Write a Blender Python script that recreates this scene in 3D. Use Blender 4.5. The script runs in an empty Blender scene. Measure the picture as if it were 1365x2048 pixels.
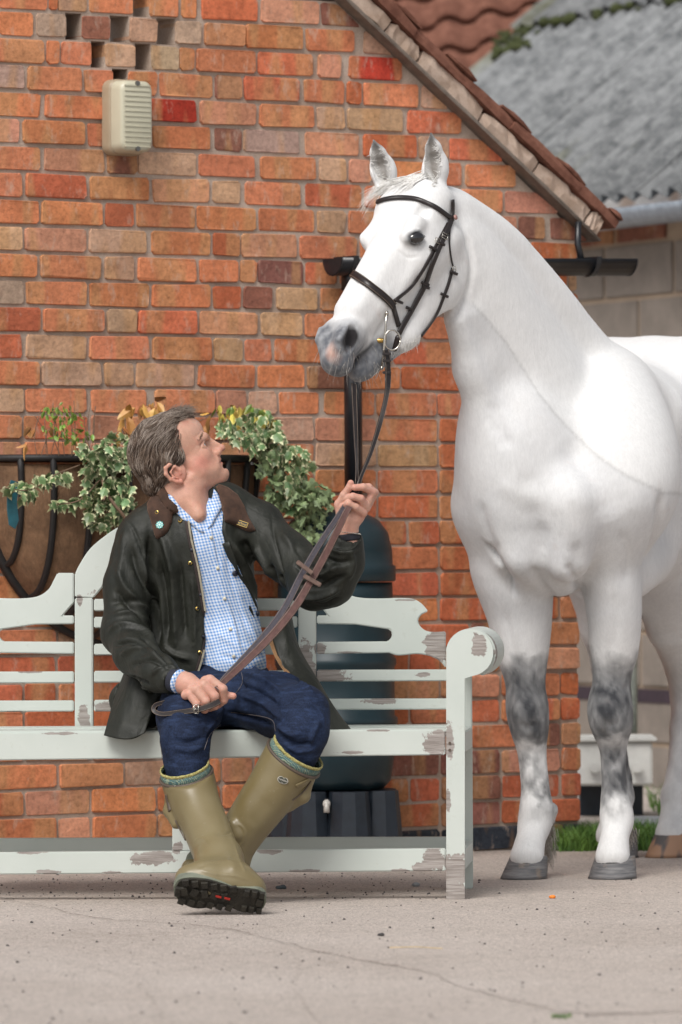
import bpy, bmesh, math, random
import numpy as np
from math import radians as R, sin, cos, pi, sqrt
from mathutils import Vector, Matrix
from mathutils.bvhtree import BVHTree
from mathutils.geometry import delaunay_2d_cdt
random.seed(7); np.random.seed(7)
SC = bpy.context.scene
COL = SC.collection
# ------------------------------------------------------------------ camera, light, exposure
FPX = 200.0/36.0*2048.0
CAMP = Vector((0, 0, 1.02))
_p = math.atan(52/FPX); _r = 0.0055
_F = Vector((0, cos(_p), sin(_p))); _U0 = Vector((0, -sin(_p), cos(_p))); _X0 = Vector((1, 0, 0))
_RT = _X0*cos(_r) - _U0*sin(_r); _UP = _U0*cos(_r) + _X0*sin(_r)
cam = bpy.data.cameras.new('camera'); camo = bpy.data.objects.new('camera', cam); COL.objects.link(camo)
mw = Matrix.Identity(4)
for i in range(3):
    mw[i][0] = _RT[i]; mw[i][1] = _UP[i]; mw[i][2] = -_F[i]; mw[i][3] = CAMP[i]
camo.matrix_world = mw
cam.sensor_fit = 'VERTICAL'; cam.sensor_height = 36; cam.sensor_width = 24; cam.lens = 200
cam.clip_start = 0.5; cam.clip_end = 3000
cam.dof.use_dof = True; cam.dof.focus_distance = 16.15; cam.dof.aperture_fstop = 4.6
SC.camera = camo
SUN_EL, SUN_ROT = 50, 203
w = bpy.data.worlds.new('World'); SC.world = w; w.use_nodes = True
nt = w.node_tree; bg = nt.nodes['Background']
sky = nt.nodes.new('ShaderNodeTexSky'); sky.sky_type = 'NISHITA'; sky.sun_disc = False
sky.sun_elevation = R(SUN_EL); sky.sun_rotation = R(SUN_ROT); sky.air_density = 1.0; sky.dust_density = 3.0; sky.ozone_density = 1.0
hs = nt.nodes.new('ShaderNodeHueSaturation'); hs.inputs['Saturation'].default_value = 0.28; hs.inputs['Value'].default_value = 1.0
nt.links.new(sky.outputs[0], hs.inputs['Color']); nt.links.new(hs.outputs[0], bg.inputs[0])
bg.inputs[1].default_value = 0.125
sl = bpy.data.lights.new('sun', 'SUN'); sl.energy = 2.0; sl.angle = R(27); sl.color = (1.0, 0.965, 0.92)
so = bpy.data.objects.new('sun', sl); COL.objects.link(so)
_az = R(SUN_ROT); _el = R(SUN_EL)
sdir = Vector((sin(_az)*cos(_el), cos(_az)*cos(_el), sin(_el)))
so.rotation_euler = sdir.to_track_quat('Z', 'Y').to_euler()
SC.view_settings.view_transform = 'Standard'; SC.view_settings.look = 'None'
SC.view_settings.exposure = 0.20; SC.view_settings.gamma = 1; SC.view_settings.use_curve_mapping = False

# ------------------------------------------------------------------ projection helpers (photo pixels <-> metres)
def ray(u, v):
    return _F + _RT*((u-682.5)/FPX) + _UP*((1024-v)/FPX)
def W(u, v, Y):
    d = ray(u, v); return CAMP + d*(Y/d.y)
def G(u, v, z=0.0):
    d = ray(u, v); return CAMP + d*((z-CAMP.z)/d.z)
def proj(P):
    P = np.asarray(P, dtype=np.float64) - np.array(CAMP)
    z = P @ np.array(_F); x = P @ np.array(_RT); y = P @ np.array(_UP)
    return 682.5 + x/z*FPX, 1024 - y/z*FPX
def rp(r, Y): return r*Y/FPX

# ------------------------------------------------------------------ scene helpers
def props(o, label=None, cat=None, group=None, kind=None):
    if label: o['label'] = label
    if cat: o['category'] = cat
    if group: o['group'] = group
    if kind: o['kind'] = kind
    return o
def empty(name, loc, label, cat, group=None, rz=0.0):
    o = bpy.data.objects.new(name, None); COL.objects.link(o); o.location = loc; o.rotation_euler = (0, 0, rz)
    o.empty_display_size = .1
    return props(o, label, cat, group)
def link(name, me, parent=None, mat=None, world=True, smooth=False):
    """me has world coordinates when world=True: shift into parent's frame"""
    o = bpy.data.objects.new(name, me); COL.objects.link(o)
    if mat is not None and not me.materials: me.materials.append(mat)
    if smooth: me.shade_smooth()
    if parent is not None:
        o.parent = parent
        if world:
            L = Vector((0, 0, 0)); q = parent; Mx = Matrix.Identity(4)
            chain = []
            while q is not None: chain.append(q); q = q.parent
            for q in reversed(chain): Mx = Mx @ q.matrix_basis
            me.transform(Mx.inverted())
    return o
def pm(name, V, F, parent=None, mat=None, smooth=False, world=True):
    me = bpy.data.meshes.new(name); me.from_pydata([tuple(v) for v in V], [], [tuple(f) for f in F]); me.update()
    return link(name, me, parent, mat, world, smooth)
def npmesh(name, V, Q, col=None, attrs=None):
    me = bpy.data.meshes.new(name); n = len(V); m = len(Q); k = Q.shape[1]
    me.vertices.add(n); me.vertices.foreach_set('co', np.asarray(V, np.float32).ravel())
    me.loops.add(m*k); me.loops.foreach_set('vertex_index', Q.astype(np.int32).ravel())
    me.polygons.add(m); me.polygons.foreach_set('loop_start', np.arange(0, m*k, k, dtype=np.int32))
    me.update(calc_edges=True); me.validate(); me.shade_smooth()
    if col is not None:
        a = me.color_attributes.new('Col', 'FLOAT_COLOR', 'POINT')
        c = np.ones((n, 4), np.float32); c[:, :3] = col; a.data.foreach_set('color', c.ravel())
    return me
def normals(me):
    n = np.zeros(len(me.vertices)*3, np.float32); me.vertices.foreach_get('normal', n); return n.reshape(-1, 3)
def coords(me):
    n = np.zeros(len(me.vertices)*3, np.float32); me.vertices.foreach_get('co', n); return n.reshape(-1, 3)
def setco(me, V):
    me.vertices.foreach_set('co', np.asarray(V, np.float32).ravel()); me.update()

# ------------------------------------------------------------------ material helper
class NT:
    def __init__(s, name):
        s.m = bpy.data.materials.new(name); s.m.use_nodes = True; s.t = s.m.node_tree
        s.b = s.t.nodes['Principled BSDF']; s.tc = None
    def n(s, typ, ins=None, **pr):
        nd = s.t.nodes.new('ShaderNode'+typ)
        for k, v in pr.items(): setattr(nd, k, v)
        for k, v in (ins or {}).items():
            sk = nd.inputs[k]
            if isinstance(v, bpy.types.NodeSocket): s.t.links.new(v, sk)
            else: sk.default_value = v
        return nd
    def obj(s):
        if s.tc is None: s.tc = s.n('TexCoord')
        return s.tc.outputs['Object']
    def map(s, scale=(1, 1, 1), loc=(0, 0, 0), rot=(0, 0, 0), vec=None):
        return s.n('Mapping', {0: vec or s.obj(), 1: loc, 2: rot, 3: scale}).outputs[0]
    def noise(s, scale, detail=4, rough=.55, vec=None, dist=0.0, out=0):
        return s.n('TexNoise', {'Vector': vec or s.obj(), 'Scale': scale, 'Detail': detail, 'Roughness': rough, 'Distortion': dist}).outputs[out]
    def ramp(s, fac, stops, interp='LINEAR'):
        r = s.n('ValToRGB', {0: fac}); cr = r.color_ramp; cr.interpolation = interp
        while len(cr.elements) > 1: cr.elements.remove(cr.elements[-1])
        cr.elements[0].position = stops[0][0]
        c = stops[0][1]; cr.elements[0].color = (c, c, c, 1) if not hasattr(c, '__len__') else (*c[:3], 1)
        for p, c in stops[1:]:
            e = cr.elements.new(p); e.color = (c, c, c, 1) if not hasattr(c, '__len__') else (*c[:3], 1)
        return r.outputs[0]
    def mix(s, fac, a, b, mode='MIX'):
        nd = s.n('MixRGB', blend_type=mode)
        for k, v in ((0, fac), (1, a), (2, b)):
            if isinstance(v, bpy.types.NodeSocket): s.t.links.new(v, nd.inputs[k])
            elif k and hasattr(v, '__len__'): nd.inputs[k].default_value = (*v[:3], 1)
            elif k: nd.inputs[k].default_value = (v, v, v, 1)
            else: nd.inputs[k].default_value = v
        return nd.outputs[0]
    def math(s, op, a, b=0.0, c=0.0, clamp=False):
        nd = s.n('Math', {0: a, 1: b, 2: c}, operation=op, use_clamp=clamp); return nd.outputs[0]
    def bump(s, h, strength=.3, dist=.01, prev=None):
        ins = {'Height': h, 'Strength': strength, 'Distance': dist}
        if prev is not None: ins['Normal'] = prev
        return s.n('Bump', ins).outputs[0]
    def done(s, color=None, rough=None, normal=None, metal=None, **kw):
        B = s.b.inputs
        def put(k, v):
            if isinstance(v, bpy.types.NodeSocket): s.t.links.new(v, B[k])
            elif hasattr(v, '__len__') and k in ('Base Color', 'Sheen Tint', 'Emission Color', 'Coat Tint'): B[k].default_value = (*v[:3], 1)
            else: B[k].default_value = v
        if color is not None: put('Base Color', color)
        if rough is not None: put('Roughness', rough)
        if normal is not None: put('Normal', normal)
        if metal is not None: put('Metallic', metal)
        for k, v in kw.items(): put(k.replace('_', ' '), v)
        return s.m
def simple(name, col, rough=.6, metal=0, var=.25, scale=30, bump=.15, bd=.002, **kw):
    a = NT(name); nz = a.noise(scale, 5, .6)
    c = a.mix(a.ramp(nz, [(.3, 0), (.7, 1)]), [x*(1-var) for x in col], [min(1, x*(1+var)) for x in col])
    return a.done(c, rough, a.bump(a.noise(scale*4, 4, .6), bump, bd), metal, **kw)

# ------------------------------------------------------------------ signed distance modelling
def smin(a, b, k):
    if k <= 0: return np.minimum(a, b)
    h = np.clip(.5+.5*(b-a)/k, 0, 1); return b*(1-h)+a*h - k*h*(1-h)
class Model:
    def __init__(s): s.p = []
    def cone(s, a, b, ra, rb, k=.02, op='u', flat=None):
        s.p.append(('cone', np.array(a, float), np.array(b, float), ra, rb, k, op, flat)); return s
    def chain(s, pts, k=.02, op='u', flat=None):
        for (a, ra), (b, rb) in zip(pts[:-1], pts[1:]): s.cone(a, b, ra, rb, k, op, flat)
        return s
    def ball(s, c, r, k=.02, op='u'): return s.cone(c, np.array(c)+1e-5, r, r, k, op)
    def ell(s, c, rad, axes=None, k=.02, op='u'):
        A = np.eye(3) if axes is None else np.array([list(x) for x in axes], float)
        s.p.append(('ell', np.array(c, float), A, np.array(rad, float), k, op)); return s
    def fn(s, f, lo, hi, k=.0, op='u'):
        s.p.append(('fn', f, np.array(lo, float), np.array(hi, float), k, op)); return s
    def box(s):
        lo = np.full(3, 1e9); hi = -lo
        for p in s.p:
            op = p[6] if p[0] == 'cone' else p[5]
            if op != 'u': continue
            l, h = s.pb(p); lo = np.minimum(lo, l); hi = np.maximum(hi, h)
        return lo, hi
    def pb(s, p):
        if p[0] == 'cone':
            _, a, b, ra, rb, k, op, flat = p; m = max(k, .002)
            r = max(ra, rb)
            return np.minimum(a, b)-r-m, np.maximum(a, b)+r+m
        if p[0] == 'ell':
            _, c, A, rad, k, op = p; r = rad.max()+max(k, .002)*1.3; return c-r, c+r
        return p[2], p[3]
    def field(s, lo, hi, h):
        lo = np.array(lo, float); hi = np.array(hi, float)
        n = np.ceil((hi-lo)/h).astype(int)+1
        F = np.full(n, .3, np.float32)
        for p in s.p:
            l, u = s.pb(p); l = l-2*h; u = u+2*h
            i0 = np.clip(np.floor((l-lo)/h).astype(int), 0, n); i1 = np.clip(np.ceil((u-lo)/h).astype(int)+1, 0, n)
            if (i1 <= i0).any(): continue
            sl_ = tuple(slice(a, b) for a, b in zip(i0, i1))
            X = (lo[0]+np.arange(i0[0], i1[0])*h).astype(np.float32)[:, None, None]
            Y = (lo[1]+np.arange(i0[1], i1[1])*h).astype(np.float32)[None, :, None]
            Z = (lo[2]+np.arange(i0[2], i1[2])*h).astype(np.float32)[None, None, :]
            if p[0] == 'cone':
                _, a, b, ra, rb, k, op, flat = p
                ab = b-a
                if flat is None:
                    L2 = max(ab@ab, 1e-12)
                    t = np.clip(((X-a[0])*ab[0]+(Y-a[1])*ab[1]+(Z-a[2])*ab[2])/L2, 0, 1)
                    d = np.sqrt((X-a[0]-t*ab[0])**2+(Y-a[1]-t*ab[1])**2+(Z-a[2]-t*ab[2])**2) - (ra+t*(rb-ra))
                else:
                    nx, q = np.array(flat[0], float), flat[1]; nx = nx/np.linalg.norm(nx)
                    ab2 = ab+(q-1)*nx*(nx@ab); L2 = max(ab2@ab2, 1e-12)
                    dn = (X-a[0])*nx[0]+(Y-a[1])*nx[1]+(Z-a[2])*nx[2]
                    px_ = (X-a[0])+(q-1)*nx[0]*dn; py_ = (Y-a[1])+(q-1)*nx[1]*dn; pz_ = (Z-a[2])+(q-1)*nx[2]*dn
                    t = np.clip((px_*ab2[0]+py_*ab2[1]+pz_*ab2[2])/L2, 0, 1)
                    d = np.sqrt((px_-t*ab2[0])**2+(py_-t*ab2[1])**2+(pz_-t*ab2[2])**2) - (ra+t*(rb-ra))
            elif p[0] == 'ell':
                _, c, A, rad, k, op = p
                e = [((X-c[0])*A[i, 0]+(Y-c[1])*A[i, 1]+(Z-c[2])*A[i, 2])/rad[i] for i in range(3)]
                q = np.sqrt(e[0]**2+e[1]**2+e[2]**2)
                q2 = np.sqrt((e[0]/rad[0])**2+(e[1]/rad[1])**2+(e[2]/rad[2])**2)+1e-9
                d = q*(q-1)/q2
            else:
                _, f, _, _, k, op = p; d = f(X, Y, Z)
            S = F[sl_]
            if op == 'u': F[sl_] = smin(S, d, k)
            elif op == 's': F[sl_] = -smin(-S, d, k)      # subtract
            elif op == 'i': F[sl_] = -smin(-S, -d, k)     # intersect
            elif op == 'd': F[sl_] = S+d
        return F, lo
    def mesh(s, h, lo=None, hi=None):
        if lo is None: lo, hi = s.box()
        F, lo = s.field(lo, hi, h)
        return nets(F, lo, h)
def nets(F, lo, h):
    S = F < 0
    n = np.array(F.shape)-1
    cnt = np.zeros(n, np.int8)
    cs = [(i, j, k) for i in (0, 1) for j in (0, 1) for k in (0, 1)]
    for i, j, k in cs: cnt += S[i:i+n[0], j:j+n[1], k:k+n[2]]
    mask = (cnt > 0) & (cnt < 8)
    idx = np.argwhere(mask)
    val = {c: F[idx[:, 0]+c[0], idx[:, 1]+c[1], idx[:, 2]+c[2]] for c in cs}
    acc = np.zeros((len(idx), 3)); w_ = np.zeros(len(idx))
    for c in cs:
        for ax in range(3):
            if c[ax]: continue
            c2 = list(c); c2[ax] = 1; c2 = tuple(c2)
            a, b = val[c], val[c2]; m = (a < 0) != (b < 0)
            t = np.where(m, a/np.where(a == b, 1, a-b), 0)
            P = np.tile(np.array(c, float), (len(idx), 1)); P[:, ax] = t
            acc[m] += P[m]; w_[m] += 1
    V = lo + (idx + acc/w_[:, None])*h
    vid = np.full(n, -1, np.int32); vid[mask] = np.arange(len(idx))
    Q = []
    for ax in range(3):
        o1, o2 = (ax+1) % 3, (ax+2) % 3
        sl_a = [slice(None)]*3; sl_b = [slice(None)]*3
        sl_a[ax] = slice(0, -1); sl_b[ax] = slice(1, None)
        e = np.argwhere(S[tuple(sl_a)] != S[tuple(sl_b)])
        e = e[(e[:, o1] > 0) & (e[:, o2] > 0) & (e[:, o1] < n[o1]) & (e[:, o2] < n[o2])]
        if not len(e): continue
        ins = S[e[:, 0], e[:, 1], e[:, 2]]
        q = []
        for d1, d2 in ((1, 1), (0, 1), (0, 0), (1, 0)):
            c = e.copy(); c[:, o1] -= d1; c[:, o2] -= d2; q.append(vid[c[:, 0], c[:, 1], c[:, 2]])
        q = np.stack(q, 1)
        q[~ins] = q[~ins][:, ::-1]
        q = q[(q >= 0).all(1)]
        Q.append(q)
    return V, np.concatenate(Q)
def smooth_v(V, Q, it=2, lam=.5):
    for _ in range(it):
        acc = np.zeros_like(V); c = np.zeros(len(V))
        for i in range(4):
            np.add.at(acc, Q[:, i], V[Q[:, (i+1) % 4]]); np.add.at(acc, Q[:, i], V[Q[:, (i+3) % 4]]); np.add.at(c, Q[:, i], 2)
        V = V+(acc/np.maximum(c, 1)[:, None]-V)*lam
    return V
def vnoise(P, scale, seed=0, octv=3):
    """cheap smooth noise, roughly -1..1"""
    rs = np.random.RandomState(seed); out = np.zeros(len(P)); amp = 1
    for o in range(octv):
        s_ = np.zeros(len(P))
        for _ in range(5):
            d = rs.normal(size=3); d /= np.linalg.norm(d); ph = rs.uniform(0, 6.28)
            d2 = rs.normal(size=3); d2 /= np.linalg.norm(d2)
            s_ += np.sin((P@d)*scale*rs.uniform(.7, 1.4)+ph+1.5*np.sin((P@d2)*scale*.8+ph*2))
        out += amp*s_/3.2; amp *= .5; scale *= 2.1
    return out/1.75
def bvh_of(V, Q):
    return BVHTree.FromPolygons([tuple(v) for v in V.tolist()], [tuple(q) for q in Q.tolist()])
def hit(bv, u, v, Ydef=None, off=0.0):
    d = ray(u, v).normalized(); loc, nor, i, t = bv.ray_cast(CAMP, d)
    if loc is None or (Ydef is not None and abs(loc.y-Ydef) > .35):
        if Ydef is None: return None, None
        return W(u, v, Ydef), -d
    if nor.dot(d) > 0: nor = -nor
    return loc+nor*off, nor
def seglen(P):
    return np.concatenate([[0], np.cumsum(np.linalg.norm(np.diff(P, axis=0), axis=1))])
def spline(pts, n):
    """Catmull-Rom through the points (any dimension) at n samples"""
    P = np.array([list(p) for p in pts], float)
    if len(P) == 2: 
        t = np.linspace(0, 1, n)[:, None]; return P[0]*(1-t)+P[1]*t
    E = np.vstack([2*P[0]-P[1], P, 2*P[-1]-P[-2]])
    L = seglen(P); L = L/L[-1]; T = np.linspace(0, 1, n); out = []
    for t in T:
        i = min(max(np.searchsorted(L, t, side='right')-1, 0), len(P)-2)
        x = (t-L[i])/max(L[i+1]-L[i], 1e-9); a, b, c, d = E[i], E[i+1], E[i+2], E[i+3]
        out.append(.5*((2*b)+(-a+c)*x+(2*a-5*b+4*c-d)*x*x+(-a+3*b-3*c+d)*x**3))
    return np.array(out)
def tube(P, rad, seg=8, caps=True):
    """P Nx3 array, rad scalar or list -> V,F"""
    P = np.asarray(P, float); n = len(P); rad = np.full(n, rad) if np.isscalar(rad) else np.asarray(rad, float)
    V = []; F = []; up = None
    for i in range(n):
        t = P[min(i+1, n-1)]-P[max(i-1, 0)]; t = t/(np.linalg.norm(t)+1e-12)
        if up is None: up = np.array([0, 0, 1.]) if abs(t[2]) < .9 else np.array([1., 0, 0])
        a = np.cross(t, up); a /= np.linalg.norm(a)+1e-12; b = np.cross(a, t); up = b
        for j in range(seg):
            w_ = 2*pi*j/seg; V.append(P[i]+rad[i]*(a*cos(w_)+b*sin(w_)))
    for i in range(n-1):
        for j in range(seg):
            F.append((i*seg+j, i*seg+(j+1) % seg, (i+1)*seg+(j+1) % seg, (i+1)*seg+j))
    if caps:
        F.append(tuple(range(seg))[::-1]); F.append(tuple((n-1)*seg+j for j in range(seg)))
    return V, F
def ribbon(P, N, wid, th):
    """flat strap: centre line P, surface normals N, width, thickness"""
    P = np.asarray(P, float); N = np.asarray(N, float); n = len(P); V = []; F = []
    wid = np.full(n, wid) if np.isscalar(wid) else wid
    for i in range(n):
        t = P[min(i+1, n-1)]-P[max(i-1, 0)]; t /= np.linalg.norm(t)+1e-12
        nn = N[i]-t*(N[i]@t); nn /= np.linalg.norm(nn)+1e-12; b = np.cross(t, nn); w2 = wid[i]/2
        for x, y in ((-1, 0), (-.82, 1), (.82, 1), (1, 0), (.8, -.7), (-.8, -.7)): V.append(P[i]+b*w2*x+nn*th*y*.6)
    for i in range(n-1):
        for j in range(6): F.append((i*6+j, i*6+(j+1) % 6, (i+1)*6+(j+1) % 6, (i+1)*6+j))
    F.append(tuple(range(6))[::-1]); F.append(tuple((n-1)*6+j for j in range(6)))
    return V, F
class MB:
    def __init__(s): s.V = []; s.F = []
    def add(s, V, F):
        o = len(s.V); s.V += [tuple(v) for v in V]; s.F += [tuple(i+o for i in f) for f in F]; return s
    def tube(s, P, r, seg=8): return s.add(*tube(P, r, seg))
    def box(s, c, d, M=None, b=0.0):
        x, y, z = [q/2 for q in d]; V = []
        for sx in (-1, 1):
            for sy in (-1, 1):
                for sz in (-1, 1): V.append(Vector((sx*x, sy*y, sz*z)))
        if M is not None: V = [M @ v for v in V]
        V = [v+Vector(c) for v in V]
        return s.add(V, [(0, 1, 3, 2), (4, 6, 7, 5), (0, 4, 5, 1), (2, 3, 7, 6), (0, 2, 6, 4), (1, 5, 7, 3)])
    def obj(s, name, parent, mat, smooth=False, world=True, bevel=0):
        me = bpy.data.meshes.new(name); me.from_pydata(s.V, [], s.F); me.update()
        if bevel:
            bm = bmesh.new(); bm.from_mesh(me)
            es = [e for e in bm.edges if len(e.link_faces) == 2 and e.calc_face_angle(0) > .6]
            bmesh.ops.bevel(bm, geom=es, offset=bevel, segments=2, affect='EDGES', clamp_overlap=True); bm.to_mesh(me); bm.free()
        return link(name, me, parent, mat, world, smooth)
def extr(poly, vec, holes=None):
    """polygon (list of 3D points) extruded by vec; triangulated caps by ngon"""
    n = len(poly); V = [Vector(p) for p in poly]+[Vector(p)+Vector(vec) for p in poly]
    F = [tuple(range(n)), tuple(range(2*n-1, n-1, -1))]
    for i in range(n): j = (i+1) % n; F.append((i, i+n, j+n, j))
    return V, F
# ------------------------------------------------------------------ materials of the setting
def brick_mat(name='brick'):
    a = NT(name); oi = a.n('ObjectInfo')
    v = a.n('VectorMath', {0: a.obj(), 1: a.n('Combine'+'XYZ', {0: a.math('MULTIPLY', oi.outputs['Random'], 37.0), 1: a.math('MULTIPLY', oi.outputs['Random'], 91.0), 2: 0.0}).outputs[0]}, operation='ADD').outputs[0]
    base = oi.outputs['Color']
    band = a.noise(1.0, 1, .4, a.map((11, 3, 2.2), vec=v))
    c = a.mix(a.math('MULTIPLY', a.ramp(band, [(.52, 0), (.60, 1)]), .55), base, (.50, .27, .125))
    band2 = a.noise(1.0, 2, .5, a.map((7, 3, 9), (5, 3, 1), vec=v))
    c = a.mix(a.math('MULTIPLY', a.ramp(band2, [(.64, 0), (.76, 1)]), .35), c, (.20, .085, .055))
    sp = a.noise(70, 6, .7, v)
    c = a.mix(.75, c, a.ramp(sp, [(.25, .45), (.5, 1.0), (.8, 1.4)]), 'MULTIPLY')
    md = a.noise(12, 5, .65, v); c = a.mix(.8, c, a.ramp(md, [(.3, .72), (.5, 1.0), (.72, 1.22)]), 'MULTIPLY')
    gr = a.noise(1.0, 4, .7, a.map((30, 10, 12), vec=v))
    c = a.mix(a.math('MULTIPLY', a.ramp(gr, [(.56, 0), (.72, 1)]), .55), c, (.56, .42, .33))
    gc = a.n('NewGeometry').outputs['Position']
    z = a.n('SeparateXYZ', {0: gc}).outputs[2]
    b = a.bump(a.noise(55, 6, .65, v), .55, .006)
    b = a.bump(a.noise(260, 3, .6, v), .35, .0015, b)
    return a.done(c, .9, b, Specular_IOR_Level=.2)
M_BRICK = brick_mat()
def mortar_mat():
    a = NT('mortar'); n1 = a.noise(9, 5, .6); n2 = a.noise(160, 4, .7)
    c = a.mix(a.ramp(n1, [(.35, 0), (.65, 1)]), (.36, .275, .22), (.50, .405, .335))
    c = a.mix(.5, c, a.ramp(n2, [(.3, .6), (.7, 1.25)]), 'MULTIPLY')
    return a.done(c, .95, a.bump(n2, .6, .004), Specular_IOR_Level=.1)
M_MORTAR = mortar_mat()
def concrete(name, c0, c1, sc=6, b=.4):
    a = NT(name); n1 = a.noise(sc, 6, .65); n2 = a.noise(sc*25, 4, .7)
    c = a.mix(a.ramp(n1, [(.35, 0), (.65, 1)]), c0, c1); c = a.mix(.35, c, a.ramp(n2, [(.3, .6), (.7, 1.3)]), 'MULTIPLY')
    return a.done(c, .95, a.bump(n2, b, .004, a.bump(n1, .3, .01)), Specular_IOR_Level=.15)
M_VERGE = concrete('verge_mortar', (.40, .29, .22), (.56, .44, .36), 14, .7)
M_BLOCK = concrete('concrete_block', (.20, .172, .148), (.27, .232, .20), 5)
M_BLOCKJ = concrete('block_joint', (.33, .255, .19), (.40, .31, .23), 5)
M_TILE = concrete('clay_tile', (.14, .060, .042), (.25, .115, .08), 20)
M_GREYTILE = concrete('stone_slab', (.30, .31, .32), (.42, .43, .44), 6)
M_BLACK = simple('black_plastic', (.012, .013, .016), .32, bump=.05)
M_IRON = simple('black_iron', (.014, .013, .013), .6, bump=.4)
M_GUTTER = simple('grey_gutter', (.24, .27, .31), .35, bump=.05)
M_BUTT = simple('green_plastic', (.009, .026, .034), .42, var=.15, scale=6, bump=.04)
M_DARK = simple('dark_plastic', (.012, .018, .027), .5, bump=.05)
M_WHITEBOX = simple('white_plastic_panel', (.62, .62, .59), .5, scale=5, bump=.05)
M_LAMPC = simple('cream_diffuser', (.52, .50, .38), .35, var=.06, scale=8, bump=.03)
M_LAMPB = simple('beige_housing', (.36, .29, .20), .45, var=.1, scale=8, bump=.03)
def ground_mat():
    a = NT('tarmac'); big = a.noise(1.2, 6, .6); mid = a.noise(14, 5, .65); fine = a.noise(150, 3, .75)
    c = a.mix(a.ramp(big, [(.3, 0), (.7, 1)]), (.41, .352, .31), (.52, .46, .415))
    c = a.mix(a.ramp(mid, [(.35, .0), (.7, .55)]), c, (.56, .485, .43))
    vo = a.n('TexVoronoi', {'Vector': a.obj(), 'Scale': 210.0, 'Randomness': 1.0}); sh = a.n('SeparateXYZ', {0: vo.outputs['Color']})
    st = a.ramp(sh.outputs[0], [(.0, .30), (.12, .70), (.3, .92), (.75, 1.02), (1, 1.5)])
    c = a.mix(.75, c, st, 'MULTIPLY')
    v2 = a.n('TexVoronoi', {'Vector': a.obj(), 'Scale': 34.0, 'Randomness': 1.0})
    dots = a.ramp(v2.outputs['Distance'], [(.05, 1), (.09, 0)])
    c = a.mix(a.math('MULTIPLY', dots, .55), c, (.06, .055, .06))
    c = a.mix(a.math('MULTIPLY', a.ramp(fine, [(.62, 0), (.72, 1)]), .5), c, (.10, .09, .085))
    h = a.math('ADD', a.math('MULTIPLY', vo.outputs['Distance'], -.6), fine)
    return a.done(c, .92, a.bump(h, .7, .006, a.bump(mid, .3, .01)), Specular_IOR_Level=.25)
M_GROUND = ground_mat()
def paint_mat(name, spots=(), seed=0.0):
    """sage paint with bare grey timber showing where it has flaked: spots = (x,y,z,radius)"""
    a = NT(name); pos = a.n('NewGeometry').outputs['Position']
    d = a.noise(38, 5, .7, a.map((1, 1, 1), (seed, seed, 0), vec=pos)); d2 = a.noise(6, 3, .5, a.map((1, 1, 3), (seed, 0, 1), vec=pos))
    mask = a.ramp(a.math('ADD', a.math('MULTIPLY', a.math('SUBTRACT', d2, .5), 1.6), a.math('MULTIPLY', a.math('SUBTRACT', d, .5), .9)), [(.0, 0), (.44, 0), (.46, 1)])
    for x, y, z, r, sx, sz in spots:
        q = a.n('VectorMath', {0: pos, 1: (x, y, z)}, operation='SUBTRACT').outputs[0]
        q = a.n('VectorMath', {0: q, 1: (1/sx, 1/sx, 1/sz)}, operation='MULTIPLY').outputs[0]
        L = a.n('VectorMath', {0: q}, operation='LENGTH').outputs['Value']
        s_ = a.math('ADD', a.math('DIVIDE', L, r), a.math('MULTIPLY', a.math('SUBTRACT', d, .5), 2.2))
        mask = a.math('MAXIMUM', mask, a.ramp(s_, [(.92, 1), (.96, 0)]))
    wood = a.noise(1, 5, .7, a.map((9, 9, 160), vec=pos)) 
    wc = a.mix(a.ramp(wood, [(.35, 0), (.65, 1)]), (.22, .19, .17), (.41, .375, .35))
    tone = a.noise(3, 4, .6, vec=pos)
    pc = a.mix(a.ramp(tone, [(.3, 0), (.7, 1)]), (.50, .545, .505), (.585, .625, .585))
    dirt = a.noise(24, 6, .75, vec=pos)
    pc = a.mix(a.math('MULTIPLY', a.ramp(dirt, [(.60, 0), (.72, 1)]), .25), pc, (.30, .30, .22))
    col = a.mix(mask, pc, wc)
    hgt = a.math('SUBTRACT', 1.0, mask)
    b = a.bump(hgt, .8, .0025, a.bump(a.math('MULTIPLY', wood, mask), .8, .003, a.bump(dirt, .12, .002)))
    return a.done(col, a.math('ADD', a.math('MULTIPLY', mask, .35), .42), b, Specular_IOR_Level=.4)

# ------------------------------------------------------------------ ground
gm = MB(); gm.add([(-400, -100, 0), (400, -100, 0), (400, 900, 0), (-400, 900, 0)], [(0, 1, 2, 3)])
ground = gm.obj('ground', None, M_GROUND); props(ground, kind='structure', label='pinkish grey worn tarmac yard')

# ------------------------------------------------------------------ brick gable wall
TH = R(33.8); WD = Vector((cos(TH), sin(TH), 0)); WN = Vector((sin(TH), -cos(TH), 0))   # WN faces the yard
WO = Vector((-1.0486, 17.48, 0))
def wst(u, v, off=0.0):
    d = ray(u, v); o = WO+WN*off; t = (o-CAMP).dot(WN)/d.dot(WN); p = CAMP+d*t; return (p-o).dot(WD), p.z
def WP(s, z, off=0.0): return WO+WD*s+WN*off+Vector((0, 0, z))
def us(u, v=700): return wst(u, v)[0]
CH = .0829
Z1 = wst(0, 72)[1]                      # bed joint under course 1
S0, S1 = -0.75, us(1156)
wall = empty('brick_wall', WO, 'weathered orange brick gable wall of the farm building with sloping tiled verge', 'wall', rz=TH)
def wloc(s, z, off): return Vector((s, -off, z))
def verge_z(s):                          # underside of the verge as height for a given s
    (sa, za), (sb, zb) = wst(683, 12), wst(1153, 457); return za+(zb-za)*(s-sa)/(sb-sa)
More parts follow.
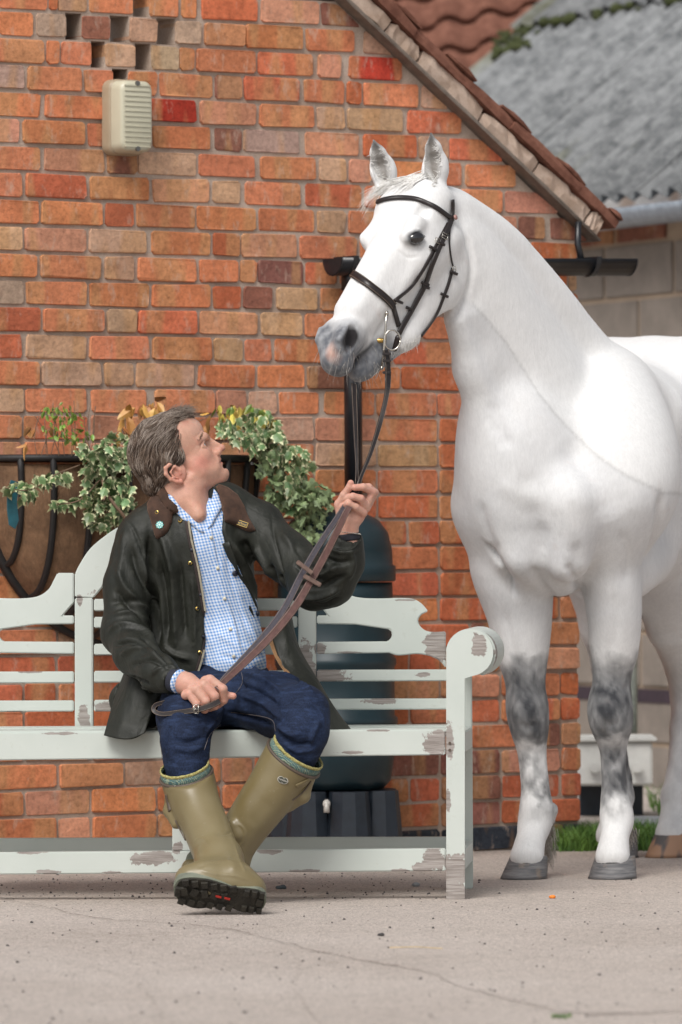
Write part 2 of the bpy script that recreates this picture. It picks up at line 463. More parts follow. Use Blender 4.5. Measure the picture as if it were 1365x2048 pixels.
BC = {'o': (.58, .215, .10), 'r': (.52, .15, .07), 'R': (.42, .05, .028), 'd': (.27, .115, .08), 't': (.52, .32, .195),
      'g': (.42, .29, .205), 'p': (.55, .26, .155), 'b': (.035, .04, .05)}
def bcol(c):
    b = BC[c]; f = random.uniform(.80, 1.14); return (b[0]*f, b[1]*f*random.uniform(.93, 1.04), b[2]*f*random.uniform(.92, 1.12), 1)
# courses read from the photograph (pixel columns at half scale of the photo zoom): (start, end, colour), H = hole
T = {0: [(0,194,'o'),(200,230,'t'),(234,352,'t'),(360,536,'o'),(540,598,'H'),(602,715,'o'),(730,790,'o'),(810,1035,'r'),(1048,1280,'p'),(1290,1400,'d')],
 1: [(0,137,'o'),(150,268,'g'),(270,328,'H'),(332,445,'d'),(448,518,'H'),(522,632,'t'),(635,702,'H'),(704,808,'g'),(820,980,'o'),(985,1215,'o'),(1228,1420,'o'),(1460,1530,'t')],
 2: [(-60,180,'o'),(190,240,'o'),(250,370,'o'),(372,423,'H'),(426,545,'t'),(548,604,'H'),(608,720,'g'),(725,780,'o'),(790,1025,'o'),(1035,1255,'r'),(1275,1365,'p'),(1400,1610,'R')],
 3: [(-140,100,'g'),(115,330,'o'),(342,455,'o'),(457,513,'H'),(516,632,'o'),(642,855,'o'),(865,970,'d'),(980,1200,'r'),(1220,1380,'o'),(1392,1445,'r'),(1456,1675,'o'),(1690,1760,'t')],
 4: [(-90,165,'o'),(185,425,'o'),(437,590,'o'),(604,785,'R'),(805,1025,'p'),(1042,1258,'o'),(1272,1382,'t'),(1394,1612,'t'),(1634,1846,'r')],
 5: [(-160,82,'p'),(95,340,'o'),(355,460,'o'),(470,600,'o'),(615,845,'o'),(863,970,'d'),(978,1200,'g'),(1225,1440,'p'),(1456,1670,'r'),(1680,1796,'t'),(1802,1990,'r')],
 6: [(-90,165,'o'),(180,420,'p'),(432,548,'d'),(555,788,'t'),(800,1022,'o'),(1045,1265,'o'),(1280,1385,'t'),(1400,1485,'p'),(1500,1720,'o'),(1735,1850,'o'),(1866,2066,'o')],
 7: [(-150,90,'o'),(105,345,'r'),(362,600,'o'),(615,842,'p'),(855,965,'t'),(985,1205,'o'),(1225,1450,'r'),(1465,1690,'o'),(1700,1830,'p'),(1846,2010,'o'),(2026,2196,'p')],
 8: [(-100,160,'o'),(170,412,'o'),(425,540,'r'),(548,785,'o'),(793,1025,'o'),(1038,1262,'o'),(1275,1385,'t'),(1400,1620,'o'),(1636,1850,'r'),(1866,1980,'o'),(1996,2066,'p'),(2080,2180,'d'),(2206,2310,'d')],
 9: [(-150,92,'t'),(105,348,'p'),(360,590,'t'),(612,845,'o'),(855,963,'r'),(970,1192,'p'),(1205,1430,'o'),(1445,1660,'o'),(1675,1890,'r'),(1906,2110,'o'),(2126,2310,'r')],
 10: [(-90,150,'o'),(165,405,'o'),(422,540,'t'),(555,788,'o'),(802,955,'o'),(965,1030,'o'),(1035,1215,'d'),(1228,1350,'r'),(1364,1580,'o'),(1596,1810,'o'),(1826,2040,'d'),(2056,2270,'r')],
 11: [(-140,98,'g'),(110,350,'o'),(362,598,'o'),(612,845,'o'),(857,970,'r'),(978,1090,'d'),(1112,1270,'t'),(1285,1500,'o')],
 12: [(-60,168,'r'),(178,418,'o'),(432,548,'t'),(555,790,'r'),(805,1032,'p'),(1048,1210,'t'),(1225,1440,'o')],
 13: [(-140,92,'r'),(108,350,'t'),(362,598,'o'),(615,850,'o'),(860,972,'t'),(983,1090,'o'),(1105,1320,'o')],
 14: [(-70,160,'o'),(170,408,'t'),(422,535,'t'),(548,782,'t'),(797,1020,'o'),(1035,1222,'o'),(1232,1440,'d'),(1452,1600,'o')],
 15: [(-140,100,'t'),(108,350,'o'),(370,590,'o'),(625,860,'o'),(870,985,'p'),(1000,1110,'t'),(1122,1280,'o'),(1303,1500,'o')]}
rows = {}
SL, JW = .229, .011
nrow = int(round((Z1+CH-0.0)/CH))+2
for k in range(-6, nrow+1):
    zt = Z1+CH*(2-k) if False else Z1+CH*(1-k)+CH   # top of course k
    zt = Z1 + CH*(2-k)
    zb = zt-CH
    if zb < -CH*.9: break
    vv = 72+54*(k-.5)
    L = []
    if k in T:
        for a, b, c in T[k]:
            L.append([us(a/2, vv), us(b/2, vv), c])
        # extend to the left and right with regular bond
        x = L[0][0]-JW; 
        while x > S0: L.insert(0, [x-SL, x, random.choice('oooprt')]); x -= SL+JW
        x = L[-1][1]+JW
    else:
        L = []; x = S0-(SL+JW)*((k % 2)*.5)
        while x < us(560):
            q = random.random()
            if q < .22: L.append([x, x+.109, random.choice('oprtdr')]); x += .109+JW
            else: L.append([x, x+SL, random.choice('ooooprrt')]); x += SL+JW
        x += 0
    while x < S1+.02:
        hd = random.random() < (.18 if k < 12 else .12)
        c = random.choice('oooorpt' if k < 18 else 'oorrrdp')
        Lb = .109 if hd else SL
        L.append([x, x+Lb, c]); x += Lb+JW
    # trim at the corner
    out = []
    for a, b, c in L:
        if a > S1-.03: continue
        if b > S1-.035: b = S1+random.uniform(-.003, .003)
        out.append([a, b, c])
    rows[k] = (zb, zt, out)
kmax = max(rows)
bricks = []
for k, (zb, zt, L) in rows.items():
    for a, b, c in L:
        if c == 'H': continue
        zb_, zt_ = zb+.0055, zt-.0055
        if k == kmax or zb < .03: c = 'b'
        if k == kmax: zb_ = max(zb_, -.03)
        zm = (zb_+zt_)/2
        # cut by the verge
        (sa, za), (sb2, zb2) = wst(683, 12), wst(1153, 457)
        slim = sa+(zm-za)*(sb2-sa)/(zb2-za) if True else 1e9
        sk = 0
        if zm > zb2-.04:
            if a > slim-.035: continue
            if b > slim-.035: b = min(b, slim-.002) if b > slim else b; sk = 1 if b > slim-.01 else 0
        if k >= kmax-1: pass
        bricks.append((a, b, zb_, zt_, c, k, sk))
VS = (sb2-sa)/(zb2-za) if 'sb2' in globals() else 0
def brick_mesh(l, h, dep=.10, sk=0):
    j = lambda s_: random.uniform(-s_, s_)
    x, z = l/2, h/2; c = min(.007, l*.2)
    o = [(-x+c, -z), (x-c, -z), (x, -z+c), (x, z-c), (x-c, z), (-x+c, z), (-x, z-c), (-x, -z+c)]
    o = [(px_+j(.0026), pz_+j(.0024)) for px_, pz_ in o]
    if sk: o = [(px_+(VS*pz_ if px_ > 0 else 0), pz_) for px_, pz_ in o]
    V = [(p[0]*.982, j(.0014), p[1]*.945) for p in o]+[(p[0], .0045, p[1]) for p in o]+[(p[0], dep, p[1]) for p in o]
    F = [tuple(range(8))]
    for r_ in (0, 8):
        for i in range(8): q = (i+1) % 8; F.append((r_+i, r_+8+i, r_+8+q, r_+q))
    me = bpy.data.meshes.new('brick'); me.from_pydata(V, [], [f[::-1] if False else f for f in F]); me.update()
    return me
def vis(a, b, z):
    u, v = proj(np.array([WP((a+b)/2, z)])); u, v = float(u[0]), float(v[0])
    if u < -25 or u > 1390 or v < -20 or v > 1725: return 0
    if 930 < u < 1150 and 830 < v < 1180: return .2
    if 230 < u < 560 and 1000 < v < 1480: return .2
    if 220 < u < 640 and 930 < v < 1200: return .3
    if 560 < u < 780 and 1240 < v < 1640: return .4
    return 1+abs(b-a)
bricks.sort(key=lambda q: -vis(q[0], q[1], (q[2]+q[3])/2))
rest = MB()
for i, (a, b, z0, z1, c, k, sk) in enumerate(bricks):
    p = random.uniform(-.005, .003)+(.002 if k > 20 else 0)*random.uniform(-1, 1)
    me = brick_mesh(b-a, z1-z0, .10, sk)
    if i < 300:
        me.materials.append(M_BRICK)
        o = bpy.data.objects.new('brick', me); COL.objects.link(o); o.parent = wall
        o.location = ((a+b)/2, p, (z0+z1)/2); o.rotation_euler = (0, random.uniform(-.006, .006), 0)
        o.color = bcol(c)
    else:
        rest.add([(v.co.x+(a+b)/2, v.co.y+p, v.co.z+(z0+z1)/2) for v in me.vertices], [tuple(q.vertices) for q in me.polygons])
        bpy.data.meshes.remove(me)
if rest.V:
    o = rest.obj('brick_field', wall, M_BRICK, world=False); o.color = (.46, .145, .065, 1); props(o, kind='stuff')
# mortar: slab behind the faces with the ventilation openings left out
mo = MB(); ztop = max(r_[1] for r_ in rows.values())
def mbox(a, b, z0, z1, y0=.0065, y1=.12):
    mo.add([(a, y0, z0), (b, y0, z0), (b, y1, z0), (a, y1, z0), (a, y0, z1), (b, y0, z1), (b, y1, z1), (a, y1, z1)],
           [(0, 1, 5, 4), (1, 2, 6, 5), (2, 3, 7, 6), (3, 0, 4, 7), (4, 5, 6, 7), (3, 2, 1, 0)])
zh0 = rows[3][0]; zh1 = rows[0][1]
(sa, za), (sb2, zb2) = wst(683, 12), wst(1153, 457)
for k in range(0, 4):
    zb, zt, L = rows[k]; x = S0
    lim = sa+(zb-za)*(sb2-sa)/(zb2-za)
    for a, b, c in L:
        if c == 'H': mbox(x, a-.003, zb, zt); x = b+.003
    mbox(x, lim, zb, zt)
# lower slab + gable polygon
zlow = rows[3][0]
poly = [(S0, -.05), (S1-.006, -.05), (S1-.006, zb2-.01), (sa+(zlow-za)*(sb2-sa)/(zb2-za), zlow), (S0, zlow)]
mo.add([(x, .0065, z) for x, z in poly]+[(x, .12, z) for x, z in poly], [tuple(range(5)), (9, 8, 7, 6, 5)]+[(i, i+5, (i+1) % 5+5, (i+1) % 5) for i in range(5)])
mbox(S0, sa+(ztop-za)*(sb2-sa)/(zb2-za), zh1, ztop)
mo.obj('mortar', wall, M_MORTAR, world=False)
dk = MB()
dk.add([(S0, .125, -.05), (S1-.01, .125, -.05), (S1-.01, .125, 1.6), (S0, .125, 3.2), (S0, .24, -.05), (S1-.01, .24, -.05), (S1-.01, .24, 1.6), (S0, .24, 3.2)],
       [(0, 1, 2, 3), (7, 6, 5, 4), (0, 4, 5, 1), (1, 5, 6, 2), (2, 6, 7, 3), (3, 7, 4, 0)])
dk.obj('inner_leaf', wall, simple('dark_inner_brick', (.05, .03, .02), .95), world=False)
# verge: bedded mortar chunks on a slate undercloak, tiles over
vd = Vector((sb2-sa, 0, zb2-za)); vl = vd.length; vd.normalize(); vn = Vector((-vd.z, 0, vd.x))
def vq(t, n_, off): return Vector((sa, 0, za))+vd*t+vn*n_+Vector((0, -off, 0))
def vbox(name, t0, t1, n0, n1, y0, y1, mat, jit=.004, seg=6, label=None):
    V = []; F = []
    for i in range(seg+1):
        t = t0+(t1-t0)*i/seg; e = 0 if 0 < i < seg else .006
        for n_, y in ((n0+e*.3, y0-e), (n0+e*.3, y1), (n1-e, y1), (n1-e, y0-e), ((n0+n1)/2, y0+.003-e)):
            V.append(vq(t+random.uniform(-jit, jit)*.5, n_+random.uniform(-jit, jit)*.6, y+random.uniform(-jit, jit)))
    m = 5
    for i in range(seg):
        for a_, b_ in ((0, 1), (1, 2), (2, 3), (3, 4), (4, 0)): F.append((i*m+a_, i*m+b_, (i+1)*m+b_, (i+1)*m+a_))
    F.append((4, 3, 2, 1, 0)); F.append(tuple(seg*m+q for q in range(m)))
    o = pm(name, V, F, wall, mat, world=False); 
    if label: o['label'] = label
    return o
T0 = -.9
vbox('undercloak', T0, vl+.075, .0, .012, .055, -.12, M_IRON if False else simple('undercloak_slate', (.17, .14, .115), .8), .0015, 14)
tt = T0
for i, L_ in enumerate((.35, .35, .36, .155, .30, .27, .26, .2)):
    tm = tt+L_
    if tt > vl+.05: break
    tm = min(tm, vl+.06)
    vbox('verge_bedding', tt+.004, tm-.004, .013, .068+random.uniform(-.006, .006), .045+random.uniform(-.008, .006), -.1, M_VERGE, .006, 8)
    tt = tm
tt = T0
i = 0
while tt < vl+.03:
    o = vbox('roof_tile', tt, min(tt+.335, vl+.095), .070, .086+.018, .062+random.uniform(-.008, .008), -.35, M_TILE, .003, 3)
    # lift the tail over the next tile
    vbox('roof_tile', tt+.20, min(tt+.345, vl+.10), .105, .118, .066, -.35, M_TILE, .003, 3)
    tt += .27; i += 1

# ------------------------------------------------------------------ rainwater goods
def halfround(mb, a, b, r, th=.004, seg=10):
    a = Vector(a); b = Vector(b); t = (b-a).normalized(); up = Vector((0, 0, 1)); s_ = t.cross(up).normalized(); V = []; F = []
    for P in (a, b):
        for j in range(seg+1):
            w_ = pi*j/seg
            V.append(P+s_*cos(w_)*r-up*sin(w_)*r)
        for j in range(seg+1):
            w_ = pi*j/seg; V.append(P+s_*cos(w_)*(r-th)-up*sin(w_)*(r-th))
    n = seg+1
    for j in range(seg):
        F.append((j, j+1, 2*n+j+1, 2*n+j)); F.append((n+j+1, n+j, 3*n+j, 3*n+j+1))
        F.append((j, n+j, n+j+1, j+1)); F.append((2*n+j+1, 3*n+j+1, 3*n+j, 2*n+j))
    F.append((0, 2*n, 3*n, n)); F.append((seg, n+seg, 3*n+seg, 2*n+seg)); mb.add(V, F)
s_a, z_a = wst(672, 516, .10); s_b, z_b = wst(1262, 518, .10)
gt = empty('gutter', WP(s_a, z_a-.05, .08), 'black half round gutter running along the brick wall behind the horse neck', 'gutter')
m = MB(); halfround(m, WP(s_a, z_a, .08), WP(s_b, z_b, .08), .056); m.obj('trough', gt, M_BLACK, True)
for f_ in (.0, 1.0):
    m = MB(); c = WP(s_a+(s_b-s_a)*f_, z_a+(z_b-z_a)*f_-.001, .08); V = [c+WD*0.001*(1 if f_ else -1)]; 
    ring = [c+WN*cos(pi*j/10)*.056-Vector((0, 0, 1))*sin(pi*j/10)*.056 for j in range(11)]
    m.add(ring+[p+WD*.004 for p in ring], [tuple(range(11)), tuple(range(21, 10, -1))]+[(j, j+11, (j+1) % 11+11, (j+1) % 11) for j in range(11)]); m.obj('end_cap', gt, M_BLACK)
for uu in (1185, 900, 700):
    s_, _ = wst(uu, 516, .1); f_ = (s_-s_a)/(s_b-s_a); zz = z_a+(z_b-z_a)*f_
    m = MB(); halfround(m, WP(s_-.009, zz+.001, .08), WP(s_+.009, zz+.001, .08), .060, .006)
    m.box(WP(s_, zz+.003, .08), (.018, .12, .006), Matrix.Rotation(TH, 3, 'Z')); m.obj('bracket', gt, M_BLACK)
dp = empty('downpipe', WP(us(714), 1.0, .06), 'black downpipe dropping from the gutter into the water butt', 'downpipe')
s_p = wst(714, 850, .1)[0]
m = MB(); m.tube([WP(s_p, z_a-.05, .08), WP(s_p, wst(714, 1022)[1], .08)], .029, 16); m.obj('pipe', dp, M_BLACK, True)
m = MB(); m.tube([WP(s_p, z_a-.10, .08), WP(s_p, z_a-.03, .08)], .036, 16); m.obj('collar', dp, M_BLACK, True)
s_c, z_c = wst(1161, 455, .07); s_d, z_d = wst(1161, 520, .07)
m = MB(); m.tube([WP(s_c, z_c+.02, .06), WP(s_c, (z_c+z_d)/2, .055), WP(s_d, z_d-.01, .08)], .011, 10)
o = m.obj('drain_pipe', None, M_BLACK, True); props(o, 'short thin black pipe dropping from the verge end into the black gutter', 'pipe')
# ------------------------------------------------------------------ bulkhead lamp
lp = empty('wall_lamp', WP(*wst(257, 232), .0), 'cream ribbed rectangular bulkhead lamp screwed to the brick wall', 'lamp')
def rrbox(cx, cz, w_, h_, y0, y1, r, taper=0.0, n=5):
    V = []; F = []; rings = []
    for y, k_ in ((y0, 0), (y1-.012, 0), (y1-.004, .4), (y1, 1)):
        ring = []
        ww = w_/2-k_*.009-taper*(y-y0); hh = h_/2-k_*.009-taper*(y-y0); rr = r
        for qx, qz, a0 in ((1, 1, 0), (-1, 1, 90), (-1, -1, 180), (1, -1, 270)):
            for i in range(n+1):
                w2 = R(a0+90*i/n); ring.append(WP(cx+qx*(ww-rr)+cos(w2)*rr, cz+qz*(hh-rr)+sin(w2)*rr, y))
        rings.append(ring)
    m_ = len(rings[0])
    for r_ in rings: V += r_
    for i in range(len(rings)-1):
        for j in range(m_): q = (j+1) % m_; F.append((i*m_+j, i*m_+q, (i+1)*m_+q, (i+1)*m_+j))
    F.append(tuple((len(rings)-1)*m_+j for j in range(m_)))
    return V, F
cs, cz = wst(262, 233, .08)
s_l, z_t = wst(228, 160, .0); s_r, z_bm = wst(300, 308, .0)
lw = (us(303)-us(225))*.93; lh = (wst(262, 157, .07)[1]-wst(262, 309, .07)[1])
sc0 = wst(240, 232)[0]
m = MB().add(*rrbox(sc0, cz, lw, lh, .002, .05, .03)); m.obj('housing', lp, M_LAMPB, True)
m = MB().add(*rrbox(sc0, cz, lw-.008, lh-.01, .051, .105, .028, .08)); df = m.obj('diffuser', lp, M_LAMPC, True)
m = MB()
for i in range(13):
    zz = cz-lh*.40+lh*.80*i/12; m.box(WP(sc0, zz, .1055), (lw*.70, .004, .0035), Matrix.Rotation(TH, 3, 'Z'))
m.obj('rib', df, simple('rib_shadow', (.22, .21, .15), .6)) if False else m.obj('rib', df, M_LAMPC)
for q in (-1, 1):
    m = MB(); P = WP(sc0, cz+q*lh*.43, .103); m.tube([P, P+WN*.006], .008, 12); m.obj('screw', lp, simple('screw_steel', (.18, .18, .17), .4, .8))
# ------------------------------------------------------------------ water butt
bx = W(672, 1400, 17.95); BXC = Vector((bx.x, 17.95, 0)); bs = FPX/17.95
def bz(v): return 1.02-(v-1076)/bs
wb = empty('water_butt', BXC, 'tall dark green plastic water butt on a black stand behind the bench', 'water butt')
def lathe(prof, c, seg=40, mod=None):
    V = []; F = []
    for r_, z in prof:
        for j in range(seg):
            a_ = 2*pi*j/seg; rr = r_*(1 if mod is None else mod(a_, z)); V.append((c[0]+rr*cos(a_), c[1]+rr*sin(a_), z))
    for i in range(len(prof)-1):
        for j in range(seg): F.append((i*seg+j, i*seg+(j+1) % seg, (i+1)*seg+(j+1) % seg, (i+1)*seg+j))
    F.append(tuple(range(seg))[::-1]); F.append(tuple((len(prof)-1)*seg+j for j in range(seg)))
    return V, F
rb = 118/bs
prof = [(rb*.80, bz(1577)), (rb*.93, bz(1560)), (rb*1.0, bz(1500)), (rb*1.02, bz(1450))]
for v in (1445, 1352, 1325):
    pass
prof += [(rb*1.05, bz(1447)), (rb*1.05, bz(1436)), (rb*1.0, bz(1430)), (rb*1.0, bz(1335)), (rb*1.03, bz(1328)), (rb*1.03, bz(1318)), (rb*.99, bz(1312)), (rb*.98, bz(1215)), (rb*1.0, bz(1205)), (rb*.98, bz(1195)), (rb*.97, bz(1165))]
m = MB().add(*lathe(prof, BXC)); m.obj('barrel', wb, M_BUTT, True)
m = MB().add(*lathe([(rb*1.01, bz(1163)), (rb*1.03, bz(1160)), (rb*1.03, bz(1133)), (rb*.98, bz(1129)), (rb*.97, bz(1100)), (rb*.90, bz(1065)), (rb*.74, bz(1040)), (rb*.5, bz(1026)), (rb*.2, bz(1020)), (.01, bz(1019))], BXC)); m.obj('lid', wb, M_BUTT, True)
m = MB()
for i in range(7):
    a_ = 2*pi*i/7+.5; c = BXC+Vector((cos(a_), sin(a_), 0))*rb*.78; 
    V = []; F = []
    for z_, s_ in ((0.0, 1.25), (bz(1578)-.002, .95)):
        for j in range(10):
            t_ = 2*pi*j/10; V.append((c.x+cos(t_)*.065*s_, c.y+sin(t_)*.065*s_, z_))
    for j in range(10): F.append((j, (j+1) % 10, 10+(j+1) % 10, 10+j))
    F.append(tuple(range(10))[::-1]); F.append(tuple(range(10, 20)))
    MB().add(V, F).obj('stand_leg', wb, M_DARK)
m.add(*lathe([(rb*.55, .0), (rb*.5, bz(1578)-.004)], BXC, 20)); m.obj('stand_core', wb, M_DARK)
m = MB(); m.tube([BXC+Vector((-.03, -rb*.9, bz(1600))), BXC+Vector((-.03, -rb*1.25, bz(1602)))], .012, 10); m.tube([BXC+Vector((-.03, -rb*1.2, bz(1600))), BXC+Vector((-.03, -rb*1.22, bz(1618)))], .010, 10)
m.obj('tap', wb, simple('pale_tap', (.45, .43, .40), .4), True)

# ------------------------------------------------------------------ background yard building: block wall, corrugated roof, gutter, pantiles
TB = R(66.0); BD = Vector((cos(TB), -sin(TB), 0)); BN = Vector((-sin(TB), -cos(TB), 0))    # BD runs right and towards the camera
BO = W(1230, 599, 23.3); ZB0 = BO.z; BO = Vector((BO.x, BO.y, 0))
BL = .62; BH = .2265
bb = empty('block_building', BO, 'grey concrete block farm building with mossy corrugated roof behind the horse', 'building')
def BP(s, z, off=0.0): return BO+BD*s+BN*off+Vector((0, 0, z))
jm = MB()
V = [BP(-4, -.05, -.01), BP(4.5, -.05, -.01), BP(4.5, ZB0+BH*1.55, -.01), BP(-4, ZB0+BH*1.55, -.01)]
jm.add(*extr(V, -BN*.2)); jm.obj('mortar', bb, M_BLOCKJ)
r0 = -int(ZB0/BH)-1
for r_ in range(r0, 1):
    z0 = ZB0+r_*BH
    for c_ in range(-6, 7):
        s_ = c_*BL+(.5*BL if r_ % 2 else 0)-.10
        if max(z0+BH, 0) <= 0.02: continue
        zb_ = max(z0+.008, -.02); a_ = BP(s_+.009, zb_, 0)
        uu, v2 = proj(np.array([a_])); 
        if uu[0] < 1040 or uu[0] > 1700: continue
        V = [BP(s_+.012, zb_), BP(s_+BL-.012, zb_), BP(s_+BL-.012, z0+BH-.012), BP(s_+.012, z0+BH-.012)]
        me = MB().add(*extr(V, -BN*.1)); me.obj('concrete_block', bb, M_BLOCK, bevel=.004)
# brick course above
z0 = ZB0+BH
for c_ in range(-9, 12):
    s_ = c_*.47
    if c_ in (1,): continue
    V = [BP(s_+.01, z0+.004), BP(s_+.45, z0+.004), BP(s_+.45, z0+.115), BP(s_+.01, z0+.115)]
    o = MB().add(*extr(V, -BN*.1)).obj('brick', bb, M_BRICK, bevel=.004); o.color = (.22, .09, .06, 1)
# gutter
e0 = W(1196, 442, 24.4); 
def EP(s, z, off): return BP(s, z, off)
zg = 1.02+(1076-452)/FPX*23.6
m = MB(); halfround(m, BP(-5, zg+.02, .16), BP(4.5, zg+.02, .16), .075); m.obj('gutter', bb, M_GUTTER, True)
# corrugated roof sheets rising away from the eave
UPV = (-BN*cos(R(38))+Vector((0, 0, sin(R(38))))).normalized(); NRM = (BN*sin(R(38))+Vector((0, 0, cos(R(38))))).normalized()
M_ROOF = None
def roof_mat():
    a = NT('asbestos_cement'); n1 = a.noise(7, 8, .72); n2 = a.noise(26, 5, .8); n3 = a.noise(1.3, 4, .6)
    c = a.mix(a.ramp(n1, [(.38, 0), (.60, 1)]), (.10, .106, .11), (.235, .243, .248))
    c = a.mix(a.math('MULTIPLY', a.ramp(n2, [(.5, 0), (.62, 1)]), .4), c, (.36, .37, .37))
    c = a.mix(a.math('MULTIPLY', a.ramp(n2, [(.30, 1), (.42, 0)]), .7), c, (.085, .085, .09))
    c = a.mix(a.math('MULTIPLY', a.ramp(n3, [(.62, 0), (.70, 1)]), .45), c, (.17, .17, .08))
    return a.done(c, .95, a.bump(n2, .4, .008))
M_ROOF = roof_mat(); M_MOSS = simple('moss', (.07, .085, .022), .95, var=.5, scale=40, bump=1.0, bd=.02)
def RP(s, t, h=0): return BP(s, zg+.075, .13)+UPV*t+NRM*h
def roof_t(u, v):
    o = BP(0, zg+.075, .13); d = ray(u, v); t = (o-CAMP).dot(NRM)/d.dot(NRM); p = CAMP+d*t; return (p-o).dot(BD), (p-o).dot(UPV)
rs_l, rt_l = roof_t(1010, 62); _, rt_r = roof_t(1350, 18); re_s, re_t = roof_t(945, 165)
TO = (rt_l+rt_r)/2
sheets = [(0.0, TO+.09, .0), (TO, TO+2.6, .035)]
for k_, (t0, t1, lift) in enumerate(sheets):
    sL = -1.02 if False else None
    for q in range(0, 9):
        s0_ = -3.3+q*.94
        V = []; F = []; n_ = 48
        for t_ in (t0, t1):
            for i in range(n_+1):
                s_ = s0_+.97*i/n_; V.append(RP(s_, t_, .022*sin(2*pi*s_/.146)+lift+.004*(q % 2)))
        for i in range(n_): F.append((i, i+1, n_+1+i+1, n_+1+i))
        V += [Vector(p)-NRM*.008 for p in V]; N2 = 2*(n_+1)
        F += [tuple(N2+x for x in f[::-1]) for f in F[:n_]]
        for i in range(n_): F.append((i+1, i, N2+i, N2+i+1))
        pm('roof_sheet', V, F, bb, M_ROOF, True)
m = MB()
for i in range(70):
    s_ = random.uniform(-3.2, 4.0); P = RP(s_, TO+random.uniform(-.05, .02), .03); rr = random.uniform(.02, .07)
    m.tube([P-BD*rr*1.2, P-BD*rr*.4, P+BD*rr*.5, P+BD*rr*1.3], [rr*.1, rr*.45, rr*.4, rr*.1], 7)
for i in range(60):
    f_ = random.random(); s_, t_ = roof_t(1000+70*f_+random.uniform(-14, 14), 95-25*f_+random.uniform(-22, 26)); P = RP(s_, t_, .02); rr = random.uniform(.015, .04)
    m.tube([P-BD*rr*1.2, P-BD*rr*.4, P+BD*rr*.5, P+BD*rr*1.3], [rr*.1, rr*.45, rr*.4, rr*.1], 7)
o = m.obj('moss', bb, M_MOSS, True); props(o, kind='stuff')
# moss down the left verge of the roof
# white box + vent pipe on the block wall
s_x, z_x = 0, 0
def bst(u, v, off=0.0):
    d = ray(u, v); o = BO+BN*off; t = (o-CAMP).dot(BN)/d.dot(BN); p = CAMP+d*t; return (p-o).dot(BD), p.z
P0 = W(1150, 1484, 20.6); P1 = W(1306, 1571, 20.6)
tx = MB()
cx = (P0.x+P1.x)/2; cz_ = (P0.z+P1.z)/2; hw = (P1.x-P0.x)/2; hh = (P0.z-P1.z)/2
wbx = empty('white_box', (cx, 20.75, P1.z), 'pale plastic trough box standing on a dark base beside the block wall', 'box')
MB().box((cx, 20.75, cz_), (2*hw, .3, 2*hh)).obj('body', wbx, M_WHITEBOX, bevel=.008)
MB().box((cx, 20.75, cz_+hh+.008), (2*hw+.03, .33, .016)).obj('lid', wbx, M_WHITEBOX, bevel=.004)
for du in (1190, 1275):
    p = W(du, 1535, 20.59); MB().tube([p, p+Vector((0, -.02, 0))], .018, 14).obj('cap', wbx, M_WHITEBOX)
MB().box((cx, 20.85, P1.z/2), (2*hw*.82, .12, P1.z-.004)).obj('base', wbx, M_DARK)
pa = W(1268, 1210, 20.9)
m = MB(); m.tube([(pa.x, 20.98, 1.25), (pa.x, 20.98, cz_+hh+.017)], .016, 10)
o = m.obj('grey_pipe', None, simple('grey_green_pipe', (.30, .33, .30), .5), True); props(o, 'grey green upright pipe rising from the pale plastic box', 'pipe')
# dark strip on block wall
s_a2, z_a2 = bst(1160, 1362); s_b2, z_b2 = bst(1340, 1385)
MB().add(*extr([BP(-2.5, z_a2-.02, .004), BP(2.5, z_a2-.02, .004), BP(2.5, z_a2-.075, .004), BP(-2.5, z_a2-.075, .004)], -BN*.01)).obj('damp_course', bb, simple('dark_strip', (.035, .02, .03), .7))
# red pantiled roof farther back
PB = W(930, 90, 27.0)
pr = empty('red_roofed_barn', (PB.x, 27.5, 0), 'barn with a worn red pantiled roof beyond the brick gable', 'building')
pd = Vector((cos(R(-17)), sin(R(-17))*-0.0, 0)).normalized()
def PR(s, t, h=0): # s along the eave, t up the slope
    e = W(700, 250, 27.5); ax = Vector((.955, -.05, .0)); up_ = Vector((.0, .80, .60)); nn = Vector((0, -.60, .80))
    return Vector((e.x-.5, 27.5, e.z))+Vector((1, 0, .17))*s+up_*t+nn*h
for r_ in range(6):
    for c_ in range(0, 16):
        s0_ = c_*.205-.1; t0_ = r_*.27+.0
        V = []; F = []; n_ = 8
        for t_, hh_ in ((t0_, .045), (t0_+.33, .0)):
            for i in range(n_+1):
                x = s0_+.215*i/n_; V.append(PR(x, t_, hh_+.026*sin(2*pi*i/n_)+.03))
        V += [Vector(p)-Vector((0, -.6, .8))*.016 for p in V]; N2 = 2*(n_+1)
        for i in range(n_): F.append((i, i+1, n_+2+i, n_+1+i)); F.append((N2+i+1, N2+i, N2+n_+1+i, N2+n_+2+i)); F.append((i+1, i, N2+i, N2+i+1))
        o = pm('pantile', V, F, pr, M_TILE, True)
        me_ = o.data
m = MB()
for i in range(11):
    a_ = PR(-.3+i*.32, 1.66, .06+random.uniform(-.012, .012)); b_ = PR(.0+i*.32, 1.66, .06+random.uniform(-.012, .012))
    MB().tube([a_, b_], .085, 12).obj('ridge_tile', pr, M_TILE, True)
wl = [PR(-.2, 0), PR(3.4, 0), Vector((PR(3.4, 0).x, 27.5, 0)), Vector((PR(-.2, 0).x, 27.5, 0))]
MB().add(*extr([Vector((p.x, 27.52, max(p.z-.02, 0))) for p in wl], (0, .2, 0))).obj('wall', pr, M_BRICK)
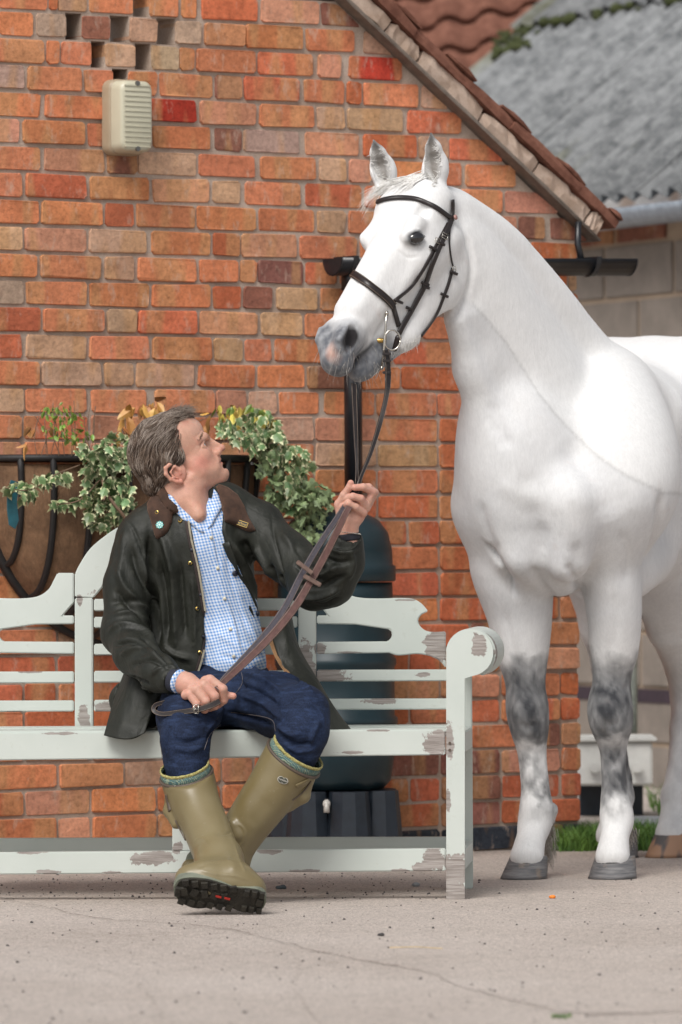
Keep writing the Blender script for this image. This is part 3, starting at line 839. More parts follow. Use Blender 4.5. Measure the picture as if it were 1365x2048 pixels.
# ------------------------------------------------------------------ garden bench (curved back, scroll arms)
def YF(X): return 16.03+(.32-X)*.035          # front face of the bench
BDX = Vector((.999, -.035, 0)).normalized(); BDY = Vector((.035, .999, 0)).normalized()
def bpt(u, v, dep=0.0):
    """point of the photo on the bench plane 'dep' metres behind the front face"""
    o = Vector((.32, 16.03, 0))+BDY*dep; d = ray(u, v); t = (o-CAMP).dot(BDY)/d.dot(BDY); return CAMP+d*t
bench = empty('garden_bench', bpt(391, 1800, .25)*1.0, 'pale sage painted wooden garden bench with curved back, scroll arms and flaking paint', 'bench')
bench.location.z = 0
def cl(u, v, dep, r, sx=1, sz=1):
    p = bpt(u, v, dep); return (p.x, p.y, p.z, r, sx, sz)
MP0 = paint_mat('sage_paint')
MP1 = paint_mat('sage_paint_back', [cl(875, 1290, .45, .035, 1.0, 1.6), cl(650, 1351, .45, .03, 2.2, .8), cl(612, 1330, .45, .035, .8, 2.0), cl(640, 1300, .45, .02), cl(170, 1440, .45, .03, .6, 1.6), cl(210, 1415, .45, .03, 1.2, .8), cl(760, 1402, .45, .02, 2.5, .5), cl(640, 1215, .45, .012), cl(700, 1305, .45, .009, 4.0, .4), cl(812, 1200, .45, .008, 3.5, .4), cl(60, 1344, .45, .009, 4.0, .4), cl(160, 1200, .45, .012, .8, 1.8), cl(30, 1425, .45, .010, 3.0, .5), cl(845, 1350, .45, .014, 1.6, .6)], 1.0)
MP2 = paint_mat('sage_paint_front', [cl(872, 1488, 0, .04, .9, 1.1), cl(310, 1716, 0, .03, 2.2, .7), cl(868, 1722, 0, .04, 1.0, 1.0), cl(850, 1735, 0, .03, 1.2, .6), cl(60, 1704, 0, .012, 4.0, .6), cl(95, 1744, 0, .012, 3.0, .6), cl(540, 1703, 0, .012, 3.5, .7), cl(610, 1742, 0, .010, 4.5, .5), cl(355, 1696, 0, .02), cl(700, 1505, 0, .010, 3.5, .5), cl(120, 1467, 0, .010, 5.0, .4), cl(760, 1461, 0, .008, 4.0, .4), cl(800, 1742, 0, .010, 3.0, .6), cl(230, 1745, 0, .008, 4.0, .5)], 2.0)
MP3 = paint_mat('sage_paint_arm', [cl(958, 1290, 0, .028, .8, 1.2), cl(899, 1480, 0, .02, .7, 3.0), cl(896, 1600, 0, .012, .7, 3.0), cl(908, 1742, 0, .05, 1.2, 1.0), cl(908, 1790, 0, .05, 1.2, 1.0), cl(990, 1300, .1, .04, 1.0, 1.4)], 3.0)
def bboard(name, poly, dep, th, mat, bevel=.003, taper=None):
    P = [bpt(u, v, dep) for u, v in poly]
    return MB().add(*extr(P, BDY*th)).obj(name, bench, mat, bevel=bevel)
DB = .45
mir = lambda poly: [(782-u, v) for u, v in poly][::-1]
def arc(cx, cy, rx, ry, a0, a1, n=14):
    return [(cx+rx*cos(R(a0+(a1-a0)*i/n)), cy-ry*sin(R(a0+(a1-a0)*i/n))) for i in range(n+1)]
def sm(pts, n=60): return [tuple(p) for p in spline(pts, n)]
# crest board: central arch between the stiles
outer = sm([(630, 1144), (622, 1128), (602, 1098), (572, 1072), (541, 1052), (480, 1022), (391, 1008)], 26)
crest_r = [(667, 1146)]+outer
crest = crest_r+[(782-u, v) for u, v in crest_r[::-1]][1:]
inner_l = [(150, 1196), (187, 1196), (205, 1174)]+sm([(205, 1174), (228, 1128), (290, 1096), (391, 1080)], 16)[1:]
inner = inner_l+[(782-u, v) for u, v in inner_l[::-1]][1:]
P0 = crest+[(115, 1146), (150, 1146)][:1]+inner
# right to left along the top, then back along the bottom
def dedupe(P):
    o = []
    for p in P:
        if not o or abs(p[0]-o[-1][0])+abs(p[1]-o[-1][1]) > .5: o.append(p)
    return o
bboard('crest_board', dedupe([(632, 1146)]+crest_r[1:]+[(782-u, v) for u, v in crest_r[::-1]][1:-1]+[(150, 1146), (150, 1194)]+inner_l[1:]+[(782-u, v) for u, v in inner_l[::-1]][1:-1]+[(632, 1194)]), DB, .034, MP1)
side_top = [(634, 1146), (667, 1146)]+sm([(667, 1146), (674, 1160), (684, 1178), (702, 1191), (725, 1196), (760, 1197), (800, 1196), (826, 1198), (843, 1207), (857, 1223)], 40)[1:]
side_r = side_top+[(850, 1226)]+sm([(844, 1229), (838, 1236), (837, 1246), (846, 1258), (862, 1264), (892, 1263)], 18)+sm([(892, 1336), (884, 1326), (872, 1317), (855, 1311), (833, 1308), (797, 1311), (779, 1306)], 20)+[(634, 1308), (634, 1284), (776, 1283), (783, 1275), (785, 1267), (780, 1259), (711, 1249), (634, 1248), (634, 1231), (656, 1231), (640, 1212), (634, 1206)]
bboard('side_panel', dedupe(side_r), DB, .032, MP1)
bboard('side_panel', dedupe(mir(side_r)), DB, .032, MP1)
for a, b in ((597, 632), (150, 186)): bboard('back_stile', [(a, 1196), (b, 1196), (b, 1470), (a, 1470)], DB-.004, .042, MP1)
for a, b in ((188, 595),):
    for v0, v1 in ((1175+22, 1197+22-22+2), ): pass
for v0, v1 in ((1198, 1222), (1234, 1256), (1288, 1310), (1342, 1365), (1400, 1423)):
    bboard('back_rail', [(188, v0), (595, v0-1), (595, v1-1), (188, v1)], DB, .03, MP1)
for v0, v1 in ((1340, 1363), (1398, 1420), (1452, 1468)):
    bboard('back_rail', [(634, v0), (905, v0-1), (905, v1-1), (634, v1)], DB, .03, MP1)
    bboard('back_rail', [(148, v0+3), (-123, v0+4), (-123, v1+4), (148, v1+3)][::-1], DB, .03, MP1)
bboard('back_rail', [(188, 1455), (595, 1454), (595, 1468), (188, 1469)], DB, .03, MP1)
# seat slats
zs = bpt(391, 1461, 0).z
nsl = 6
for i in range(nsl):
    d0 = .004+i*.074; a = bpt(-110, 1462, 0); b = bpt(905, 1462, 0)
    a = Vector((a.x, a.y, zs-.004*(i == 0)))+BDY*d0; b = Vector((b.x, b.y, zs))+BDY*d0; b.z = a.z = zs-.0-(.004 if i in (2, 3) else 0)
    if i == 0: a += BDY*.003; b += BDY*.003
    MB().add(*extr([a, b, b+BDY*.062, a+BDY*.062], (0, 0, -.02))).obj('seat_slat', bench, MP0 if i else MP2, bevel=.003)
bboard('front_rail', [(-105, 1466), (891, 1459), (891, 1510), (-105, 1522)], 0.0, .03, MP2)
bboard('lower_rail', [(-105, 1706), (892, 1697), (892, 1742), (-105, 1750)], 0.006, .034, MP2)
bboard('rear_lower_rail', [(-105, 1677), (905, 1674), (905, 1703), (-105, 1706)], DB, .034, MP0)
bboard('centre_leg', [(345, 1526), (386, 1526), (386, 1702), (345, 1702)], .010, .045, MP2)
bboard('rear_leg', [(889, 1258), (931, 1258), (936, 1773), (898, 1773)], DB-.0, .05, MP3) if False else None
def leg(u0, u1, v0, dep, th, mat):
    a = bpt(u0, 1600, dep); b = bpt(u1, 1600, dep); t = bpt(u0, v0, dep).z
    P = [Vector((a.x, a.y, 0)), Vector((b.x, b.y, 0)), Vector((b.x, b.y, t)), Vector((a.x, a.y, t))]
    return MB().add(*extr(P, BDY*th)).obj('leg', bench, mat, bevel=.003)
# right and left arms: front post, scroll, roll going back
def armset(sgn):
    f = (lambda u: u) if sgn > 0 else (lambda u: 782-18-u)
    post = [(893, 1800), (893, 1300)]+[(940-47*cos(R(a)), 1305-47*sin(R(a))) for a in range(5, 91, 8)]+[(940+47*sin(R(a)), 1305-47*cos(R(a))) for a in range(8, 171, 9)]+[(930, 1357), (930, 1800)]
    P = [bpt(f(u), v, 0) for u, v in post]
    for p in P:
        if p.z < .04: p.z = 0
    if sgn < 0: P = P[::-1]
    MB().add(*extr(P, BDY*.055)).obj('front_leg', bench, MP3, bevel=.003)
    roll = [(893, 1322), (893, 1300)]+[(942-50*cos(R(a)), 1307-50*sin(R(a))) for a in range(5, 91, 8)]+[(942+50*sin(R(a)), 1307-50*cos(R(a))) for a in range(8, 160, 9)]
    P = [bpt(f(u), v, 0.057) for u, v in roll]
    if sgn < 0: P = P[::-1]
    off = Vector((.022*sgn, 0, 0))+BDY*.40
    MB().add(*extr(P, off)).obj('arm_roll', bench, MP3, bevel=.004)
    a = bpt(f(896), 1600, 0); b = bpt(f(930), 1600, 0); sh = Vector((.016*sgn, 0, 0))
    t = bpt(0, 1300, DB).z
    Q = [Vector((a.x, a.y, 0))+BDY*(DB+.034)+sh, Vector((b.x, b.y, 0))+BDY*(DB+.034)+sh]
    Q += [Q[1]+Vector((0, 0, t)), Q[0]+Vector((0, 0, t))]
    MB().add(*extr(Q, BDY*.05)).obj('rear_leg', bench, MP3, bevel=.003)
    for z0 in (bpt(900, 1742, 0).z, bpt(900, 1508, 0).z):
        Q = [a+BDY*.057, b+BDY*.057, b+BDY*.057, a+BDY*.057]
        for q, zz in zip(Q, (0, 0, .06, .06)): q.z = z0+zz
        MB().add(*extr(Q, BDY*(DB-.026)+sh)).obj('side_rail', bench, MP3, bevel=.003)
armset(1); armset(-1)
m = MB()
for v in (1486, 1500): 
    p = bpt(900, v, 0); m.tube([p-BDY*.003, p+BDY*.004], .004, 8)
m.obj('screw', bench, simple('rusty_screw', (.10, .07, .05), .6))
M = None

# ------------------------------------------------------------------ tarmac cracks and grit
ck = MB(); random.seed(3)
def crack(pts, w0, w1):
    P = spline([tuple(G(u, v)) for u, v in pts], 90); 
    for i in range(1, len(P)-1): P[i] += np.array([random.uniform(-1, 1)*.008, random.uniform(-1, 1)*.03, 0])
    V = []; F = []
    for i, p in enumerate(P):
        w_ = w0+(w1-w0)*i/len(P); w_ *= random.uniform(.5, 1.5); V += [(p[0], p[1]-w_*2.2, .0035), (p[0], p[1]+w_*2.2, .0035)]
    for i in range(len(P)-1): F.append((2*i, 2*i+2, 2*i+3, 2*i+1))
    ck.add(V, F)
crack([(10, 1800), (110, 1820), (190, 1838), (330, 1848), (470, 1863), (540, 1880), (620, 1900), (720, 1922), (850, 1944), (910, 1970), (980, 1990), (1080, 2015), (1180, 2030), (1365, 2024)], .0014, .0034)
crack([(560, 1884), (600, 1930), (590, 1980), (640, 2050)], .0005, .001); crack([(0, 1905), (120, 1925), (260, 1960), (330, 2040)], .0006, .001)
o = ck.obj('ground_crack', None, simple('crack_dirt', (.10, .075, .055), .95)); props(o, 'thin dark crack wandering across the tarmac', kind='structure')
gr = MB()
M_GRIT = simple('grit', (.05, .045, .045), .9)
for i in range(620):
    u, v = random.uniform(-80, 1440), 1760+random.random()**1.2*300
    if random.random() < .35: v = random.uniform(1745, 1800); u = random.uniform(-50, 900)
    p = G(u, v); r_ = random.choice((.0012, .0016, .0022, .0032))*random.uniform(.7, 1.5)
    V = [(p.x+cos(a)*r_*random.uniform(.7, 1.3), p.y+sin(a)*r_*random.uniform(.8, 1.6), 0) for a in (0, 1.3, 2.5, 3.8, 5.1)]
    V += [(x*.5+p.x*.5, y*.5+p.y*.5, r_*random.uniform(.7, 1.2)) for x, y, z in V]
    gr.add(V, [(i_, (i_+1) % 5, 5+(i_+1) % 5, 5+i_) for i_ in range(5)]+[(5, 6, 7, 8, 9)])
o = gr.obj('grit', None, M_GRIT); props(o, 'dark grit and specks scattered over the tarmac', 'grit', kind='stuff')
def pebble(name, u, v, r_, mat, label, cat, sq=.7):
    p = G(u, v); mo_ = Model(); random.seed(int(u))
    mo_.ell((0, 0, r_*sq*.8), (r_*1.2, r_*.9, r_*sq)); mo_.ball((r_*.5, 0, r_*sq*.8), r_*.6, r_*.3)
    V, Q = mo_.mesh(r_/4); V = V+np.array([p.x, p.y, 0])+np.random.normal(0, r_*.03, V.shape)
    V[:, 2] = np.maximum(V[:, 2], .0)
    me = npmesh(name, V, Q); o = link(name, me, None, mat, smooth=True); props(o, label, cat, None); return o
pebble('carrot_scrap', 1105, 1797, .008, simple('orange_scrap', (.75, .20, .02), .6), 'tiny orange scrap lying on the tarmac before the horse', 'scrap')
pebble('stone', 762, 1872, .008, M_GRIT, 'small dark stone on the open tarmac below the bench end', 'stone', .5)
pebble('stone', 832, 1773, .010, M_GREYTILE, 'grey pebble under the right end of the bench', 'stone')
pebble('stone', 562, 1778, .014, simple('slate_chip', (.09, .11, .12), .8), 'blue grey slate chip beside the tread of the boot', 'stone', .4)
m = MB(); a = G(780, 1895, .003); b = G(885, 1897, .004); m.tube([a, (a+b)/2+Vector((0, 0, .003)), b], .0014, 5)
o = m.obj('straw', None, simple('straw', (.55, .42, .24), .8)); props(o, 'single pale straw lying on the tarmac', 'straw')
# grass at the corner of the wall
def grass(name, n, fn, label, h=(.04, .11)):
    V = []; F = []
    for i in range(n):
        x, y = fn(); hh = random.uniform(*h); a_ = random.uniform(0, 6.28); w_ = random.uniform(.0015, .003); l = random.uniform(.2, .8)*hh; b_ = random.uniform(0, 6.28)
        k0 = len(V); z0 = 0
        for t, ww in ((0, 1), (.5, .8), (1, .1)):
            cx_, cy_ = x+cos(b_)*l*t*t, y+sin(b_)*l*t*t
            V += [(cx_-cos(a_)*w_*ww, cy_-sin(a_)*w_*ww, z0+hh*t*(1-.2*t)), (cx_+cos(a_)*w_*ww, cy_+sin(a_)*w_*ww, z0+hh*t*(1-.2*t))]
        F += [(k0, k0+1, k0+3, k0+2), (k0+2, k0+3, k0+5, k0+4)]
    a = NT(name); nz = a.noise(12, 3); 
    mt = a.done(a.mix(a.ramp(nz, [(.35, 0), (.65, 1)]), (.05, .13, .018), (.14, .26, .045)), .6)
    o = pm(name, V, F, None, mt); props(o, label, 'grass', kind='stuff'); return o
def gfn():
    s_ = random.uniform(-.1, .62)**1; y = random.uniform(-.35, .5); p = G(1105, 1704)
    return p.x+random.uniform(-.02, .36)+y*.1, p.y+y*y*(1 if y > 0 else .15)+random.uniform(0, .5)
grass('grass', 3600, gfn, 'bright green grass tufts at the foot of the brick wall corner')
def gfn2():
    return random.uniform(1.15, 2.6), random.uniform(20.4, 21.6)
grass('grass', 2500, gfn2, 'grass growing below the pale box by the block wall', (.05, .14))
def gfn3():
    p = G(random.uniform(1105, 1145), 2035+random.uniform(-3, 3)); return p.x, p.y
grass('grass', 60, gfn3, 'tiny green sprigs in the tarmac crack in the foreground', (.004, .01))
p = G(1300, 1668)
MB().box((p.x+.18, p.y+.2, .02), (.55, .5, .04)).obj('x', None, M_GREYTILE, bevel=.006)
o = bpy.data.objects['x']; o.name = 'stone_slab'; props(o, 'blue grey flat slab lying on the ground behind the grass', 'slab')

# ------------------------------------------------------------------ hayrack planter with liner
random.seed(11)
hs0 = us(232, 1000); zr = wst(100, 915, .25)[1]; aR = (us(500)-us(-30))/2*1.03; dz_ = zr-wst(230, 1285)[1]; PRO = .30
hk = empty('wall_planter', WP(hs0, zr-dz_, .0), 'black iron hayrack planter with brown coir liner fixed to the brick wall', 'planter')
def rim(a_): return WP(hs0-cos(a_)*aR, zr, sin(a_)*PRO)
m = MB(); m.tube([rim(pi*i/40) for i in range(41)], .011, 8); m.obj('rim', hk, M_IRON, True)
m = MB(); m.tube([WP(hs0-aR, zr, .012), WP(hs0+aR, zr, .012)], .010, 8); m.obj('back_bar', hk, M_IRON, True)
def backarc(a_): return WP(hs0-cos(a_)*aR, zr-sin(a_)*dz_, .014)
MB().tube([backarc(pi*i/40) for i in range(41)], .019, 8).obj('frame', hk, M_IRON, True)
nb = 12
for i in range(1, nb):
    a_ = pi*i/nb; P = rim(a_); Q = backarc(a_*.92+.04*pi); pts = []
    for t in np.linspace(0, 1, 14):
        w_ = t*pi/2; fo = (P-Q); out = Vector(WN)*(P-Q).dot(WN); dn = (Q-P)-(-out) ; 
        pts.append(Q+ (P-Q).dot(WN)*WN*cos(w_)**.9 + ((P-Q)-(P-Q).dot(WN)*WN)*(1-sin(w_)))
    MB().tube(pts, .0105, 8).obj('bar', hk, M_IRON, True)
# liner
V = []; F = []; na, ntt = 40, 16
for i in range(na+1):
    a_ = pi*i/na
    for j in range(ntt+1):
        w_ = pi/2*j/ntt; P = rim(a_); Q = backarc(a_); k_ = .93
        q = Q+(P-Q).dot(WN)*WN*(cos(w_)**.9)*k_+((P-Q)-(P-Q).dot(WN)*WN)*(1-sin(w_))*.98; V.append(q+Vector((0, 0, -.012 if j == 0 else 0)))
for i in range(na):
    for j in range(ntt): F.append((i*(ntt+1)+j, (i+1)*(ntt+1)+j, (i+1)*(ntt+1)+j+1, i*(ntt+1)+j+1))
V = [np.array(v)+np.array(WN)*vnoise(np.array([v]), 25, 5)[0]*.012 for v in V]
a = NT('coir'); n1 = a.noise(5, 5, .7); n2 = a.noise(1, 5, .8, a.map((90, 90, 25)))
cc = a.mix(a.ramp(n1, [(.35, 0), (.62, 1)]), (.10, .055, .03), (.27, .155, .085)); cc = a.mix(.6, cc, a.ramp(n2, [(.3, .5), (.7, 1.3)]), 'MULTIPLY')
M_COIR = a.done(cc, .95, a.bump(n2, .9, .01))
pm('coir_liner', V, F, hk, M_COIR, True)
V = [rim(pi*i/30)+Vector((0, 0, -.02)) for i in range(31)]
pm('soil', V, [tuple(range(31))], hk, simple('soil', (.03, .02, .014), 1.0, bump=1, bd=.02))
# dark scrap of torn plastic and blue thing at the left of the liner
p = WP(*wst(22, 1000, .26), .26)
m = MB(); V = []; 
for u, v in ((14, 985), (22, 960), (38, 965), (33, 1005), (37, 1040), (30, 1058), (18, 1050), (14, 1020)): V.append(WP(*wst(u, v, .285), .285))
o = m.add(*extr(V, WN*.004)).obj('plastic_scrap', None, simple('teal_plastic', (.02, .11, .14), .4)); props(o, 'torn teal plastic scrap poking out of the planter liner', 'scrap')

# ------------------------------------------------------------------ ivy and other plants
def leaf_mesh(name, shape, fold=.25, mat=None):
    P = [(x, y) for x, y in shape]; V = [(x, y, -abs(x)*fold-.15*y*y) for x, y in P]+[(0, .25, .02)]
    n = len(P); me = bpy.data.meshes.new(name); me.from_pydata(V, [], [(i, (i+1) % n, n) for i in range(n)]); me.update(); me.materials.append(mat); return me
IVY = [(0, -.1), (.22, -.18), (.48, -.02), (.34, .22), (.52, .48), (.22, .52), (0, 1.0), (-.22, .52), (-.52, .48), (-.34, .22), (-.48, -.02), (-.22, -.18)]
def leafmat(name, c_in, c_mid, c_edge, e0=.30, e1=.42):
    a = NT(name); g = a.n('SeparateXYZ', {0: a.obj()}); x = a.math('ABSOLUTE', g.outputs[0]); y = g.outputs[1]
    r_ = a.math('SQRT', a.math('ADD', a.math('MULTIPLY', x, x), a.math('MULTIPLY', a.math('SUBTRACT', y, .28), a.math('MULTIPLY', a.math('SUBTRACT', y, .28), .55))))
    oi = a.n('ObjectInfo'); nz = a.noise(3.0, 3, .6, a.n('VectorMath', {0: a.obj(), 1: oi.outputs['Location']}, operation='ADD').outputs[0])
    r2 = a.math('ADD', r_, a.math('MULTIPLY', a.math('SUBTRACT', nz, .5), .45))
    c = a.ramp(r2, [(0, c_in), (e0*.55, c_mid), (e0, c_mid), (e1, c_edge)])
    vv = a.n('HueSaturation', {'Color': c, 'Value': a.math('ADD', .7, a.math('MULTIPLY', oi.outputs['Random'], .6)), 'Hue': a.math('ADD', .48, a.math('MULTIPLY', oi.outputs['Random'], .04))}).outputs[0]
    return a.done(vv, .45, None, Subsurface_Weight=0.0)
L1 = leafmat('ivy_leaf', (.06, .13, .045), (.11, .18, .065), (.60, .60, .36))
L2 = leafmat('ivy_leaf_pale', (.10, .20, .08), (.19, .29, .13), (.62, .60, .34))
L3 = leafmat('yellow_leaf', (.45, .36, .06), (.55, .42, .08), (.62, .50, .15))
L4 = leafmat('autumn_leaf', (.42, .20, .05), (.50, .25, .07), (.55, .33, .12))
L5 = leafmat('sprig_leaf', (.10, .19, .03), (.16, .26, .04), (.30, .34, .06))
L6 = leafmat('brown_leaf', (.16, .06, .025), (.20, .08, .03), (.26, .12, .05))
ivm = [leaf_mesh('ivy_leaf', IVY, .25, L1), leaf_mesh('ivy_leaf', [(x*.9, y*1.05) for x, y in IVY], .4, L2), leaf_mesh('ivy_leaf', IVY, .1, L1)]
OVAL = [(0, 0), (.2, .2), (.27, .5), (.15, .85), (0, 1.05), (-.15, .85), (-.27, .5), (-.2, .2)]
yel = leaf_mesh('yellow_leaf', OVAL, .3, L3); aut = leaf_mesh('autumn_leaf', OVAL, .5, L4); spl = leaf_mesh('sprig_leaf', OVAL, .3, L5); brn = leaf_mesh('brown_leaf', OVAL, .6, L6)
cnt = {}
def put_leaf(root, me, P, size, face=None, spread=.7):
    k_ = root.name
    cnt[k_] = cnt.get(k_, 0)+1
    f_ = Vector(face if face is not None else (0, -1, .35)); f_ = (f_+Vector([random.gauss(0, spread) for _ in range(3)])).normalized()
    down = Vector((random.gauss(0, .5), random.gauss(0, .3), -1)); y = (down-f_*down.dot(f_)).normalized(); x = y.cross(f_).normalized()
    Mx = Matrix((x, y, f_)).transposed().to_4x4()
    size *= random.uniform(.7, 1.25)
    Mx = Matrix.Translation(Vector(P)) @ Mx @ Matrix.Scale(size, 4)
    if cnt[k_] <= 295:
        o = bpy.data.objects.new(me.name.split('.')[0], me); COL.objects.link(o); o.parent = root; o.matrix_local = Matrix.Translation(-root.location) @ Mx
    else:
        root_extra.setdefault(k_, (root, me, MB()))[2].add([Mx @ v.co for v in me.vertices], [tuple(p.vertices) for p in me.polygons])
root_extra = {}
def region_leaves(root, polys, meshes, n, size, off0, off1, spread=.7, z_sag=0):
    """leaves through a volume whose outline is given by blobs (u,v,ru,rv,share)"""
    tot = sum(p[4] for p in polys)
    for u, v, ru, rv, sh in polys:
        for i in range(int(n*sh/tot)):
            a_ = random.uniform(0, 6.28); q = sqrt(random.random()); uu = u+cos(a_)*ru*q; vv = v+sin(a_)*rv*q
            off = off0+(off1-off0)*random.random()
            P = WP(*wst(uu, vv, off), off); put_leaf(root, random.choice(meshes), P, size, WN+Vector((0, 0, .3)), spread)
def vine(root, pts, mat, r_=.0035):
    P = [WP(*wst(u, v, o_), o_) for u, v, o_ in pts]; MB().tube(spline([tuple(p) for p in P], 24), r_, 6).obj('stem', root, mat, True)
M_STEM = simple('woody_stem', (.20, .13, .085), .85)
iv1 = empty('ivy', WP(*wst(210, 930, .28), .28), 'variegated ivy trailing from the left half of the planter behind the man', 'ivy')
region_leaves(iv1, [(190, 905, 38, 22, 3), (235, 895, 40, 28, 4), (215, 945, 50, 35, 5), (195, 985, 28, 28, 2.2), (235, 985, 34, 30, 3), (195, 1025, 34, 26, 2.6), (250, 1020, 26, 28, 1.6), (115, 950, 26, 9, 1.3), (85, 960, 18, 12, 1), (35, 975, 34, 12, 1.6), (55, 985, 20, 12, 1), (120, 1005, 12, 10, .7), (150, 1003, 16, 10, .7), (205, 1050, 14, 14, .6)], ivm, 285, .036, .27, .36, .75)
vine(iv1, [(205, 960, .34), (210, 990, .36), (208, 1000, .37)], M_STEM); vine(iv1, [(212, 985, .34), (230, 1010, .36), (250, 1035, .36), (256, 1055, .35)], M_STEM, .005)
vine(iv1, [(160, 930, .32), (110, 950, .35), (60, 980, .35), (10, 975, .34)], M_STEM, .002); vine(iv1, [(200, 960, .32), (160, 1000, .35), (110, 1010, .35)], M_STEM, .002)
iv2 = empty('ivy', WP(*wst(560, 930, .28), .28), 'dense variegated ivy spilling over the right half of the planter', 'ivy')
region_leaves(iv2, [(470, 860, 38, 26, 3), (520, 850, 40, 30, 5), (545, 885, 45, 32, 5), (580, 930, 42, 38, 6), (600, 985, 42, 38, 6), (635, 1010, 34, 34, 4), (620, 1050, 32, 30, 3.5), (570, 985, 38, 36, 3), (540, 930, 30, 34, 2.5), (655, 990, 16, 14, .8)], ivm+[ivm[1]], 520, .034, .20, .34, .8)
yl = empty('yellow_leaved_shrub', WP(*wst(510, 850, .25), .25), 'small yellow leaves standing above the right hand ivy', 'plant')
region_leaves(yl, [(455, 822, 26, 16, 2), (500, 825, 34, 18, 2), (530, 838, 22, 12, 2.2), (480, 838, 40, 10, 1)], [yel, yel, spl], 60, .034, .2, .3, .7)
for i in range(7): vine(yl, [(480+i*8, 905, .25), (470+i*11, 870, .25), (455+i*13, 835, .25)], M_STEM, .0015)
au = empty('autumn_shrub', WP(*wst(290, 850, .25), .25), 'golden brown autumn leaves above the head of the man', 'plant')
region_leaves(au, [(300, 805, 22, 14, 2), (285, 812, 28, 10, 1.5), (262, 828, 14, 8, .8), (245, 858, 10, 16, .8), (418, 840, 14, 16, 1)], [aut], 26, .055, .22, .3, .6)
for q in ((300, 800), (250, 835), (245, 860), (415, 835), (330, 810)): vine(au, [(275, 900, .25), ((275+q[0])/2-8, 870, .25), (q[0], q[1], .25)], M_STEM, .0015)
sp_ = empty('leafy_sprigs', WP(*wst(130, 870, .25), .25), 'thin green sprigs and dry twigs rising from the left of the planter', 'plant')
region_leaves(sp_, [(130, 815, 34, 22, 2), (145, 845, 28, 26, 3), (120, 860, 40, 22, 1.5), (150, 872, 36, 16, 2.2), (100, 830, 14, 22, 1)], [spl], 120, .020, .2, .3, .8)
region_leaves(sp_, [(60, 860, 12, 12, 1), (50, 890, 8, 14, 1), (98, 855, 8, 10, .6)], [aut, brn], 9, .035, .2, .3, .5)
for i in range(16):
    u0 = 75+i*8; vine(sp_, [(u0+random.uniform(-8, 8), 912, .25), (u0+random.uniform(-10, 10), 870, .25), (u0+random.uniform(-16, 16), 800+random.uniform(0, 50), .25)], M_STEM, .0013)
region_leaves(iv1, [(205, 975, 40, 50, 1)], [brn], 8, .03, .2, .3, .6)
for k_, (root, me, mb) in root_extra.items():
    if mb.V: o = mb.obj('foliage', root, simple('ivy_mass', (.20, .27, .13), .5, var=.6, scale=60)); props(o, kind='stuff')
# ------------------------------------------------------------------ the grey (white) horse
random.seed(21)
H0 = np.array([.679, 17.05, 0.]); hh_ = np.array([-.292, -.956, 0]); ll_ = np.array([.956, -.292, 0])
def B(a, s, z): return H0-hh_*a+ll_*s+np.array([0, 0, z])
def K(u, v, Y): return np.array(W(u, v, Y))
def pr_(r, Y=17.0): return r*Y/FPX
HP = np.array(W(850, 388, 16.66))
ex = np.array([-.436, -.417, -.797]); ex /= np.linalg.norm(ex)
ey = np.array([.69, -.722, 0]); ey /= np.linalg.norm(ey)
ez = np.cross(ex, ey); ez /= np.linalg.norm(ez)
def hp(x, y, z): return HP+ex*x+ey*y+ez*z
def inv_hp(P): q = np.asarray(P)-HP; return q@ex, q@ey, q@ez
Mh = Model()
# trunk
def dens(L, n):
    S = spline([(*p, r) for p, r in L], n); return [(q[:3], q[3]) for q in S]
Mh.ell(B(.62, 0, 1.20), (.72, .30, .355), (hh_, ll_, (0, 0, 1)), .05)
Mh.ell(B(1.12, 0, 1.305), (.44, .32, .355), (hh_, ll_, (0, 0, 1)), .08)
for s_ in (-.15, .15): Mh.ell(B(1.08, s_, 1.33), (.38, .17, .325), (hh_, ll_, (0, 0, 1)), .05)
Mh.ell(B(1.30, .13, 1.18), (.28, .17, .33), (hh_, ll_, (0, 0, 1)), .06); Mh.ell(B(1.30, -.13, 1.18), (.28, .17, .33), (hh_, ll_, (0, 0, 1)), .06)
Mh.cone(B(.30, 0, 1.42), B(.85, 0, 1.36), .165, .17, .08)
Mh.cone(B(.18, 0, 1.40), B(.42, 0, 1.43), .15, .13, .08)      # withers
# shoulders and breast
Mh.cone(K(1015, 905, 17.03), K(1003, 1010, 16.98), pr_(84), pr_(98), .06)
Mh.cone(K(1010, 1010, 16.98), K(1028, 1150, 17.02), pr_(92), pr_(78), .06)
Mh.chain(dens([(K(1195, 770, 17.22), .09), (K(1205, 870, 17.10), .135), (K(1215, 990, 16.96), .168)], 9), .14)
Mh.chain(dens([(K(1010, 790, 16.90), .10), (K(1030, 880, 16.90), .15), (K(1050, 990, 16.93), .17)], 8), .06); Mh.cone(K(1000, 830, 17.0), K(1005, 910, 17.02), .085, .125, .06)
Mh.cone(K(1212, 1000, 16.93), K(1222, 1150, 16.98), pr_(112), pr_(58), .05)
Mh.ell(K(1095, 960, 16.98), (.19, .18, .26), None, .06)
Mh.cone(K(1030, 1000, 16.86), K(1040, 1110, 16.86), pr_(62), pr_(48), .05)
Mh.cone(K(1140, 1000, 16.80), K(1135, 1120, 16.82), pr_(68), pr_(46), .05)
Mh.cone(K(1070, 1120, 16.92), K(1120, 1140, 16.95), pr_(56), pr_(54), .04)
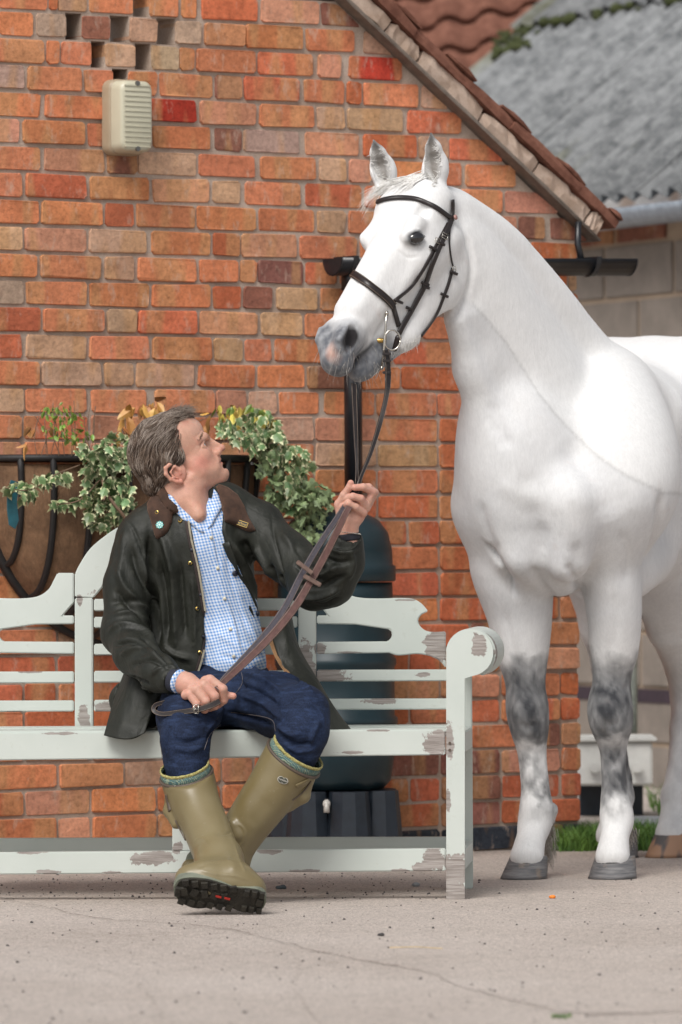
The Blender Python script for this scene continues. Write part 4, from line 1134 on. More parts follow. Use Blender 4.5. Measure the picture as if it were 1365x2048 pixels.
# neck (deep and narrow)
NL = (.83, -.56, 0)
nk = [(K(1098, 855, 17.05), .228), (K(1044, 748, 16.98), .198), (K(999, 650, 16.90), .166), (K(955, 560, 16.82), .138), (K(915, 490, 16.76), .112), (K(880, 440, 16.72), .082)]
def dens(L, n):
    S = spline([(*p, r) for p, r in L], n); return [(q[:3], q[3]) for q in S]
Mh.chain(dens(nk, 22), .03, 'u', (NL, 1.45))
cr = [(K(1192, 756, 17.2), .080), (K(1144, 676, 17.12), .066), (K(1100, 608, 17.04), .056), (K(1050, 540, 16.96), .048), (K(998, 480, 16.88), .042), (K(940, 436, 16.80), .038), (K(888, 404, 16.72), .038)]
Mh.chain(dens(cr, 26), .045)
Mh.chain([(K(1245, 785, 17.25), .088), (K(1300, 835, 17.35), .12)], .06)
# windpipe line / throat
Mh.chain([(K(925, 640, 16.72), .052), (K(950, 740, 16.78), .056), (K(985, 850, 16.83), .062)], .05)
# head
Mh.cone(hp(.0, -.030, .0), hp(.075, -.060, .010), .058, .060, .03); Mh.cone(hp(.075, -.060, .010), hp(.185, -.066, -.005), .060, .050, .03); Mh.cone(hp(.02, .03, -.01), hp(.13, .045, -.02), .055, .05, .03)
Mh.cone(hp(.03, 0, -.035), hp(.20, 0, -.035), .083, .094, .03)
Mh.cone(hp(.20, 0, -.035), hp(.38, 0, -.018), .092, .068, .02)
Mh.cone(hp(.38, 0, -.018), hp(.52, 0, .008), .066, .053, .02)
for s_ in (1, -1):
    Mh.ell(hp(.155, .052*s_, -.155), (.125, .036, .115), (ex, ey, ez), .035)      # cheek plate
    Mh.cone(hp(.10, .055*s_, -.10), hp(.20, .062*s_, -.06), .05, .045, .04)
    Mh.cone(hp(.20, .03*s_, -.19), hp(.40, .024*s_, -.165), .048, .038, .035)     # jaw bars
    Mh.cone(hp(.40, .024*s_, -.165), hp(.545, .014*s_, -.115), .036, .030, .03)
    Mh.cone(hp(.135, .070*s_, .028), hp(.195, (.080 if s_ > 0 else .092)*s_, .036), .028, .025, .02)     # brow bone
    Mh.cone(hp(.23, .075*s_, -.035), hp(.40, .052*s_, -.045), .020, .012, .02)    # facial crest
    Mh.ell(hp(.553, .034*s_, .022), (.058, .030, .040), (ex, ey, ez), .02)        # nostril bulge
    Mh.cone(hp(.24, .03*s_, .02), hp(.46, .022*s_, .035), .035, .03, .02)
Mh.cone(hp(.30, 0, -.12), hp(.50, 0, -.07), .060, .040, .04)
Mh.cone(hp(.54, 0, .0), hp(.600, 0, -.005), .055, .048, .02)
Mh.ell(hp(.618, 0, -.016), (.036, .048, .045), (ex, ey, ez), .015)                # upper lip
Mh.cone(hp(.52, 0, -.105), hp(.585, 0, -.098), .034, .030, .02)                   # lower lip / chin
Mh.ell(hp(.560, 0, -.118), (.036, .030, .022), (ex, ey, ez), .015)
for s_ in (1, -1):
    Mh.chain([(hp(.655, .01*s_, -.062), .0045), (hp(.60, .042*s_, -.066), .005), (hp(.55, .058*s_, -.066), .005), (hp(.505, .060*s_, -.062), .005)], .008, 's')
    Mh.chain([(hp(.590, .050*s_, .010), .010), (hp(.565, .061*s_, .024), .0185), (hp(.536, .062*s_, .040), .0145)], .006, 's')   # nostril
    Mh.cone(hp(.583, .046*s_, .050), hp(.548, .052*s_, .056), .009, .007, .010)
    en = ey*.93*s_+ez*.30+ex*.05; en /= np.linalg.norm(en); a1 = -ex*.70-ez*.75; a1 = a1-en*(a1@en); a1 /= np.linalg.norm(a1); a2 = np.cross(en, a1); a2 = a2 if a2[2] > 0 else -a2
    ec = hp(.190, .100*s_, .024); EYES = globals().setdefault('EYES', []); EYES.append((ec, a1, a2, en))
    Mh.ell(ec+en*.006, (.029, .018, .020), (a1, a2, en), .008, 's')  # eye socket
    Mh.chain([(ec-a1*.029-a2*.002+en*.001, .004), (ec-a1*.010+a2*.0190+en*.005, .0050), (ec+a1*.010+a2*.0190+en*.003, .0050), (ec+a1*.029+a2*.001-en*.004, .004)], .005)  # upper lid
    Mh.chain([(ec-a1*.029-a2*.002+en*.001, .0035), (ec-a2*.0165+en*.002, .0050), (ec+a1*.029+a2*.001-en*.004, .0035)], .006)
    Mh.ell(hp(.095, .070*s_, .030), (.030, .016, .016), (ex, ey, ez), .02, 's')   # temple hollow
# ears
fwd = np.array([-.42, -.88, .10]); fwd /= np.linalg.norm(fwd)
for (bu, bv, tu, tv, Yb, mx, my) in ((870, 372, 862, 266, 16.66, 872, 325), (774, 374, 747, 280, 16.70, 765, 332)):
    b_ = K(bu, bv, Yb); t_ = K(tu, tv, Yb-.02); m_ = K(mx, my, Yb+.005)
    Mh.chain([(b_, .033), (m_*.7+b_*.3, .037), (m_, .034), (m_*.5+t_*.5, .0225), (t_, .0035)], .012)
    o_ = fwd*.022
    Mh.chain([(b_*.7+m_*.3+o_*1.0, .019), (m_+o_*.95, .0245), (m_*.5+t_*.5+o_*.68, .0155), (t_*.88+m_*.12+o_*.22, .002)], .006, 's')
# forelegs
LEG = [([(1022, 1130, 17.02, 84), (1038, 1215, 17.04, 66), (1045, 1300, 17.05, 52), (1051, 1365, 17.05, 38), (1055, 1418, 17.04, 42), (1059, 1455, 17.04, 38), (1064, 1500, 17.06, 28), (1071, 1575, 17.06, 27.5), (1073, 1622, 17.05, 33), (1070, 1648, 17.05, 33), (1062, 1680, 17.01, 27), (1055, 1712, 16.99, 35)], 1),
       ([(1222, 1150, 16.98, 61), (1229, 1225, 17.0, 53), (1229, 1300, 17.03, 47), (1223, 1362, 17.04, 35), (1220, 1412, 17.03, 44), (1223, 1446, 17.03, 42), (1226, 1495, 17.05, 26), (1229, 1565, 17.05, 25), (1233, 1618, 17.04, 31), (1235, 1640, 17.04, 33), (1230, 1676, 17.0, 26), (1226, 1712, 16.98, 36)], 1)]
for L_, _ in LEG:
    Mh.chain(dens([(K(u, v, Y), pr_(r)) for u, v, Y, r in L_], 30), .012)
Mh.cone(K(1100, 1620, 17.12), K(1092, 1655, 17.12), pr_(18), pr_(14), .02)
Mh.cone(K(1252, 1625, 17.12), K(1250, 1655, 17.12), pr_(16), pr_(12), .02)
Mh.ell(K(1213, 1425, 16.985), (pr_(26), pr_(18), pr_(30)), None, .012); Mh.ell(K(1052, 1425, 16.995), (pr_(26), pr_(18), pr_(30)), None, .012)
for (cx_, Yk) in ((1222, 17.06), (1056, 17.07)):
    Mh.ell(K(cx_+26, 1432, Yk+.01), (pr_(16), pr_(16), pr_(24)), None, .012)
# hind legs (near the right edge of the picture, and the far one outside)
def hind(off, hk=0):
    o = np.array(off)
    pts = [(B(1.12, -.16, 1.15), .20), (B(1.0, -.18, .95), .155), (B(1.14-hk*.5, -.19, .74), .085), (B(1.30-hk, -.19, .60), .062), (B(1.33-hk, -.19, .50), .052), (B(1.27-hk*.9, -.19, .40), .041), (B(1.20, -.19, .25), .038), (B(1.18, -.19, .19), .050), (B(1.15, -.19, .125), .043), (B(1.11, -.19, .07), .055)]
    Mh.chain([(p+o, r) for p, r in pts], .02)
hind(ll_*.055+hh_*.05, .19); hind(ll_*.235)
# point of elbow, girth, sternum
Mh.cone(B(.12, .16, .92), B(.35, .12, .98), .09, .13, .06); Mh.cone(B(.12, -.16, .92), B(.35, -.12, .98), .09, .13, .06)
# grooves: between the breast muscles, in front of the shoulder, jugular furrow
def groove(pts, Ys, r, k=.02): Mh.chain([(K(u, v, Y), r) for (u, v), Y in zip(pts, Ys)], k, 's')
# evaluate: fine mesh for head and upper neck, coarser for the body
CUT = K(960, 560, 16.82); CN = np.array([.62, .25, -.74]); CN /= np.linalg.norm(CN)
Va, Qa = Mh.mesh(.0045, np.array([-.12, 16.05, 1.30]), np.array([.66, 17.12, 2.24]))
Vb, Qb = Mh.mesh(.0095, np.array([.2, 16.5, .04]), np.array([2.0, 18.9, 1.98]))
def cutm(V, Q, side, marg):
    d = (V-CUT)@CN*side; keep = (d[Q] > -marg).all(1); Q = Q[keep]; used = np.unique(Q); mp = np.full(len(V), -1); mp[used] = np.arange(len(used)); return V[used], mp[Q]
Vs_ = smooth_v(Vb, Qb, 16, .5); wz = (np.clip((Vb[:, 2]-.80)/.15, 0, 1)*np.clip(((Vb-CUT)@CN-.02)/.14, 0, 1))[:, None]; wy = np.clip(((Vb-CUT)@CN-.01)/.05, 0, 1)[:, None]; V0_ = Vb; Vb = (V0_*(1-wy)+smooth_v(Vb, Qb, 3, .5)*wy)*(1-wz)+Vs_*wz
Va, Qa = cutm(Va, Qa, -1, .012); Vb, Qb = cutm(Vb, Qb, 1, .012)
Vall = np.vstack([Va, Vb]); Qall = np.vstack([Qa, Qb+len(Va)])
HBV = bvh_of(Vall, Qall)
tmp = npmesh('tmp', Vall, Qall); NV = normals(tmp)
def carve_lines(V, NV, lines, bv):
    """lines: (pixel polyline, half width m, depth m) followed over the surface"""
    D = np.zeros(len(V))
    for pts, wd, dep in lines:
        P = []
        S_ = spline([tuple(p) for p in pts], 56)
        for u, v in S_:
            loc, _n = hit(bv, u, v)
            if loc is not None: P.append(np.array(loc))
        if len(P) < 2: continue
        P = np.array(P); L = np.linspace(0, 1, len(P))
        lo = P.min(0)-wd*4; hi = P.max(0)+wd*4
        idx = np.where(((V > lo) & (V < hi)).all(1))[0]
        if not len(idx): continue
        d2 = ((V[idx, None, :]-P[None])**2).sum(2); j = d2.argmin(1); d = np.sqrt(d2[np.arange(len(idx)), j])
        tp = np.minimum(1, np.minimum(L[j], 1-L[j])*5+.15)
        D[idx] += dep*tp*np.exp(-(d/wd)**2)
    return D
lines = [([(985, 800), (1000, 850), (1018, 900)], .02, -.010), ([(975, 830), (990, 870)], .008, -.005),
         ([(968, 1085), (990, 1120), (1012, 1155), (1032, 1196)], .009, -.026),
         ([(975, 1085), (1000, 1130), (1030, 1175)], .03, -.012),
         ([(1065, 1135), (1085, 1170), (1110, 1200)], .012, -.016), ([(1135, 1125), (1150, 1160), (1172, 1200)], .010, -.016), ([(1060, 1010), (1075, 1060), (1082, 1110)], .022, -.004), ([(960, 1000), (975, 1060), (1000, 1110)], .02, -.006), ([(1240, 1060), (1255, 1110), (1250, 1170)], .014, -.006), ([(1225, 1180), (1232, 1240), (1225, 1310)], .012, -.004), ([(1010, 1220), (1025, 1290), (1040, 1340)], .012, -.005), ([(1088, 1040), (1085, 1110), (1100, 1180)], .026, -.008),
         ([(1150, 1080), (1160, 1150), (1176, 1200)], .020, -.012), ([(1060, 940), (1050, 1010), (1062, 1090)], .03, -.004),
         ([(930, 600), (960, 680), (1000, 780), (1050, 860)], .028, -.010), ([(1130, 880), (1190, 960), (1230, 1040)], .05, -.014),
         ([(1150, 760), (1180, 860), (1230, 930)], .06, .004), ([(1325, 985), (1315, 1060), (1285, 1130)], .018, -.018),
         ([(1000, 960), (1040, 990), (1090, 990)], .03, .006), ([(1100, 1000), (1150, 1060), (1160, 1120)], .03, .003),
         ([(1060, 1340), (1052, 1380)], .02, .004), ([(1205, 1440), (1222, 1452), (1240, 1442)], .008, -.004), ([(1040, 1445), (1056, 1455), (1074, 1446)], .008, -.004),
         # head: cheek edge, vein, wrinkles behind the mouth
         ([(935, 470), (945, 540), (925, 610), (885, 655)], .012, -.010), ([(905, 420), (925, 450), (940, 500)], .012, -.006),
         ([(790, 590), (770, 640), (745, 680)], .010, -.004), ([(850, 530), (820, 580), (790, 620)], .006, .003),
         ([(800, 465), (812, 458), (840, 462), (850, 475)], .004, -.003), ([(795, 500), (815, 515), (840, 512)], .004, -.003)]
D = carve_lines(Vall, NV, lines, HBV)
D += vnoise(Vall, 30, 4, 2)*.0012
Vall = Vall+NV*D[:, None]
hu, hv_ = proj(Vall)
# --- coat colours
n1 = vnoise(Vall, 60, 1, 3); n2 = vnoise(Vall, 22, 2, 3); n3 = vnoise(Vall, 190, 3, 2)
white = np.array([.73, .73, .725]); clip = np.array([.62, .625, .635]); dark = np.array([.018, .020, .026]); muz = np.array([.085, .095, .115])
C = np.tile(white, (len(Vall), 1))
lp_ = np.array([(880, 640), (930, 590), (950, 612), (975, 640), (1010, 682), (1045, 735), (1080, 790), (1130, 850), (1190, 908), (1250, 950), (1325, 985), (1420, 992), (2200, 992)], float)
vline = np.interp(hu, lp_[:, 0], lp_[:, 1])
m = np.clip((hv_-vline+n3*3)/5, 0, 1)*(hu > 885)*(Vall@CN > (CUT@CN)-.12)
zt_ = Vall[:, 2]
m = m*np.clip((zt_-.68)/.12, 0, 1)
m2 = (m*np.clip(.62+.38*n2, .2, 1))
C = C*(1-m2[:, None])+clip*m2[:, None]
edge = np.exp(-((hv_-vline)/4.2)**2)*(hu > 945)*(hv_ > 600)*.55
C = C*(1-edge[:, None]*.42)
# legs
isleg = (hu < 1300)
band = np.clip((.68-zt_+n1*.04)/.13, 0, 1)*np.clip((zt_-.385+n1*.035)/.05, 0, 1)
front = isleg
bb_ = band*front*np.clip(.82+.45*n2-.25*np.maximum(n3, 0), 0, 1)
low = np.clip((.42-zt_)/.05, 0, 1)*np.clip((zt_-.16)/.07, 0, 1)*front
dap = low*np.clip(.42+.75*n1+.3*n3+(1.0*(hu > 1130))*np.clip((zt_-.22)/.07, 0, 1), 0, 1)
k_ = np.clip(1-(1-np.clip(bb_, 0, 1))**3.2, 0, 1)*np.clip(.88+.22*vnoise(Vall*np.array([1, 1, .35]), 120, 77, 3), .5, .98); k_ = np.maximum(k_, (1-(1-np.clip(dap, 0, 1)*.8)**1.8)*np.clip(.82+.35*vnoise(Vall*np.array([1, 1, .5]), 110, 78, 3), .35, 1))
k_ = np.maximum(k_, np.clip((.20-np.abs(zt_-.30))*0, 0, 1))
C = C*(1-k_[:, None])+dark*k_[:, None]
brn_ = bb_*np.clip(n1*.8, 0, 1)*np.clip((.50-zt_)/.08, 0, 1)*.5
C = C*(1-brn_[:, None])+np.array([.16, .12, .075])*brn_[:, None]
hk_ = (1-front)*np.clip((.7-zt_)/.2, 0, 1)*np.clip(.2+.3*n1, 0, .5)
C = C*(1-hk_[:, None])+clip*.6*hk_[:, None]
# muzzle
hx, hy, hz = inv_hp(Vall)
ishead = (hx > -.2) & (hx < .8) & (np.abs(hy) < .14) & (hz > -.32) & (((Vall-CUT)@CN) < 0)
mz = np.clip((hx+.25*(-hz)*.0-.492+n1*.026)/.07, 0, 1)*ishead
mz = np.maximum(mz, np.clip((hx-.44+n1*.02)/.06, 0, 1)*np.clip((-hz-.045)/.03, 0, 1)*ishead)
mz *= np.clip(.93+.12*n2-.2*n3, .3, 1)
C = C*(1-(mz*.95)[:, None])+muz*(mz*.95)[:, None]
topm = np.clip((hx-.44)/.12, 0, 1)*np.clip((hz-.02)/.04, 0, 1)*ishead*np.clip(.3+.4*n3, 0, .5)*(1-mz)
C = C*(1-topm[:, None])+np.array([.38, .40, .44])*topm[:, None]
pk = np.exp(-(((hx-.61)/.028)**2+((hy-.018)/.022)**2+((hz-.012)/.040)**2)*1.1)*ishead; pk = np.clip(pk*1.6+n1*.22-.15, 0, 1)
C = C*(1-pk[:, None])+np.array([.60, .36, .28])*pk[:, None]
ml = np.exp(-((hz+.064)/.007)**2)*np.clip((hx-.49)/.02, 0, 1)*ishead*.8
C = C*(1-ml[:, None])+np.array([.03, .03, .035])*ml[:, None]
wl_ = np.exp(-(((hx-.575)/.03)**2+((hz+.085)/.018)**2))*ishead*.0
# eye surrounds
for s_ in (1, -1):
    ec, a1, a2, en = EYES[0 if s_ > 0 else 1]; qd = Vall-ec; d = np.sqrt(((qd@a1)/.040)**2+((qd@a2)/.027)**2+((qd@en)/.05)**2)
    q = np.clip((1.0-d+n1*.10)/.35, 0, 1)*ishead*.9
    C = C*(1-q[:, None])+np.array([.035, .038, .045])*q[:, None]
# nostril inside and ear inside
for s_ in (1, -1):
    d = np.sqrt(((hx-.562)/.036)**2+((hy-.054*s_)/.018)**2+((hz-.026)/.027)**2); q = np.clip((1.15-d)/.3, 0, 1)*ishead
    C = C*(1-q[:, None])+np.array([.02, .018, .02])*q[:, None]
isear = (hv_ < 372) & ishead
tmp2 = npmesh('tmp2', Vall, Qall); NV2 = normals(tmp2)
fe = np.clip((NV2@fwd)*1.2-.25, 0, 1)*0
for (bu, bv, tu, tv) in ((872, 372, 861, 272), (774, 372, 750, 285)):
    t_ = np.clip((hv_-tv)/(bv-tv), 0, 1); cx_ = tu+(bu-tu)*t_; wd = 4+14*np.sin(np.clip(t_*1.15, 0, 1)*pi)**.8
    q = np.clip(1.3-np.abs(hu-cx_-1)/wd, 0, 1)*(hv_ < bv-4)*(NV2[:, 1] < -.1)*isear*np.clip(.85+.15*n3+.15*n1, 0, 1)*.9
    C = C*(1-q[:, None])+np.array([.10, .08, .06])*q[:, None]
    q = np.clip((tv+14-hv_)/10, 0, 1)*isear*(np.abs(hu-tu) < 25)*.8; C = C*(1-q[:, None])+np.array([.1, .1, .1])*q[:, None]
C *= (1+.03*n3)[:, None]
horse = empty('horse', (H0[0]-hh_[0]*.6, H0[1]-hh_[1]*.6, 0), 'white horse with dark knees standing beside the bench, head lowered towards the man', 'horse')
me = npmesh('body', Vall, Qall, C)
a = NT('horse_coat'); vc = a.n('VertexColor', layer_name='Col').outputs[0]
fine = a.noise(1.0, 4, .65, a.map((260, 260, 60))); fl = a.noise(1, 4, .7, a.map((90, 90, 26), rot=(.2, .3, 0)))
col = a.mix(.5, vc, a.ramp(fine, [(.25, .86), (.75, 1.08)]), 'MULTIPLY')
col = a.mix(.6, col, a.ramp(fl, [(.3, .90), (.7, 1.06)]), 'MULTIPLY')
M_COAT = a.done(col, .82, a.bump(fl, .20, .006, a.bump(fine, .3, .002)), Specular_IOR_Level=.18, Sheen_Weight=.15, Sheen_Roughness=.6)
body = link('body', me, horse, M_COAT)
HBV = bvh_of(Vall, Qall)
# hooves
a = NT('hoof'); g = a.n('SeparateXYZ', {0: a.n('NewGeometry').outputs['Position']}).outputs[2]
rg = a.noise(1, 4, .6, a.map((14, 14, 150))); st = a.noise(18, 5, .7)
c = a.mix(a.ramp(rg, [(.35, 0), (.65, 1)]), (.085, .085, .09), (.20, .195, .195)); c = a.mix(a.math('MULTIPLY', a.ramp(st, [(.56, 0), (.66, 1)]), .6), c, (.26, .20, .15))
M_HOOF = a.done(c, .6, a.bump(rg, .5, .003))
a = NT('striped_hoof'); wv = a.noise(1, 2, .4, a.map((16, 16, 3), rot=(0, .5, 0)))
c2 = a.mix(a.ramp(wv, [(.46, 0), (.52, 1)]), (.10, .09, .09), (.36, .21, .13)); M_HOOF2 = a.done(c2, .6)
def hoof(cu, w2, vt, Y, face, mat):
    """toe points along face; flared wall, sloping coronet"""
    c = K(cu, 1755, Y); c[2] = 0; f_ = np.array([face[0], face[1], 0]); f_ /= np.linalg.norm(f_); s_ = np.array([-f_[1], f_[0], 0])
    zt = K(cu, vt, Y)[2]; V = []; F = []; n = 36; rings = 7
    for i in range(rings+1):
        t = i/rings
        for j in range(n):
            a_ = 2*pi*j/n; ca, sa_ = cos(a_), sin(a_)
            lx = ca*(1.0 if ca > 0 else .72)*w2*(1.18-.36*t)-t*w2*.42; ly = sa_*w2*(1.0-.18*t)
            z = (zt*(1.0 if ca > 0 else 1-.35*abs(ca)))*t+.0*ca
            P = c+f_*(lx)+s_*ly; P[2] = z+.001; V.append(P)
    for i in range(rings):
        for j in range(n): F.append((i*n+j, i*n+(j+1) % n, (i+1)*n+(j+1) % n, (i+1)*n+j))
    F.append(tuple(range(n))[::-1]); F.append(tuple(rings*n+j for j in range(n)))
    return pm('hoof', V, F, horse, mat, True)
hoof(1050, pr_(47), 1712, 16.99, (-.55, -.83), M_HOOF); hoof(1226, pr_(49), 1712, 16.98, (-.35, -.94), M_HOOF)
hb = B(1.10, -.20, 0); 
def hoof_at(P, w2, zt, face, mat):
    u_, v_ = proj(np.array([P])); return hoof(float(u_[0]), w2, float(proj(np.array([P+np.array([0, 0, zt])]))[1][0]), P[1], face, mat)
hoof_at(B(1.095, .035, 0), .066, .085, (-.75, -.66), M_HOOF2); hoof_at(B(1.045, -.115, 0), .066, .085, (-.3, -.95), M_HOOF)
# eyes
M_EYE = simple('dark_eye', (.008, .006, .006), .06, var=.3, bump=0, Coat_Weight=1.0, Coat_Roughness=.03)
for s_ in (1, -1):
    ec, a1, a2, en = EYES[0 if s_ > 0 else 1]
    mo_ = Model(); mo_.ell(ec-en*.0015, (.0265, .0178, .0155), (a1, a2, en), .0)
    V, Q = mo_.mesh(.0022); link('eye', npmesh('eye', V, Q), horse, M_EYE)
# ---- hair helper: thin tapered strands joined into one mesh
def strands(name, parent, mat, roots, n=5, seg=3, smooth=True):
    """roots: list of (points Nx3 array, radius)"""
    V = []; F = []
    for P, r in roots:
        k0 = len(V); m_ = len(P)
        for i, p in enumerate(P):
            t = P[min(i+1, m_-1)]-P[max(i-1, 0)]; t = t/(np.linalg.norm(t)+1e-9)
            a_ = np.cross(t, (0.31, -.9, .2)); a_ /= np.linalg.norm(a_)+1e-9; b_ = np.cross(t, a_); rr = r*(1-.85*(i/(m_-1))**1.5)
            for j in range(seg): w_ = 2*pi*j/seg; V.append(p+rr*(a_*cos(w_)+b_*sin(w_)))
        for i in range(m_-1):
            for j in range(seg): F.append((k0+i*seg+j, k0+i*seg+(j+1) % seg, k0+(i+1)*seg+(j+1) % seg, k0+(i+1)*seg+j))
    V = np.array(V); Q = np.array(F)
    me = npmesh(name, V, Q); o = link(name, me, parent, mat); return o
def hairmat(name, c0, c1, rough=.5):
    a = NT(name); nz = a.noise(1, 3, .6, a.map((220, 220, 30))); nz2 = a.noise(30, 3)
    return a.done(a.mix(a.ramp(nz, [(.35, 0), (.65, 1)]), c0, c1), rough, None, Specular_IOR_Level=.3)
M_WH = hairmat('white_horse_hair', (.70, .68, .64), (.86, .85, .83), .6)
M_GH = hairmat('grey_horse_hair', (.22, .19, .16), (.55, .52, .48), .6)
rs = np.random.RandomState(5)
def surf(u, v, off=0.0):
    loc, n_ = hit(HBV, u, v); return None if loc is None else np.array(loc)+np.array(n_)*off
def hair_px(curves, n, r, jit, off, length=1.0, ends=0.0, bv=None):
    """curves: bundle of guide polylines in the photo laid over the surface; strands interpolate between guides"""
    out = []; bvh = bv or HBV
    for q in range(n):
        f_ = rs.uniform(0, len(curves)-1.001); i = int(f_); t = f_-i
        A = spline(curves[i], 7); Bc = spline(curves[i+1], 7); C_ = A*(1-t)+Bc*t
        s0_ = rs.uniform(0, .25)*(1-ends); s1_ = rs.uniform(.6, 1.0)
        L_ = np.linspace(0, 1, 7); js = rs.normal(0, jit, 2); je = rs.normal(0, jit*2.2, 2); P = []; last = None
        for k2 in range(7):
            tt = s0_+(s1_-s0_)*k2/6; uv = np.array([np.interp(tt, L_, C_[:, 0]), np.interp(tt, L_, C_[:, 1])])+js*(1-k2/6)+je*(k2/6)
            loc, n_ = hit(bvh, uv[0], uv[1])
            if loc is None or (last is not None and abs(loc.y-last) > .12): 
                if last is None: break
                P.append(np.array(W(uv[0], uv[1], last)))
            else:
                P.append(np.array(loc)+np.array(n_)*(off*(.3+.9*sin(pi*k2/6)+.3*k2/6)*rs.uniform(.5, 1.3))); last = loc.y
        if len(P) == 7: out.append((np.array(P), r*rs.uniform(.6, 1.3)))
    return out
fore = [[(850, 352), (830, 366), (805, 385)], [(845, 348), (810, 360), (775, 378), (752, 396)], [(830, 350), (790, 362), (755, 382), (728, 406)], [(815, 352), (775, 368), (742, 392), (722, 420)], [(800, 358), (765, 376), (738, 396), (718, 428)]]
hr = hair_px(fore, 330, .0013, 4, .004, ends=.5)
props(strands('forelock', horse, M_WH, hr), kind='stuff')
mane = [[(895, 388), (915, 372+22), (935, 408)], [(915, 392), (950, 412), (985, 440)], [(960, 420), (1005, 455), (1045, 498)], [(1020, 472), (1065, 520), (1100, 566)], [(1080, 535), (1120, 590), (1150, 640)], [(1130, 610), (1165, 655), (1215, 690)]]
out = []
for q in range(1500):
    t = rs.uniform(0, 1); P = spline([(870, 372), (908, 379), (950, 402), (1003, 442), (1045, 478), (1108, 542), (1153, 622), (1190, 660)], 60)
    k2 = int(t*58); u, v = P[k2]; d = P[k2+1]-P[k2]; d /= np.linalg.norm(d); nn = np.array([d[1], -d[0]])
    Yt = 16.72+.5*t; a0 = np.array(W(u-nn[0]*9+rs.normal()*2, v-nn[1]*9, Yt)); 
    L_ = rs.uniform(8, 26)*(1.0 if rs.rand() > .1 else 1.5); e = nn*rs.uniform(-.6, .22)+d*rs.uniform(.7, 1.2)
    P3 = [a0+np.array([0, rs.normal()*.012, 0])]
    for k3 in range(1, 5):
        s3 = k3/4; P3.append(np.array(W(u-nn[0]*(9-5*s3)+e[0]*L_*s3, v-nn[1]*(9-5*s3)+e[1]*L_*s3, Yt+.01*s3*rs.normal())))
    out.append((np.array(P3), .0013))
props(strands('mane', horse, M_WH, out), kind='stuff')
# whiskers, chin hairs, ear fringes, jaw fluff, feathers
out = []
for q in range(50):
    u, v = rs.uniform(632, 760), rs.uniform(690, 765); p = surf(u, v)
    if p is None: continue
    d = np.array([(u-700)/160+rs.normal()*.25, -.25+rs.normal()*.2, -1+rs.normal()*.2]); d /= np.linalg.norm(d); L_ = rs.uniform(.02, .065)
    out.append((np.array([p, p+d*L_*.5+np.array([0, 0, .003]), p+d*L_+np.array([.0, 0, -.004])]), .0005))
props(strands('whiskers', horse, M_GH, out), kind='stuff')
out = []
for (c0_, n_, L0, dx, dz) in (([(790, 698), (820, 690), (850, 678), (880, 658)], 420, .028, .0, -1), ([(775, 745), (760, 752)], 30, .03, .1, -1)):
    for q in range(n_):
        P = spline(c0_, 20); u, v = P[rs.randint(20)]+rs.normal(0, 4, 2); p = surf(u, v-6)
        if p is None: continue
        d = np.array([-.5+rs.normal()*.35, -.1, dz+rs.normal()*.2]); d /= np.linalg.norm(d); L_ = rs.uniform(.4, 1)*L0
        out.append((np.array([p, p+d*L_*.5, p+d*L_+np.array([0, 0, -.003])]), .0009))
props(strands('jaw_hair', horse, M_WH, out), kind='stuff')
out = []
for (bu, bv, tu, tv, sx) in ((868, 372, 861, 272, 1), (775, 372, 750, 285, 1)):
    for q in range(130):
        t = rs.uniform(.12, 1.0); side = rs.choice([-1, 1]); wd = (5+17*sin(min(1, t*1.1)*pi)**.8)*rs.uniform(.75, 1.0)
        u = tu+(bu-tu)*t+side*wd; v = tv+(bv-tv)*t; p = surf(u, v)
        if p is None: continue
        d = np.array([-side*.6+rs.normal()*.3, -.35, -.15+rs.normal()*.5]); d /= np.linalg.norm(d); L_ = rs.uniform(.008, .026)
        out.append((np.array([p, p+d*L_*.6, p+d*L_+np.array([0, 0, .002])]), .0009))
props(strands('ear_hair', horse, M_WH, out), kind='stuff')
out = []
for (cu, cv) in ((1100, 1660), (1098, 1690), (1256, 1658)):
    for q in range(130):
        p = K(cu+rs.normal()*6, cv+rs.normal()*14, 17.10+rs.normal()*.01); d = np.array([.15+rs.normal()*.2, .1, -1]); d /= np.linalg.norm(d); L_ = rs.uniform(.02, .05)
        out.append((np.array([p, p+d*L_*.5, p+d*L_]), .0011))
props(strands('fetlock_feather', horse, hairmat('feather_hair', (.28, .24, .20), (.62, .59, .55), .7), out), kind='stuff')
# tail (behind, reaches to the hocks)
out = []
for q in range(500):
    p0 = B(1.50+rs.normal()*.02, rs.normal()*.025, 1.38); p1 = B(1.60+rs.normal()*.02, .02+rs.normal()*.03, 1.1); p2 = B(1.62+rs.normal()*.02, .05+rs.normal()*.03, .72+rs.uniform(-.05, .1))
    out.append((spline([p0, p1, p2], 7), .004))
props(strands('tail', horse, M_WH, out), kind='stuff')

